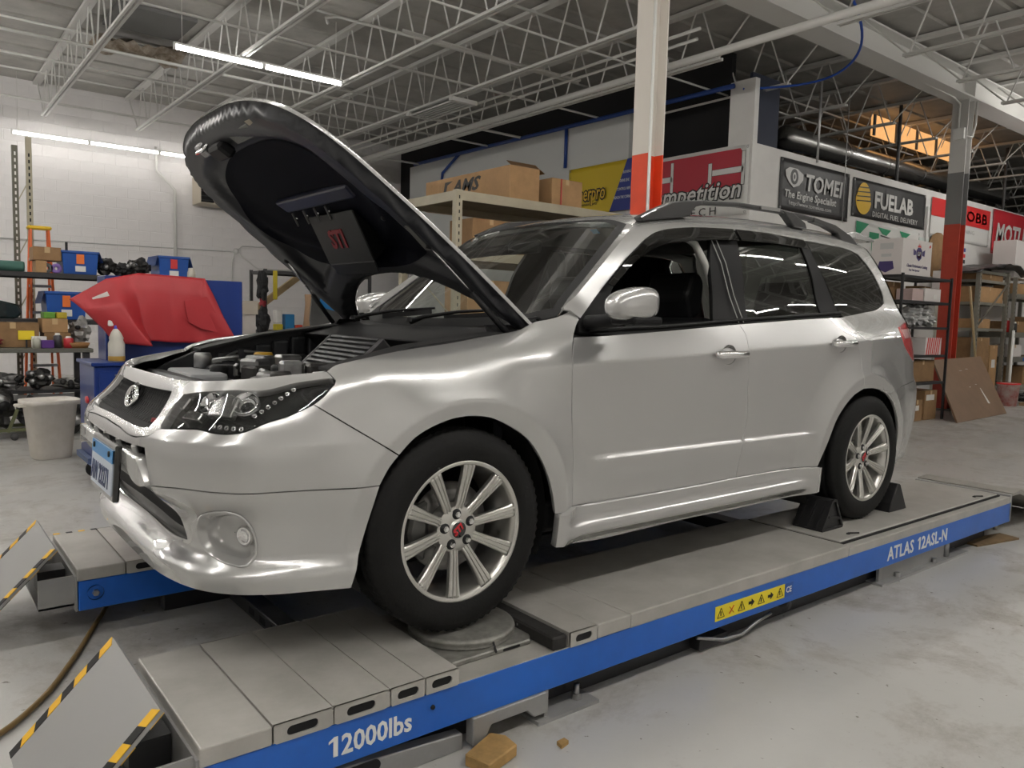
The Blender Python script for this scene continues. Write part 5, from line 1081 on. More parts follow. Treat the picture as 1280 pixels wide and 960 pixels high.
# wheel chocks
def chock(x, y, flip, label):
    t = empty('wheel_chock', (x, y, Z0+.004), math.pi if flip else 0, label=label, cat='wheel chock', group='black rubber wheel chocks at the near rear wheel')
    T = Matrix(((1, 0, 0, 0), (0, 0, -1, 0), (0, 1, 0, 0), (0, 0, 0, 1)))
    RB = mat('chock_rubber', (.013, .013, .014), .55)
    MB().prism([(-.10, 0), (.10, 0), (.085, .05), (.045, .12), (.015, .155), (-.01, .15)], -.08, .08, T).build('wedge', RB, t, bevel=.005)
    mb = MB()
    for a, b in (((-.095, .006), (-.01, .148)), ((-.01, .148), (.02, .148)), ((.095, .006), (.02, .15)), ((-.095, .006), (.095, .006)), ((-.04, .07), (.07, .05))): mb.bar((a[0], -.084, a[1]), (b[0], -.084, b[1]), .012, .012)
    mb.build('end_rib', RB, t)
    for y in (-.05, 0, .05): MB().bar((-.10, y, .01), (-.02, y, .14), .014, .012).build('rib', RB, t)
chock(2.26, -.80, False, 'black rubber chock in front of the near rear wheel'); chock(2.975, -.80, True, 'black rubber chock behind the near rear wheel')
# loose things on the floor by the lift
wd = MB().prism([(-.075, -.045), (.06, -.055), (.085, .0), (.07, .05), (-.07, .045)], 0, .038).build('wood_offcut', mat('raw_wood', (.48, .29, .10), .7, noise=.35, nscale=14), loc=(-.085, -1.155, 0), rot=(0, 0, .35), bevel=.004); setp(wd, 'short offcut of pale timber on the floor under the capacity lettering', 'wood block')
wd = MB().prism([(-.02, -.012), (.018, -.01), (.022, .01), (-.01, .014)], 0, .012).build('wood_chip', mat('raw_wood', (.48, .29, .10), .7), loc=(.14, -1.22, 0), rot=(0, 0, .2)); setp(wd, 'tiny pale wood chip lying on the floor beside the timber offcut', 'wood chip')
wd = MB().box(-.2, .22, -.06, .06, 0, .012).build('wood_shim', mat('brown_shim', (.20, .13, .06), .75, noise=.3, nscale=10), loc=(3.84, -1.04, 0), rot=(0, 0, -.2)); setp(wd, 'flat brown wood shim on the floor under the rear end of the runway', 'wood shim')
hs = MB().tube([Vector(p) for p in crom([(-1.6, -.42), (-1.35, -.30), (-1.21, -.197), (-1.086, -.036), (-.952, .23), (-.788, .618), (-.7, .8), (-.5, .9)], .05).tolist() and [(a, b, .012) for a, b in crom([(-1.6, -.42), (-1.35, -.30), (-1.21, -.197), (-1.086, -.036), (-.952, .23), (-.788, .618), (-.7, .8), (-.5, .9)], .05)]], .0095, 8).build('air_hose', mat('hose_tan', (.20, .13, .045), .5)); setp(hs, 'thin brown air hose running across the floor between the runways', 'hose')
# ------------------------------------------------------------------ background things
TAPE = mat('packing_tape', (.52, .36, .19), .35); PAPER = mat('paper_white', (.72, .71, .68), .7); INK = mat('ink_black', (.02, .02, .02), .6); TOTEB = mat('tote_blue', (.008, .075, .34), .4); CABB = mat('cabinet_blue', (.004, .026, .17), .35, coat=.3); STEELB = mat('shelf_black', (.018, .018, .02), .5); BEIGE = mat('rack_beige', (.42, .38, .28), .5, noise=.15, nscale=4); GALV = mat('rack_galvanised', (.30, .29, .25), .45, .5, noise=.2, nscale=5)
BANB = mat('banner_black', (.022, .022, .023), .45, bump=.25, bscale=3); BANR = mat('banner_red', (.42, .015, .035), .5, bump=.3, bscale=4); BANW = mat('banner_white', (.68, .68, .66), .6); SILVT = mat('print_silver', (.55, .55, .54), .5); GOLD = mat('print_yellow', (.72, .45, .03), .5); GREENP = mat('print_green', (.01, .27, .12), .5); REDP = mat('print_red', (.62, .02, .02), .5); NAVP = mat('print_navy', (.06, .04, .16), .5); BLUEP = mat('print_blue', (.012, .03, .22), .5)
def carton(x0, x1, y0, y1, z0, z1, label, m=CARD, group=None, rz=0, name='carton', flaps=False, tape=True, lab=None):
    t = empty(name, ((x0+x1)/2, (y0+y1)/2, z0), rz, label=label, cat='carton' if name == 'carton' else 'box', group=group); w, d, h = (x1-x0)/2, (y1-y0)/2, z1-z0
    MB().box(-w, w, -d, d, 0, h).build('box_body', m, t, bevel=.004)
    if tape: MB().box(-.025, .025, -d-.001, d+.001, h-.06, h+.001).build('tape', TAPE, t)
    for q in (-d-.0005, ): MB().box(-w, w, q-.0005, q+.0005, h*.995, h).build('flap_seam', CARD2, t)
    if flaps:
        MB().add([(-w, -d, h), (w, -d, h), (w, -d-.05, h+.09), (-w, -d-.05, h+.09)], [(0, 1, 2, 3), (3, 2, 1, 0)]).build('flap', m, t)
        MB().add([(w, -d, h), (w, d, h), (w+.06, d, h+.07), (w+.06, -d, h+.07)], [(0, 1, 2, 3), (3, 2, 1, 0)]).build('flap', m, t)
    if lab: MB().box(lab[0], lab[1], -d-.002, -d-.0005, lab[2], lab[3]).build('shipping_label', PAPER, t)
    return t
def lump(name, c, r, m, label, cat, group, seed=1, n=3, sq=(1, 1, 1)):
    bm = bmesh.new(); bmesh.ops.create_icosphere(bm, subdivisions=3, radius=1); rr = random.Random(seed); ph = [rr.uniform(0, 6) for _ in range(9)]
    for v in bm.verts:
        p = v.co; k = 1+.22*math.sin(5*p.x+ph[0])*math.sin(4*p.y+ph[1])+.16*math.sin(9*p.z+ph[2]+3*p.x)+.10*math.sin(14*p.y+ph[3])
        v.co = Vector((p.x*r*k*sq[0], p.y*r*k*sq[1], p.z*r*k*sq[2]))
    zmin = min(v.co.z for v in bm.verts)
    me = bpy.data.meshes.new(name); bm.to_mesh(me); bm.free(); me.polygons.foreach_set('use_smooth', [False]*len(me.polygons))
    o = link(name, me, m, None, (c[0], c[1], c[2]-zmin)); setp(o, label, cat, group)
    for k in range(n):
        a = rr.uniform(0, 6.28); q = Vector((math.cos(a)*r*.7*sq[0], -abs(math.sin(a))*r*.8*sq[1], rr.uniform(-.3, .6)*r*sq[2]))
        MB().lathe([(0, .05*r/.1), (.28*r, .05*r/.1), (.32*r, .02), (.32*r, -.04)], 12, Matrix.Translation(q) @ Vector((rr.uniform(-1, 1), -1, rr.uniform(-.3, .8))).to_track_quat('Z', 'Y').to_matrix().to_4x4()).build('flange', rr.choice([IRON, ALUM, BLACK]), o)
    return o
def rack(name, x0, x1, y0, y1, h, shelves, m, label, post=.045, shelf_t=.05, brace=True, holes=True, cat='shelving rack'):
    t = empty(name, (x0, y0, 0), label=label, cat=cat); W, D = x1-x0, y1-y0
    for px_ in (0, W):
        for py_ in (0, D):
            p = MB().box(px_-post/2, px_+post/2, py_-post/2, py_+post/2, 0, h).build('post', m, t)
            if holes and py_ == 0:
                hm = MB()
                for k in range(int(h/.075)): hm.box(px_-.007, px_+.007, -post/2-.001, -post/2+.0005, .05+.075*k, .085+.075*k)
                q = hm.build('post_slots', DARK, p); q['kind'] = 'stuff'
    for z in shelves:
        MB().box(0, W, 0, .03, z-shelf_t, z).build('beam', m, t); MB().box(0, W, D-.03, D, z-shelf_t, z).build('beam', m, t); MB().box(0, .03, 0, D, z-shelf_t, z).build('side_rail', m, t); MB().box(W-.03, W, 0, D, z-shelf_t, z).build('side_rail', m, t); MB().box(.01, W-.01, .01, D-.01, z-.018, z-.003).build('shelf_board', m if m is STEELB else mat('shelf_board_wood', (.26, .21, .13), .75, noise=.3, nscale=5), t)
    if brace:
        zs = [.2]+[s for s in shelves]
        for a, b in zip(zs[:-1], zs[1:]): MB().bar((0, 0, a), (0, D, b-.06), .02, .006).build('brace', m, t)
    return t
# ---- left: black shelving with totes and parts
rack('steel_shelving', -1.5, 1.36, 6.62, 7.25, 1.66, (.30, 1.15, 1.64), STEELB, 'black perforated steel shelving holding blue totes and car parts', holes=True, brace=False)
pr = empty('rack_upright', (-.26, 7.98, 0), label='tall perforated rack upright standing against the white block wall', cat='rack upright')
for x in (0, .14):
    p = MB().box(x-.03, x+.03, -.03, .03, 0, 3.14+x*.8).build('post', mat('upright_grey', (.12, .115, .09), .5, .5) if x == 0 else BEIGE, pr); hm = MB()
    for k in range(40): hm.box(x-.008, x+.008, -.032, -.0295, .1+.075*k, .14+.075*k)
    q = hm.build('post_slots', DARK if x else PAPER, p); q['kind'] = 'stuff'
for k in range(4): MB().bar((0, 0, .6+.62*k), (.14, 0, .9+.62*k), .012).build('brace', BEIGE, pr)
def tote(x0, x1, y0, y1, z0, z1, label, tag):
    t = empty('storage_tote', ((x0+x1)/2, (y0+y1)/2, z0), label=label, cat='storage tote', group='blue flip-lid totes'); w, d, h = (x1-x0)/2, (y1-y0)/2, z1-z0
    V = []
    for z, k in ((0, .88), (h*.9, .97), (h*.9, 1.03), (h, 1.03)):
        V += [(-w*k, -d*k, z), (w*k, -d*k, z), (w*k, d*k, z), (-w*k, d*k, z)]
    F = [(3, 2, 1, 0)]+[(4*i+j, 4*i+(j+1) % 4, 4*i+4+(j+1) % 4, 4*i+4+j) for i in range(3) for j in range(4)]
    MB().add(V, F).build('tub', TOTEB, t, bevel=.006)
    for s in (-1, 1): MB().add([(s*w*1.03, -d, h), (s*w*1.03, d, h), (s*w*1.22, d, h*.55), (s*w*1.22, -d, h*.55)], [(0, 1, 2, 3), (3, 2, 1, 0)]).build('lid_flap', TOTEB, t)
    tg = MB().box(-.04, .035, -d*.99-.004, -d*.99, h*.45, h*.86).build('tag', mat('tag_' + tag, (.78, .17, .02) if tag == 'orange' else (.6, .03, .03), .5), t)
    MB().box(-.05, .05, -d*.95-.002, -d*.95+.004, h*.12, h*.36).build('printed_mark', PAPER, t)
    return t
tote(.0, .36, 6.66, 7.1, 1.64, 1.89, 'blue tote with orange tag on the top shelf beside a tan carton', 'orange'); tote(.97, 1.31, 6.66, 7.1, 1.64, 1.90, 'blue tote with red tag at the end of the top shelf above the red cover', 'red'); tote(-.16, .24, 6.66, 7.1, 1.15, 1.45, 'blue tote with orange tag on the lower shelf behind the red cover', 'orange')
carton(-.26, 0, 6.66, 6.95, 1.77, 1.91, 'tan carton with a hand hole raised beside the blue tote', CARD2); carton(-.24, -.14, 6.64, 6.9, 1.64, 1.765, 'small scuffed carton under the tan carton on the top shelf', CARD, tape=False)
for x, m, lb in ((-.10, mat('grey_roll', (.13, .14, .14), .6), 'grey tape roll standing beside the purple roll'), (-.015, mat('purple_roll', (.22, .13, .42), .5), 'purple film roll standing on the top shelf')):
    o = MB().lathe([(.018, -.04), (.05, -.04), (.052, .04), (.018, .04)], 20, Matrix.Rotation(math.radians(90), 4, 'X'), closed=True).build('tape_roll', m, None, (x-.03, 6.72, 1.692)); setp(o, lb, 'roll')
o = MB().lathe([(0, -.5), (.052, -.5), (.055, -.46), (.055, .28), (.05, .3), (0, .3)], 16, None, 'x').build('fabric_roll', mat('teal_roll', (.06, .16, .13), .6), None, (-.62, 6.85, 1.70)); setp(o, 'dark teal roll lying on the top shelf at the picture edge', 'roll')
o = MB().lathe([(0, 0), (.05, 0), (.052, .09), (.04, .11), (.04, .13), (0, .13)], 16).build('plastic_jar', mat('jar_cream', (.62, .58, .5), .5), None, (1.28, 6.70, 1.90-.26)); o.location.x = 1.335; setp(o, 'cream plastic jar standing at the end of the black shelf', 'jar')
for i, (x, r, sq) in enumerate(((.46, .09, (1, 1, 1)), (.62, .085, (1.1, 1, .85)), (.80, .10, (1.1, 1, .95)))):
    lump('engine_component', (x, 6.85, 1.64), r, [IRON, mat('sooty_part', (.02, .02, .022), .6), IRON][i], ['sooty cast engine part next to the orange tagged tote', 'flat black engine part in the middle of the top shelf', 'lumpy grey gearbox part beside the red tagged tote'][i], 'engine part', 'engine parts on the top shelf', 10+i, 4, sq)
o = MB().box(-.012, .012, -.012, .012, 0, .36).build('rod', BLACK, None, (.10, 7.0, 1.64)); setp(o, 'black rod standing upright behind the blue tote', 'rod')
ld = empty('step_ladder', (-.08, 7.60, 0), label='orange step ladder with yellow top behind the shelving', cat='ladder')
for x in (-.09, .09):
    for y in (-.14, .14): MB().bar((x*1.7, y*2.2, 0), (x*.95, y*.3, 2.16), .022, .03).build('leg', mat('ladder_orange', (.75, .14, .03), .5), ld)
MB().box(-.12, .12, -.07, .07, 2.16, 2.20).build('top_cap', mat('ladder_yellow', (.85, .55, .02), .45), ld, bevel=.012)
for k in range(6): MB().box(-.16+.01*k, .16-.01*k, -.28+.04*k, -.2+.04*k, .3+.3*k, .33+.3*k).build('tread', ALUM, ld)
carton(-.72, -.27, 6.28, 6.58, .872, 1.12, 'wide open carton on the bench beside small stacked cartons', CARD2, lab=(-.2, -.12, .12, .18)); carton(-.24, -.01, 6.30, 6.6, 1.022, 1.165, 'small printed carton on top of another in the cluttered bench stack', CARD, lab=None); carton(-.225, .015, 6.30, 6.6, .872, 1.02, 'small printed carton at the bottom of the bench stack', CARD2)
for x0, x1, m, lb in ((-.22, -.115, mat('green_pack', (.12, .3, .03), .5), 'flat green pack lying on the small bench carton'), (-.105, -.01, mat('olive_pack', (.45, .35, .02), .5), 'flat yellow pack lying on the small bench carton')):
    o = MB().box(x0, x1, 6.33, 6.55, 1.1665, 1.23).build('parts_pack', m, bevel=.006); setp(o, lb, 'pack')
bn = empty('work_bench', (-.45, 6.0, 0), label='dark work bench covered with parts in front of the black shelving', cat='work bench')
MB().box(-1.1, .62, 0, .62, .83, .87).build('bench_top', mat('bench_grey', (.10, .10, .085), .6), bn, bevel=.006)
for x in (-1.05, .56):
    for y in (.05, .56): MB().box(x-.03, x+.03, y-.03, y+.03, 0, .83).build('leg', STEELB, bn)
MB().box(-1.08, .6, .1, .6, .42, .45).build('lower_shelf', STEELB, bn)
o = MB().box(-.07, .07, -.001, .001, -.045, .045).build('price_sign', mat('sign_yellow', (.85, .66, .02), .5), None, (-.385, 6.25, .995)); setp(o, 'small yellow sign standing on the bench', 'sign'); MB().box(-.008, .008, -.002, .002, -.124, -.045).build('sign_stem', STEELB, o)
for nm, x0, x1, z1, m, lb, ct in (('paper_stack', -.345, -.215, .985, PAPER, 'upright white paper stack on the bench', 'paper'), ('parts_box', -.275, -.165, .95, mat('purple_box', (.10, .03, .22), .5), 'small purple box at the front of the bench', 'box')):
    o = MB().box(x0, x1, 6.10 if nm == 'parts_box' else 6.2, 6.2 if nm == 'parts_box' else 6.26, .871, z1).build(nm, m, bevel=.004); setp(o, lb, ct)
def can(x, y, z, r, h, m, label, name='spray_can', cat='can', group=None):
    t = empty(name, (x, y, z), label=label, cat=cat, group=group)
    MB().lathe([(0, 0), (r, 0), (r, h*.78), (r*.75, h*.86), (0, h*.86)], 18).build('can_body', m, t); MB().lathe([(0, h), (r*.5, h), (r*.6, h*.86)], 14).build('can_cap', PAPER, t)
can(-.03, 6.15, .87, .045, .12, mat('can_red', (.5, .03, .04), .4), 'red spray can standing on the bench'); can(-.12, 6.2, .87, .04, .15, mat('can_dark', (.05, .05, .06), .4), 'dark bottle standing on the bench between purple box and red can', 'oil_bottle', 'bottle'); can(-.32, 6.08, .87, .035, .12, mat('bottle_clear', (.5, .5, .42), .3), 'pale squeeze bottle standing in front of the paper stack', 'squeeze_bottle', 'bottle')
o = MB().lathe([(0, 0), (.10, 0), (.125, .05), (.12, .055), (.095, .01), (0, .01)], 24).build('parts_tray', mat('wood_tray', (.32, .16, .06), .6), None, (.05, 6.2, .87)); setp(o, 'round brown wooden tray at the right end of the bench', 'tray')
lump('scrap_parts', (-.72, 6.25, .87), .09, mat('red_scrap', (.20, .02, .025), .5), 'pile of dark red scrap parts on the bench at the picture edge', 'parts pile', None, 31, 4, (1.4, 1, .55)); lump('wire_coil', (.12, 6.45, .87), .08, mat('steel_wire', (.3, .29, .28), .4, .7), 'tangled grey wire coil on the bench behind the wooden tray', 'wire coil', None, 33, 3, (1.2, 1, 1.6))
o = MB().prism([(-.45, 0), (.10, 0), (.16, .06), (.12, .15), (-.05, .19), (-.4, .16)], -.15, .15, Matrix(((1, 0, 0, 0), (0, 0, -1, 0), (0, 1, 0, 0), (0, 0, 0, 1)))).build('bumper_section', mat('dark_green_plastic', (.012, .022, .022), .2, coat=.6), None, (-.52, 6.85, 1.15), bevel=.02, seg=2); setp(o, 'dark glossy bumper section on the lower shelf at the picture edge', 'car part')
for i, (x, y, z, r, sq, m) in enumerate(((-.70, 5.95, 0.10, .16, (1.1, 1, 1.1), IRON), (-.36, 6.0, .08, .15, (1, 1, 1), mat('sooty_part', (.02, .02, .022), .6)), (-.05, 6.1, .0, .15, (1.1, 1, 1.0), IRON), (-.55, 6.25, .45, .10, (1.2, 1, .8), ALUM), (-.28, 6.25, .45, .10, (1.1, 1, .9), IRON), (-.02, 6.2, .45, .09, (1.6, 1, .6), mat('dull_alloy', (.22, .215, .2), .5, .6)))):
    lump('gearbox', (x, y, z), r, m, ['rusty engine block under the bench at the picture edge', 'black engine unit with blue hub under the bench', 'cast gearbox on the floor behind the white bin', 'pale alloy casing on the bench lower shelf at the picture edge', 'dark casing in the middle of the bench lower shelf', 'flat alloy casing at the right of the bench lower shelf'][i], 'engine part', 'engine parts under the bench', 40+i, 5, sq)
sd = empty('engine_stand', (-.5, 5.85, 0), label='low engine stand on casters under the bench', cat='engine stand')
for a, b in (((-.35, 0, .10), (.45, 0, .10)), ((-.35, .35, .10), (.45, .35, .10)), ((-.30, 0, .10), (-.30, .35, .10)), ((-.1, 0, .08), (-.02, -.02, .3))): MB().bar(a, b, .03, .03).build('rail', mat('stand_green', (.12, .13, .06), .5), sd)
for x in (-.05, .40): MB().lathe([(0, -.015), (.035, -.015), (.035, .015), (0, .015)], 14, Matrix.Translation((x, -.01, .036)), 'y').build('caster', mat('caster_grey', (.07, .07, .07), .5), sd)
o = MB().lathe([(0, 0), (.045, 0), (.05, .012), (0, .02)], 16, Matrix.Rotation(math.radians(90), 4, 'X')).build('hub_cap', mat('blue_cap', (.05, .16, .4), .3), None, (-.40, 5.835, .22)); setp(o, 'small blue cap on the black engine unit', 'cap')
# white bin
bin_ = empty('waste_bin', (-.40, 4.72, 0), .2, label='grubby white plastic bin on the floor left of the tool cabinet', cat='bin')
BINM = mat('bin_white', (.74, .70, .65), .5, noise=.2, nscale=5, col2=(.62, .58, .52)); V = []; prof = [(.135, 0), (.15, .02), (.195, .46), (.225, .47), (.228, .50), (.215, .505), (.185, .46), (.14, .03), (0, .03)]
mb = MB(); n = 24
for r, z in prof:
    for k in range(n):
        a = 2*math.pi*k/n; c, s = math.cos(a), math.sin(a); q = max(abs(c), abs(s)); e = (1/q)**.5; V.append((r*c*e, r*s*e*.85, z))
mb.add(V, [(i*n+k, i*n+(k+1) % n, (i+1)*n+(k+1) % n, (i+1)*n+k) for i in range(len(prof)-1) for k in range(n)], True); mb.build('bin_body', BINM, bin_)
for s in (-1, 1): MB().box(s*.23-.03, s*.23+.03, -.06, .06, .45, .475).build('grip', BINM, bin_, bevel=.008)
# tool cabinet with red cover
tc = empty('tool_cabinet', (.25, 3.45, 0), label='dark blue rolling tool cabinet with upper chest behind the car nose', cat='tool cabinet')
MB().box(-.58, .60, -.25, .30, .13, .88).build('lower_cabinet', CABB, tc, bevel=.008); MB().box(-.45, .56, .02, .30, .90, 1.53).build('upper_chest', CABB, tc, bevel=.006); MB().box(-.60, .62, -.27, .31, .88, .905).build('cabinet_top', CABB, tc, bevel=.004)
for k in range(4): 
    d = MB().box(-.55, .57, -.262, -.25, .16+.175*k, .315+.175*k).build('drawer', CABB, tc, bevel=.003); MB().box(-.45, .47, -.275, -.262, .285+.175*k, .297+.175*k).build('handle', ALUM, d)
MB().box(-.62, -.585, -.2, .25, .18, .22).build('side_handle', mat('slate_blue', (.06, .09, .18), .5), tc); MB().lathe([(0, .01), (.045, .01), (.05, 0)], 18, Matrix.Translation((-.582, .0, .62)) @ Matrix.Rotation(math.radians(-90), 4, 'Y') @ Matrix.Diagonal((.55, 1, 1, 1))).build('side_badge', mat('badge_red', (.55, .02, .03), .4), tc)
MB().box(-.60, -.38, -.26, -.22, .08, .15).build('toe_plate', mat('slate_blue', (.06, .09, .18), .5), tc)
for x in (-.5, .5):
    for y in (-.2, .24): MB().lathe([(0, -.02), (.06, -.02), (.065, 0), (.06, .02), (0, .02)], 18, Matrix.Translation((x, y, .065)), 'y').build('caster', BLACK, tc)
o = MB().box(-.03, .03, -.002, .002, -.055, .055).build('hanging_tag', PAPER, None, (-.17+.03, 3.185, .80), (0, .06, 0)); setp(o, 'white tag hanging on the blue cabinet front below the spray bottle', 'tag')
# red cover: creased sheet draped over the chest
cv = [[(-.44, 3.42, 1.345), (-.20, 3.44, 1.50), (.02, 3.46, 1.555), (.25, 3.46, 1.55), (.50, 3.47, 1.54), (.51, 3.47, 1.54)],
      [(-.41, 3.40, 1.32), (-.17, 3.40, 1.44), (.00, 3.41, 1.45), (.25, 3.42, 1.42), (.47, 3.41, 1.42), (.57, 3.42, 1.40)],
      [(-.36, 3.36, 1.27), (-.13, 3.30, 1.32), (.02, 3.39, 1.31), (.25, 3.41, 1.30), (.46, 3.40, 1.27), (.63, 3.38, 1.24)],
      [(-.24, 3.35, 1.14), (-.04, 3.25, 1.16), (.03, 3.38, 1.17), (.25, 3.41, 1.16), (.47, 3.41, 1.14), (.70, 3.36, 1.10)],
      [(-.17, 3.35, 1.04), (.06, 3.22, 1.02), (.08, 3.38, 1.055), (.25, 3.41, 1.04), (.50, 3.41, 1.035), (.74, 3.36, 1.03)]]
mb = MB(); R_, K_ = 25, 41; V = []; g = np.array(cv)
for i in range(R_):
    fi = i/(R_-1)*4; i0 = min(int(fi), 3); a = fi-i0
    for j in range(K_):
        fj = j/(K_-1)*5; j0 = min(int(fj), 4); b = fj-j0; bb = b*b*(3-2*b)*.5+b*.5
        p = (g[i0, j0]*(1-bb)+g[i0, j0+1]*bb)*(1-a)+(g[i0+1, j0]*(1-bb)+g[i0+1, j0+1]*bb)*a
        V.append((p[0], p[1]-.008*math.sin(fj*6.0)*math.sin(fi*1.1)-.006*abs(math.sin(fj*3.14)), p[2]))
mb.add(V, [(i*K_+j, i*K_+j+1, (i+1)*K_+j+1, (i+1)*K_+j) for i in range(R_-1) for j in range(K_-1)], True)
o = mb.build('wing_cover', RED); so = o.modifiers.new('thick', 'SOLIDIFY'); so.thickness = .006; so.offset = 0; setp(o, 'red vinyl wing cover draped over the blue tool chest', 'wing cover')
MB().prism([(-.055, -.035), (.055, -.035), (.055, .035), (-.055, .035)], 0, .002, frame((-.24, 3.372, 1.355), (.9, -.1, .45), (-.3, -.25, .85))).build('cover_label', PAPER, o)
MB().prism([(.33, .26), (.50, .30), (.66, 0), (.45, .05), (.36, .10)], 0, .006, Matrix(((1, 0, 0, 0), (0, 0, -1, 3.385), (0, 1, 0, 1.10), (0, 0, 0, 1)))).build('folded_corner', RED, o)
# spray bottle
sp = empty('spray_bottle', (-.16, 3.32, .905), label='clear spray bottle with white and blue trigger on the blue cabinet', cat='spray bottle')
MB().lathe([(0, 0), (.052, 0), (.056, .01), (.056, .13), (.045, .155), (.05, .17), (.035, .21), (.018, .24), (.018, .255), (0, .255)], 22).build('bottle', mat('bottle_haze', (.55, .53, .47), .3, coat=.4), sp); MB().lathe([(.0525, .002), (.057, .011), (.057, .04)], 22).build('liquid', mat('amber_liquid', (.5, .3, .06), .3), sp)
MB().box(-.055, .03, -.014, .014, .255, .30).build('trigger_head', PAPER, sp, bevel=.01, seg=2); MB().bar((.02, 0, .285), (.055, 0, .245), .016, .012).build('trigger', mat('trigger_blue', (.04, .04, .35), .4), sp); MB().lathe([(.020, .235), (.022, .262), (0, .262)], 14).build('collar', mat('trigger_blue', (.04, .04, .35), .4), sp)
o = MB().tube([(.06, 3.30, .925), (.36, 3.28, .925)], .02, 10).build('torch', mat('torch_grey', (.10, .10, .105), .4)); setp(o, 'grey cylindrical torch lying on the blue cabinet', 'torch')
# back wall fittings
hu = empty('unit_heater', (3.40, 13.2, 3.40), label='beige unit heater with dark louvres on the block wall behind the bonnet', cat='heater')
MB().box(0, .85, 0, .55, 0, .55).build('casing', mat('heater_beige', (.50, .44, .35), .5), hu, bevel=.01); MB().box(.01, .26, -.004, .01, .02, .53).build('louvre_recess', DARK, hu)
for k in range(6): MB().box(.01, .26, -.02, .01, .05+.085*k, .066+.085*k, None).build('louvre', STEELB, hu)
pp = MB().tube([(2.72, 13.72, 4.45), (2.72, 13.72, 4.0), (3.06, 13.72, 3.66), (3.06, 13.72, 1.7)], .03, 10).build('vent_pipe', STEELW); setp(pp, 'white bent vent pipe running down the block wall', 'pipe')
cd = MB().tube([(-1, 13.77, 2.46), (4.28, 13.77, 2.53), (4.42, 13.77, 2.66), (5.8, 13.77, 2.68)], .012, 6).build('wall_conduit', mat('conduit_grey', (.5, .5, .49), .5)); setp(cd, 'thin grey conduit running along the block wall', 'conduit'); MB().lathe([(0, .03), (.06, .03), (.06, 0)], 14, Matrix.Translation((4.29, 13.79, 2.54)) @ Matrix.Rotation(math.radians(90), 4, 'X')).build('junction_box', STEELW, cd); MB().tube([(4.3, 13.77, 2.52), (4.75, 13.77, 2.2), (5.8, 13.77, 2.2)], .012, 6).build('branch', STEELW, cd); MB().tube([(4.26, 13.77, 2.5), (4.2, 13.77, 2.3), (4.2, 13.77, 1.0)], .012, 6).build('branch', STEELW, cd)
# foam boards, far dark rack, leaning timber
fb = empty('foam_board', (2.0, 7.5, 0), label='white foam board leaning beside the blue tool chest', cat='board'); MB().box(0, .40, 0, .05, 0, 1.32).build('board', mat('foam_white', (.62, .58, .55), .8, noise=.12, nscale=5), fb); MB().box(-.02, .42, -.03, .0, 1.25, 1.43).build('top_strip', mat('foam_tan', (.58, .52, .44), .8), fb); MB().box(-.02, .10, -.03, .0, 0, 1.25).build('side_strip', mat('foam_pink', (.60, .50, .48), .8), fb)
rack('parts_rack', 3.1, 4.9, 9.0, 9.6, 1.95, (.4, 1.0, 1.93), mat('dark_rack', (.05, .05, .052), .5), 'dark parts rack with hung black jackets against the white wall', brace=False, holes=False)
o = MB().bar((1.62, 9.9, .04), (4.35, 9.9, 2.15), .08, .10).build('timber', mat('timber_tan', (.45, .33, .18), .7)); setp(o, 'long tan timber leaning behind the dark parts rack', 'timber')
for i, (x0, x1, z0, z1, m, lb, ct) in enumerate(((2.93, 3.10, 1.42, 1.92, mat('jacket_black', (.012, .012, .014), .7), 'black jacket bundle hung high on the rack post', 'jacket'), (2.90, 3.12, .90, 1.36, mat('jacket_black', (.012, .012, .014), .7), 'black jacket bundle hung low on the rack post', 'jacket'), (2.97, 3.07, 1.34, 1.52, mat('cloth_red', (.28, .02, .03), .7), 'dark red rag hung between the jackets', 'rag'))):
    o = lump('hung_jacket' if ct == 'jacket' else 'rag', ((x0+x1)/2, 8.88, z0), (z1-z0)/2.2, m, lb, ct, None, 60+i, 0, ((x1-x0)/(z1-z0)*1.0, .4, 1))
for nm, x0, x1, z0, z1, m, lb, ct in (('spirit_level', 3.22, 3.29, 1.48, 1.93, mat('level_yellow', (.6, .48, .03), .5), 'yellow spirit level hung on the dark rack', 'level'), ('small_bin', 3.45, 3.60, 1.0, 1.26, mat('bin_blue', (.02, .2, .45), .5), 'small blue bin on the dark rack', 'bin'), ('parts_pouch', 3.30, 3.41, 1.0, 1.10, mat('pouch_yellow', (.6, .5, .03), .5), 'yellow pouch beside the small blue bin', 'pouch'), ('parts_can', 3.62, 3.74, 1.0, 1.09, mat('pouch_red', (.6, .05, .02), .5), 'red tin on the dark rack beside the small blue bin', 'tin'), ('paper_card', 3.30, 3.40, 1.12, 1.32, PAPER, 'white card standing behind the yellow pouch', 'card')):
    o = MB().box(x0, x1, 8.975 if z0 > 1.3 else 9.05, 8.999 if z0 > 1.3 else 9.2, z0, z1).build(nm, m, bevel=.01); setp(o, lb, ct)
o = MB().lathe([(0, 0), (.11, 0), (.07, .42), (.08, .58), (0, .58)], 14).build('paper_roll', mat('kraft', (.45, .29, .18), .8), None, (3.80, 8.93, 1.0)); setp(o, 'kraft paper roll standing on the dark rack', 'paper roll')
TP = Matrix.Translation((4.15, 8.55, 0)) @ Matrix.Rotation(math.radians(78), 4, 'X')
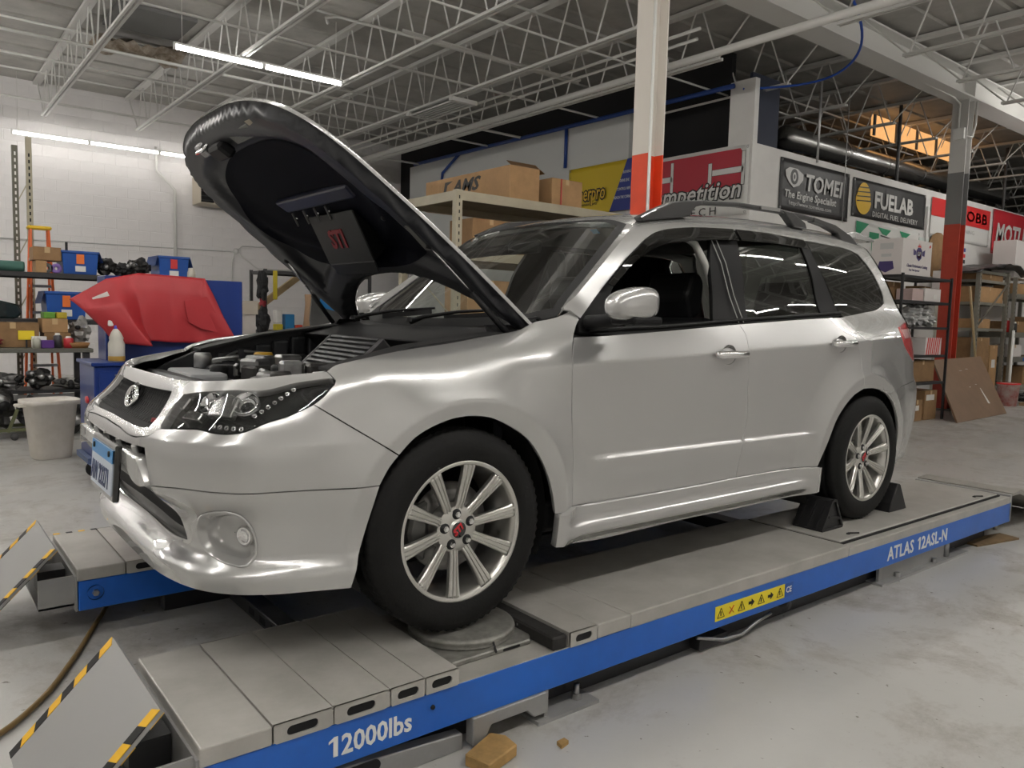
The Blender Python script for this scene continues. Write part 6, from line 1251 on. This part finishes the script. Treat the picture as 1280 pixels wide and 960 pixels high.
dpn = MB().prism([(-.38, 0), (.30, 0), (.45, 1.35), (.36, 1.6), (.18, 1.92), (-.1, 1.98), (-.32, 1.75), (-.42, 1.2)], 0, .03, TP).build('body_panel', mat('panel_grey', (.07, .07, .07), .4, coat=.5), bevel=.008); setp(dpn, 'dark grey car body panel leaning on the rack seen below the bonnet', 'car part'); MB().prism([(-.25, 1.42), (.30, 1.28), (.27, 1.46), (-.2, 1.58)], .031, .034, TP).build('blue_wrap', mat('wrap_blue', (.02, .2, .5), .4), dpn)
# ---- beige rack with the long carton
rack('storage_rack', 3.26, 6.5, 4.0, 5.1, 2.62, (.35, 1.25, 2.0, 2.62), BEIGE, 'beige slotted rack with long cartons behind the car windscreen', .075, .10, True)
am = empty('long_carton', (4.20, 4.90, 2.62), label='long open carton with black logo on top of the beige rack', cat='carton', group='cartons on the beige rack')
MB().box(-.21, .22, -.85, .90, 0, .37).build('box_body', CARD, am, bevel=.004); MB().add([(-.21, -.85, .37), (.22, -.85, .37), (.26, -.72, .44), (-.17, -.72, .44)], [(0, 1, 2, 3), (3, 2, 1, 0)]).build('flap', CARD2, am); MB().add([(.22, -.85, .37), (.22, .9, .37), (.30, .9, .33), (.30, -.85, .33)], [(0, 1, 2, 3), (3, 2, 1, 0)]).build('flap', CARD, am)
text('carton_lettering', 'AMS', INK, am, .21, frame((-.2112, .30, .17), (0, -1, 0), (0, 0, 1)), .001, shear=.35, bold=.007, sx=1.35)
MB().prism([(0, 0), (.06, .0), (.10, .13), (.22, .17), (.05, .17)], 0, .001, frame((-.2115, .50, .15), (0, -1, 0), (0, 0, 1))).build('carton_logo', INK, am)
text('carton_smallprint', 'PERFORMANCE', INK, am, .045, frame((-.2112, .22, .12), (0, -1, 0), (0, 0, 1)), .001)
carton(4.62, 5.10, 4.06, 4.45, 2.62, 2.93, 'square brown carton with red stripe beside the long carton', CARD, 'cartons on the beige rack'); 
o = MB().box(4.75, 4.77, 4.0535, 4.0565, 2.62, 2.93).build('red_stripe', mat('stripe_red', (.45, .04, .03), .5)); o.parent = [q for q in bpy.data.objects if q.get('label', '').startswith('square brown carton with red')][0]; o.matrix_parent_inverse = Matrix.Translation(o.parent.location).inverted()
for x0, x1, z0, z1, lb in ((3.50, 4.0, 2.0, 2.36, 'brown carton with white label under the top shelf of the beige rack'), (4.05, 4.55, 2.0, 2.30, 'plain brown carton second on the upper middle shelf of the beige rack'), (4.65, 5.3, 2.0, 2.38, 'wide brown carton third on the upper middle shelf of the beige rack'), (3.45, 4.1, 1.25, 1.70, 'large brown carton at the left of the middle shelf seen through the windscreen'), (4.2, 4.8, 1.25, 1.62, 'brown carton in the centre of the middle shelf seen through the windscreen'), (4.9, 5.6, 1.25, 1.75, 'brown carton at the right of the middle shelf seen through the windscreen'), (3.5, 4.3, .35, .9, 'large carton on the lowest shelf of the beige rack'), (4.5, 5.4, .35, .95, 'tall carton on the lowest shelf beside the large one of the beige rack')):
    carton(x0, x1, 4.05, 4.5, z0, z1, lb, random.choice([CARD, CARD2]), 'cartons on the beige rack', lab=(.02, .14, .04, .2) if 'white label' in lb or z0 == 1.25 else None)
# ---- banners
def banner(name, o, ex, w, h, m, label, ez=(0, 0, 1), wave=.012, group='advertising banners'):
    """hung sheet with gentle creases; o is the lower left corner seen from the front"""
    T = frame(o, ex, ez); mb = MB(); nx, ny = max(8, int(w/.08)), 10; V = []; rr = random.Random(len(label)); ph = rr.uniform(0, 6)
    for i in range(nx+1):
        for j in range(ny+1):
            x = w*i/nx; y = h*j/ny; V.append(T @ Vector((x, y, wave*(math.sin(x*7+ph+y*5)*.5+math.sin(x*17+ph*2-3*y)*.25)*math.sin(math.pi*j/ny)+wave*.6)))
    mb.add(V, [(i*(ny+1)+j, (i+1)*(ny+1)+j, (i+1)*(ny+1)+j+1, i*(ny+1)+j+1) for i in range(nx) for j in range(ny)], True)
    t = empty(name, (0, 0, 0), label=label, cat='banner', group=group); ob = mb.build('banner_sheet', m, t); sl = ob.modifiers.new('thick', 'SOLIDIFY'); sl.thickness = .004; sl.offset = -1
    for x in (.03, w-.03):
        for y in (.03, h-.03): MB().lathe([(.012, .0), (.018, .004), (.02, 0)], 10, T @ Matrix.Translation((x, y, wave*.8))).build('grommet', ALUM, t)
    return t, T @ Matrix.Translation((0, 0, wave*1.6))
def pr(t, T, x, y, s, txt, m, **k): return text('lettering', txt, m, t, s, T @ Matrix.Translation((x, y, .002)), .001, **k)
def blob(t, T, pts, m, d=.002, name='print'): return MB().prism(pts, d, d+.001, T).build(name, m, t)
FB = (1, 0, 0); YB = 3.585
t, T = banner('banner', (8.46, YB, 2.93), FB, 1.88, .73, BANB, 'black banner reading TOMEI The Engine Specialist')
pr(t, T, .62, .34, .33, 'TOMEI', SILVT, sx=1.05, bold=.008, shear=.12); pr(t, T, .10, .19, .15, 'The Engine Specialist', SILVT, sx=1.1, bold=.003, shear=.1); pr(t, T, .22, .09, .085, 'http://www.tomeiusa.com', SILVT, sx=1.3)
blob(t, T, [(.10, .56), (.20, .61), (.40, .61), (.56, .55), (.56, .47), (.46, .38), (.32, .34), (.20, .40), (.12, .48)], SILVT); blob(t, T, [(.33+.10*math.cos(a), .49+.11*math.sin(a)) for a in [k*.4 for k in range(16)]], BANB, .0035); blob(t, T, [(.33+.045*math.cos(a), .49+.065*math.sin(a)) for a in [k*.4 for k in range(16)]], SILVT, .005); blob(t, T, [(.33+.02*math.cos(a), .49+.035*math.sin(a)) for a in [k*.4 for k in range(16)]], BANB, .0065)
t, T = banner('banner', (10.46, YB, 3.04), FB, 2.50, .60, BANB, 'black banner reading FUELAB Digital Fuel Delivery')
pr(t, T, .66, .20, .36, 'FUELAB', BANW, sx=1.10, bold=.012); pr(t, T, .62, .05, .12, 'DIGITAL FUEL DELIVERY', BANW, sx=1.12, space=1.1)
dr = [(.32+.25*math.cos(a)*(1 if math.sin(a) < 0 else .85), .30+.25*math.sin(a)) for a in [k*.2618 for k in range(24)]]; blob(t, T, dr, GOLD)
for k in range(4): blob(t, T, [(.10, .24+.07*k), (.56, .27+.07*k), (.56, .29+.07*k), (.10, .255+.07*k)], BANB, .0035)
t, T = banner('banner', (10.62, YB, 2.20), FB, 2.2, .78, BANW, 'white poster with green shards below the black fuel banner', wave=.004)
for q in ([(0, .78), (.40, .76), (0, .50)], [(.70, .74), (1.15, .72), (1.0, .62), (.86, .64)], [(1.45, .74), (1.85, .72), (1.6, .60)], [(.10, .40), (.35, .22), (.30, .10), (.12, .25)], [(.45, -.0), (.9, .16), (.9, .02)], [(.43, .64), (.75, .64), (.75, .56), (.64, .54), (.64, .34), (.56, .30), (.52, .36), (.52, .54), (.43, .56)]): blob(t, T, q, GREENP)
blob(t, T, [(.80, .62), (1.4, .58), (1.4, .56), (.80, .60)], INK); pr(t, T, .38, .17, .14, 'High Perf', REDP, sx=.9, bold=.004)
t, T = banner('banner', (13.20, YB, 2.95), FB, 2.58, .70, BANW, 'red and white banner reading COBB behind the column', wave=.004)
blob(t, T, [(0, .38), (.95, .38), (.95, .70), (0, .70)], REDP); blob(t, T, [(1.0, .33), (2.58, .33), (2.58, .70), (1.0, .70)], REDP); pr(t, T, 1.12, .42, .27, 'COBB', BANW, sx=1.75, bold=.006, space=1.1); pr(t, T, 1.2, .18, .10, 'TUNING', mat('print_grey', (.45, .45, .44), .6), sx=1.8)
t, T = banner('banner', (15.95, YB, 2.85), FB, 2.9, .88, mat('banner_bright_red', (.50, .012, .025), .5), 'bright red banner starting MOT at the right picture edge'); pr(t, T, .12, .25, .52, 'MOTUL', BANW, sx=1.0, bold=.016, shear=.15)
ps = MB().box(13.9, 14.9, YB-.004, YB+.01, 2.3, 2.9).build('parts_poster', BANW); setp(ps, 'white parts poster with small product pictures below the COBB banner', 'poster')
for i in range(3):
    for j in range(5): MB().box(14.0+.28*i, 14.2+.28*i, YB-.006, YB-.004, 2.34+.11*j, 2.41+.11*j).build('picture', [INK, REDP, BLUEP, mat('print_grey', (.45, .45, .44), .6)][(i+j) % 4], ps)
for x0, x1, z0, z1, lb in ((13.2, 14.3, 2.55, 2.9, 'pale green whiteboard on the partition left of the red column'),):
    o = MB().box(x0-.4, x1-.5, YB-.01, YB+.01, z0-.3, z1).build('whiteboard', mat('board_mint', (.60, .66, .63), .4)); setp(o, lb, 'whiteboard')
rl = MB().tube([(13.02, YB-.02, 2.35), (13.02, YB-.02, 3.45)], .02, 8).build('wall_conduit', STEELW); setp(rl, 'white conduit down the partition beside the FUELAB banner', 'conduit')
for x, h in ((9.35, 3.70), (10.15, 2.9)):
    o = MB().tube([(x, YB-.03, 4.9), (x, YB-.03, h)], .018 if x < 10 else .007, 8).build('wall_conduit', mat('conduit_alu', (.5, .5, .5), .4, .5)); setp(o, 'bare metal conduit ending above the TOMEI banner' if x < 10 else 'thin metal rod crossing the right end of the TOMEI banner', 'conduit')
# side wall banners face the car front (the -x side)
SB = (0, -1, 0); XB = 7.785
t, T = banner('banner', (XB, 7.25, 3.05), SB, 1.48, .80, mat('banner_yellow', (.62, .45, .02), .55), 'yellow and blue banner reading superpro behind the cartons', wave=.02)
blob(t, T, [(1.20, .0), (1.48, .0), (1.48, .80), (1.40, .80)], BLUEP, .004); blob(t, T, [(1.02, 0), (1.2, 0), (1.40, .80), (1.385, .80)], BLUEP, .004)
pr(t, T, .075, .235, .34, 'superpro', INK, sx=.66, bold=.026, shear=.12); text('lettering', 'superpro', GOLD, t, .34, T @ Matrix.Translation((.075, .235, .0045)), .001, sx=.66, bold=.002, shear=.12); pr(t, T, .25, .15, .07, 'suspension parts', INK)
for k, w in enumerate(('BUSHING', 'DRIVE LINE', 'CONTROL ARM', 'REACH THE CORNER')): text('lettering', w, BANW, t, .065, T @ Matrix.Translation((1.20-.045*(3-k)*-1 if False else 1.30-.06*k, .58-.13*k, .006)), .001, sx=.62)
t, T = banner('banner', (XB, 5.75, 2.80), SB, 2.12, .94, BANW, 'white and red racing banner reading competition on the partition corner', wave=.008)
blob(t, T, [(.04, .40), (2.0, .40), (2.06, .46), (2.06, .80), (1.98, .90), (.04, .90)], BANR, .002)
for x0 in (.10, 1.35):
    for q in ([(x0+.12, .40), (x0+.19, .40), (x0+.19, .82), (x0+.12, .82)] if False else [(x0+.10, .46), (x0+.17, .46), (x0+.17, .76), (x0+.10, .76)], [(x0+.17, .57), (x0+.70, .57), (x0+.70, .66), (x0+.17, .66)], [(x0+.66, .40), (x0+.72, .40), (x0+.72, .86), (x0+.66, .86)]): blob(t, T, q, INK, .0035); blob(t, T, [(a+.006*(1 if i in (0, 3) else -1), b+.006*(1 if i < 2 else -1)) for i, (a, b) in enumerate(q)], BANW, .005)
text('lettering', 'Competition', INK, t, .36, T @ Matrix.Translation((.16, .24, .0055)), .001, sx=1.0, bold=.024, shear=.2); text('lettering', 'Competition', BANW, t, .36, T @ Matrix.Translation((.16, .24, .0075)), .001, sx=1.0, bold=.004, shear=.2); text('lettering', 'TECH', INK, t, .16, T @ Matrix.Translation((1.0, .03, .0045)), .001, sx=1.2, space=1.5)
t, T = banner('banner', (XB, 10.2, 2.5), SB, 2.6, .8, BANW, 'white banner with red lettering below the rack shelf', wave=.004); pr(t, T, .1, .2, .6, 'MOTUL', REDP, sx=1.1, bold=.012)
o = MB().tube([(XB-.02, 7.35, 3.9), (XB-.02, 7.35, 4.62)], .03, 8).build('air_line', mat('air_blue', (.01, .045, .22), .4)); setp(o, 'blue air line dropping down the partition above the superpro banner', 'air line'); o = MB().tube([(XB-.05, 3.9, 4.55), (XB-.05, 12.3, 4.62)], .035, 8).build('air_line', mat('air_blue', (.01, .045, .22), .4)); setp(o, 'long blue air line along the top of the partition', 'air line'); o = MB().tube([(XB-.03, 11.3, 3.7), (XB-.03, 11.2, 4.3), (XB-.03, 10.6, 4.6)], .03, 8).build('air_line', mat('air_blue', (.01, .045, .22), .4)); setp(o, 'short curved blue air line at the far end of the partition', 'air line')
_hp = np.array([(7.8, 3.8, 4.5), (8.25, 2.9, 4.52), (7.9, 2.2, 4.70), (6.9, 1.8, 4.9), (6.0, 1.6, 5.0), (5.2, 1.5, 5.05)]); o = MB().tube(cspline(np.arange(6), _hp)(np.linspace(0, 5, 40)), .016, 8).build('air_hose', mat('air_blue2', (.01, .07, .4), .4)); setp(o, 'bright blue air hose looping over the white pipe under the roof', 'hose')
# ---- unlit strip fixture under the roof
fx = empty('strip_fixture', (5.1, 6.95, 4.47), label='unlit grey multi-tube light fixture under the joists', cat='ceiling light')
for y in (0, 1.22): MB().box(0, .46, y-.04, y+.04, -.01, .05).build('end_housing', STEELW, fx)
for k in range(6): MB().tube([(.05+.07*k, .04, .0), (.05+.07*k, 1.18, .0)], .014, 8).build('tube', mat('dead_tube', (.6, .6, .58), .3), fx)
MB().box(.02, .44, .04, 1.18, .03, .05).build('reflector', mat('fixture_reflector', (.35, .35, .34), .3, .5), fx)
for y in (.1, 1.1): MB().tube([(.23, y, .05), (.23, y, .8)], .005, 5).build('hanger', STEELW, fx)
# ---- right: black wire rack
rack('wire_rack', 8.95, 10.42, 2.0, 2.5, 2.02, (.55, .93, 1.32, 1.67, 2.0), STEELB, 'black wire rack with white boxes behind the car tail', .03, .035, False, False)
cb_ = empty('crest_carton', (9.0, 2.05, 2.001), label='large white carton with red and purple crest on top of the wire rack', cat='carton'); 
WCART = mat('white_carton', (.70, .66, .64), .6); MB().box(.0, .85, 0, .42, 0, .48).build('box_body', WCART, cb_, bevel=.004); T = frame((0, -.001, 0), (1, 0, 0), (0, 0, 1))
for nm, pts, m in (('crest_shield', [(.40, .24), (.47, .20), (.54, .24), (.55, .34), (.51, .38), (.43, .38), (.39, .34)], NAVP), ('crest_field', [(.425, .26), (.47, .23), (.515, .26), (.52, .33), (.42, .33)], REDP), ('crest_crown', [(.42, .385), (.44, .42), (.455, .39), (.47, .44), (.485, .39), (.50, .42), (.52, .385)], REDP), ('crest_flag', [(.30, .36), (.38, .33), (.38, .28), (.31, .27)], NAVP), ('crest_flag', [(.64, .36), (.56, .33), (.56, .28), (.63, .27)], NAVP), ('red_sticker', [(.76, .42), (.80, .44), (.81, .41), (.77, .39)], REDP)): MB().prism(pts, .001, .002, T).build(nm, m, cb_)
text('carton_lettering', 'GP', BANW, cb_, .08, T @ Matrix.Translation((.415, .27, .003)), .001); text('carton_lettering', 'Classic Performance Coating', NAVP, cb_, .06, T @ Matrix.Translation((.14, .11, .002)), .001, sx=.85); text('carton_lettering', 'Your Title Sponsor', NAVP, cb_, .04, T @ Matrix.Translation((.2, .06, .002)), .001)
T = frame((-.001, .42, 0), (0, -1, 0), (0, 0, 1)); MB().prism([(.1, .08), (.21, .03), (.32, .08), (.30, .18), (.12, .18)], .001, .002, T).build('side_crest', NAVP, cb_); MB().box(-.003, -.001, .12, .30, .34, .42).build('side_label', SILVT, cb_); MB().box(-.003, -.001, .14, .28, .24, .28).build('side_label', SILVT, cb_)
for x0, x1, y0, z0, z1, m, lb in ((9.02, 9.5, 2.26, 1.67, 1.92, CARD2, 'brown carton at the left of the wire rack second shelf'), (10.02, 10.38, 2.26, 1.67, 1.90, CARD2, 'brown carton at the right of the wire rack second shelf'), (9.3, 9.62, 2.02, 1.67, 1.83, mat('box_print_red', (.55, .42, .40), .6), 'pale red printed box on the wire rack second shelf'), (9.66, 10.15, 2.02, 1.67, 1.85, WCART, 'white printed box on the wire rack second shelf'), (9.6, 10.3, 2.1, .55, .85, CARD2, 'brown carton on the bottom shelf of the wire rack')):
    carton(x0, x1, y0, 2.24 if y0 < 2.1 else 2.46, z0, z1, lb, m, 'boxes on the black wire rack', tape=m in (CARD2,), lab=(.02, .12, .04, .10) if m is WCART else None)
for i, (x, z) in enumerate(((9.65, 1.32), (9.92, 1.32), (10.2, 1.32), (9.78, 1.45), (10.06, 1.45))):
    lump('wrapped_parcel', (x, 2.22, z), .12, mat('parcel_foil', (.55, .55, .55), .35, .3), ['silver wrapped parcel low at the left of the wire rack', 'silver wrapped parcel low in the middle of the wire rack', 'silver wrapped parcel low at the right of the wire rack', 'silver wrapped parcel on top at the left of the wire rack pile', 'silver wrapped parcel on top at the right of the wire rack pile'][i], 'parcel', 'silver wrapped parcels on the wire rack', 80+i, 0, (1.1, 1, .7))
cs = empty('striped_box', (9.85, 2.05, .93), label='red and white candy striped box on the wire rack', cat='box'); MB().box(0, .5, 0, .35, 0, .24).build('box_body', WCART, cs)
for k in range(9): MB().prism([(-.03+.06*k, 0), (.0+.06*k, 0), (.045+.06*k, .24), (.015+.06*k, .24)], .0005, .0015, frame((0, 0, 0), (1, 0, 0), (0, 0, 1))).build('stripe', REDP, cs) if k < 8 and k > 0 else None
carton(9.98, 10.36, 2.06, 2.4, 0, .42, 'brown carton with white labels on the floor behind the car tail', CARD2, lab=(-.15, .1, .28, .36)); carton(9.6, 9.92, 2.06, 2.36, 0, .30, 'small dark carton on the floor left of the labelled one', CARD2, lab=(-.1, .05, .15, .22))
# plywood board leaning against the column
bd_ = empty('plywood_board', (0, 0, 0), label='large brown plywood board leaning against the red column', cat='board')
q = [Vector((10.12, 1.66, .005)), Vector((12.24, 1.79, .005)), Vector((12.75, 2.42, .86)), Vector((10.85, 2.36, .83))]; nn = Vector((0, .02, -.012))
MB().add(q+[v+nn for v in q], [(0, 1, 2, 3), (7, 6, 5, 4), (0, 4, 5, 1), (1, 5, 6, 2), (2, 6, 7, 3), (3, 7, 4, 0)]).build('panel', mat('plywood_brown', (.25, .155, .095), .45, noise=.2, nscale=3), bd_)
def onb(a, b): return (q[0]*(1-a)+q[1]*a)*(1-b)+(q[3]*(1-a)+q[2]*a)*b-nn*.1
for a, b in ((.42, .78), (.55, .80), (.46, .50), (.60, .53)): MB().lathe([(0, .006), (.03, .004), (.035, 0)], 8, Matrix.Translation(onb(a, b))).build('screw_hole', PAPER, bd_)
MB().bar(onb(.66, .46), onb(.72, .20), .05, .012).build('tape_strip', PAPER, bd_)
# round cardboard, white pipe, stick
o = MB().lathe([(0, -.012), (.42, -.012), (.42, .012), (0, .012)], 18, Matrix.Translation((13.50, 3.55, 2.62)), 'y').build('round_card', CARD2); setp(o, 'round brown cardboard disc behind the top of the red column', 'cardboard')
o = MB().tube([(13.05, 3.2, 0), (13.05, 3.2, 2.0)], .12, 14).build('drain_pipe', mat('pipe_cream', (.62, .60, .52), .5)); setp(o, 'thick cream pipe standing right of the red column', 'pipe')
for k in range(2): carton(12.98, 13.2, 3.02, 3.38, 2.0+.16*k, 2.155+.16*k, 'white small carton %s above the cream pipe' % ('lower' if k == 0 else 'upper'), WCART, 'white cartons above the cream pipe', tape=False)
o = MB().tube([(12.45, 2.55, 2.0), (13.15, 2.62, .6), (13.4, 2.65, 0)], .02, 8).build('broom_stick', mat('stick_wood', (.42, .32, .17), .6)); setp(o, 'long wooden stick leaning right of the red column', 'stick'); o = MB().tube([(15.05, 2.75, 1.30), (14.6, 2.6, .0)], .025, 8).build('white_rail', WHITE); setp(o, 'white rail leaning against the grey rack', 'rail')
# ---- right: grey rack
rack('grey_rack', 13.7, 15.0, 2.9, 3.45, 2.38, (.25, 1.33, 1.80, 2.20, 2.36), GALV, 'tall galvanised rack stacked with cartons near the picture edge', .07, .05, False)
MB().bar((0, -.02, 1.35), (1.25, -.02, 2.15), .035, .01).build('diagonal_brace', GALV, [o for o in bpy.data.objects if o.name == 'grey_rack'][0])
rack('low_rack', 15.1, 17.2, 2.8, 3.4, 2.3, (.25, .80, 1.27, 2.0), GALV, 'galvanised rack with blue tape labels at the right picture edge', .06, .10, False)
for x, z in ((15.9, .75), (15.95, 1.22)): 
    o = MB().box(x-.12, x+.12, 2.795, 2.799, z-.03, z+.03).build('tape_label', mat('tape_blue', (.02, .15, .55), .5)); setp(o, 'blue tape label on the %s shelf edge of the right rack' % ('lower' if z < 1 else 'upper'), 'label')
for x0, x1, z0, z1, m, lb in ((13.75, 14.95, 1.80, 2.08, CARD, 'long brown carton on the upper shelf of the tall grey rack'), (13.75, 14.9, 2.20, 2.31, CARD2, 'flat brown carton directly under the top of the tall grey rack'), (13.75, 14.45, 1.33, 1.50, CARD, 'flat tan carton on the middle shelf of the tall grey rack'), (13.75, 14.5, .25, 1.16, CARD2, 'large upright carton on the bottom of the tall grey rack'), (14.55, 14.9, .25, 1.02, CARD, 'narrow upright carton with white label on the tall grey rack')):
    carton(x0, x1, 2.94, 3.35, z0, z1, lb, m, 'cartons on the tall grey rack', lab=(-.08, .08, .35, .5) if 'white label' in lb else None)
for x0, x1, z0, z1, m, lb in ((15.2, 15.85, .80, 1.03, WCART, 'white and red box on the lower shelf of the right rack'), (15.25, 15.9, 1.27, 1.48, CARD2, 'opened brown carton on the middle shelf of the right rack'), (16.0, 16.7, 1.27, 1.5, CARD, 'tan carton deep on the middle shelf of the right rack'), (15.3, 16.6, 2.0, 2.2, CARD, 'long carton on the top shelf of the right rack'), (16.0, 16.8, .25, .6, CARD2, 'dark carton on the bottom shelf of the right rack')):
    carton(x0, x1, 2.86, 3.25, z0, z1, lb, m, 'cartons on the right rack', flaps='opened' in lb)
can(15.14, 2.9, 1.27, .05, .26, REDP, 'red bottle on the middle shelf of the right rack', 'oil_bottle', 'bottle'); can(15.35, 2.84, 1.27, .04, .2, INK, 'black bottle beside the red one on the right rack', 'oil_bottle', 'bottle')
sh = MB(); V = []
for i in range(15):
    for j in range(7): V.append((13.35+2.3*i/14, 2.75+.75*j/6, 2.40+.12*math.exp(-((i-9)/3.5)**2)+.025*math.sin(i*1.9+j)-.10*max(0, abs(i-7)-5)/2))
sh.add(V, [(i*7+j, (i+1)*7+j, (i+1)*7+j+1, i*7+j+1) for i in range(14) for j in range(6)], True); o = sh.build('plastic_sheet', mat('sheet_black', (.012, .012, .014), .3)); sl = o.modifiers.new('thick', 'SOLIDIFY'); sl.thickness = .01; setp(o, 'crumpled black plastic sheet draped on top of the tall grey rack', 'plastic sheet')
aw = carton(15.3, 16.3, 2.9, 3.3, 2.3, 3.02, 'white carton with vertical lettering on the right rack below the red banner', WCART, tape=False); text('carton_lettering', 'AP WORX', NAVP, aw, .15, frame((.05, -.203, .62), (0, 0, -1), (1, 0, 0)), .001)
bk = empty('paint_bucket', (13.7, 2.30, 0), label='white bucket with red stains on the floor beside the plywood board', cat='bucket'); MB().lathe([(0, 0), (.15, 0), (.17, .36), (.18, .36), (.18, .39), (.16, .39), (.145, .03), (0, .03)], 24).build('bucket_body', mat('bucket_white', (.66, .58, .55), .5, noise=.5, nscale=6, col2=(.5, .12, .10)), bk); MB().lathe([(.172, .37), (.185, .375), (.185, .395), (.165, .40)], 24).build('rim', REDP, bk)
o = lump('floor_clutter', (14.6, 2.3, 0), .14, mat('clutter_black', (.03, .03, .03), .6), 'dark clutter on the floor below the right rack', 'clutter', None, 91, 3, (2.0, 1, .6))
o = MB().box(13.95, 14.5, 2.0, 2.2, 0, .05).build('scrap_board', mat('scrap_tan', (.35, .24, .14), .7)); setp(o, 'short scrap board on the floor right of the bucket', 'board')
# ---- loft: ducts and lit skylight shaft
du = MB().tube([(10.6, 4.95, 4.50), (20, 4.95, 4.56)], .19, 20).build('air_duct', mat('duct_silver', (.5, .5, .49), .25, .9)); setp(du, 'long silver round duct above the partition room', 'duct')
for x in (12.5, 14.0, 15.5, 17.0): MB().lathe([(.192, -.02), (.202, 0), (.192, .02)], 20, Matrix.Translation((x, 4.95, 4.515)), 'x').build('duct_band', ALUM, du)
o = MB().box(13.0, 14.2, 5.2, 5.8, 3.56, 4.3).build('air_handler', mat('handler_grey', (.28, .28, .27), .4, .5), bevel=.02); setp(o, 'grey sheet metal air handler below the silver duct', 'air handler')
sk = MB(); sk.box(12.9, 17.2, 4.6, 4.64, 4.84, 5.22); o = sk.build('window_1', mat('skylight_glow', (.6, .35, .15), .7, emit=(1, .50, .18), estr=.55, noise=.3, nscale=4)); o['kind'] = 'structure'
for k in range(6): MB().box(12.9+.85*k, 12.96+.85*k, 4.57, 4.6, 4.84, 5.22).build('mullion', mat('loft_steel', (.1, .1, .1), .6), o)
for x0, x1, y, lb in ((8.9, 9.3, 5.0, 'dark tall locker in the loft left of the bare conduit'), (10.9, 11.3, 5.2, 'dark navy locker in the loft above the TOMEI banner'), (7.94, 8.17, 6.4, 'dark cabinet standing in the opening above the racing banner')):
    t = empty('loft_locker', (x0, y, 3.56), label=lb, cat='locker', group='dark lockers in the loft'); MB().box(0, x1-x0, 0, .4, 0, 1.1).build('body', NAVYW, t, bevel=.01); MB().box(.02, x1-x0-.02, -.012, 0, .03, 1.07).build('door', NAVYW, t); MB().box(x1-x0-.08, x1-x0-.06, -.03, -.012, .5, .6).build('handle', ALUM, t)
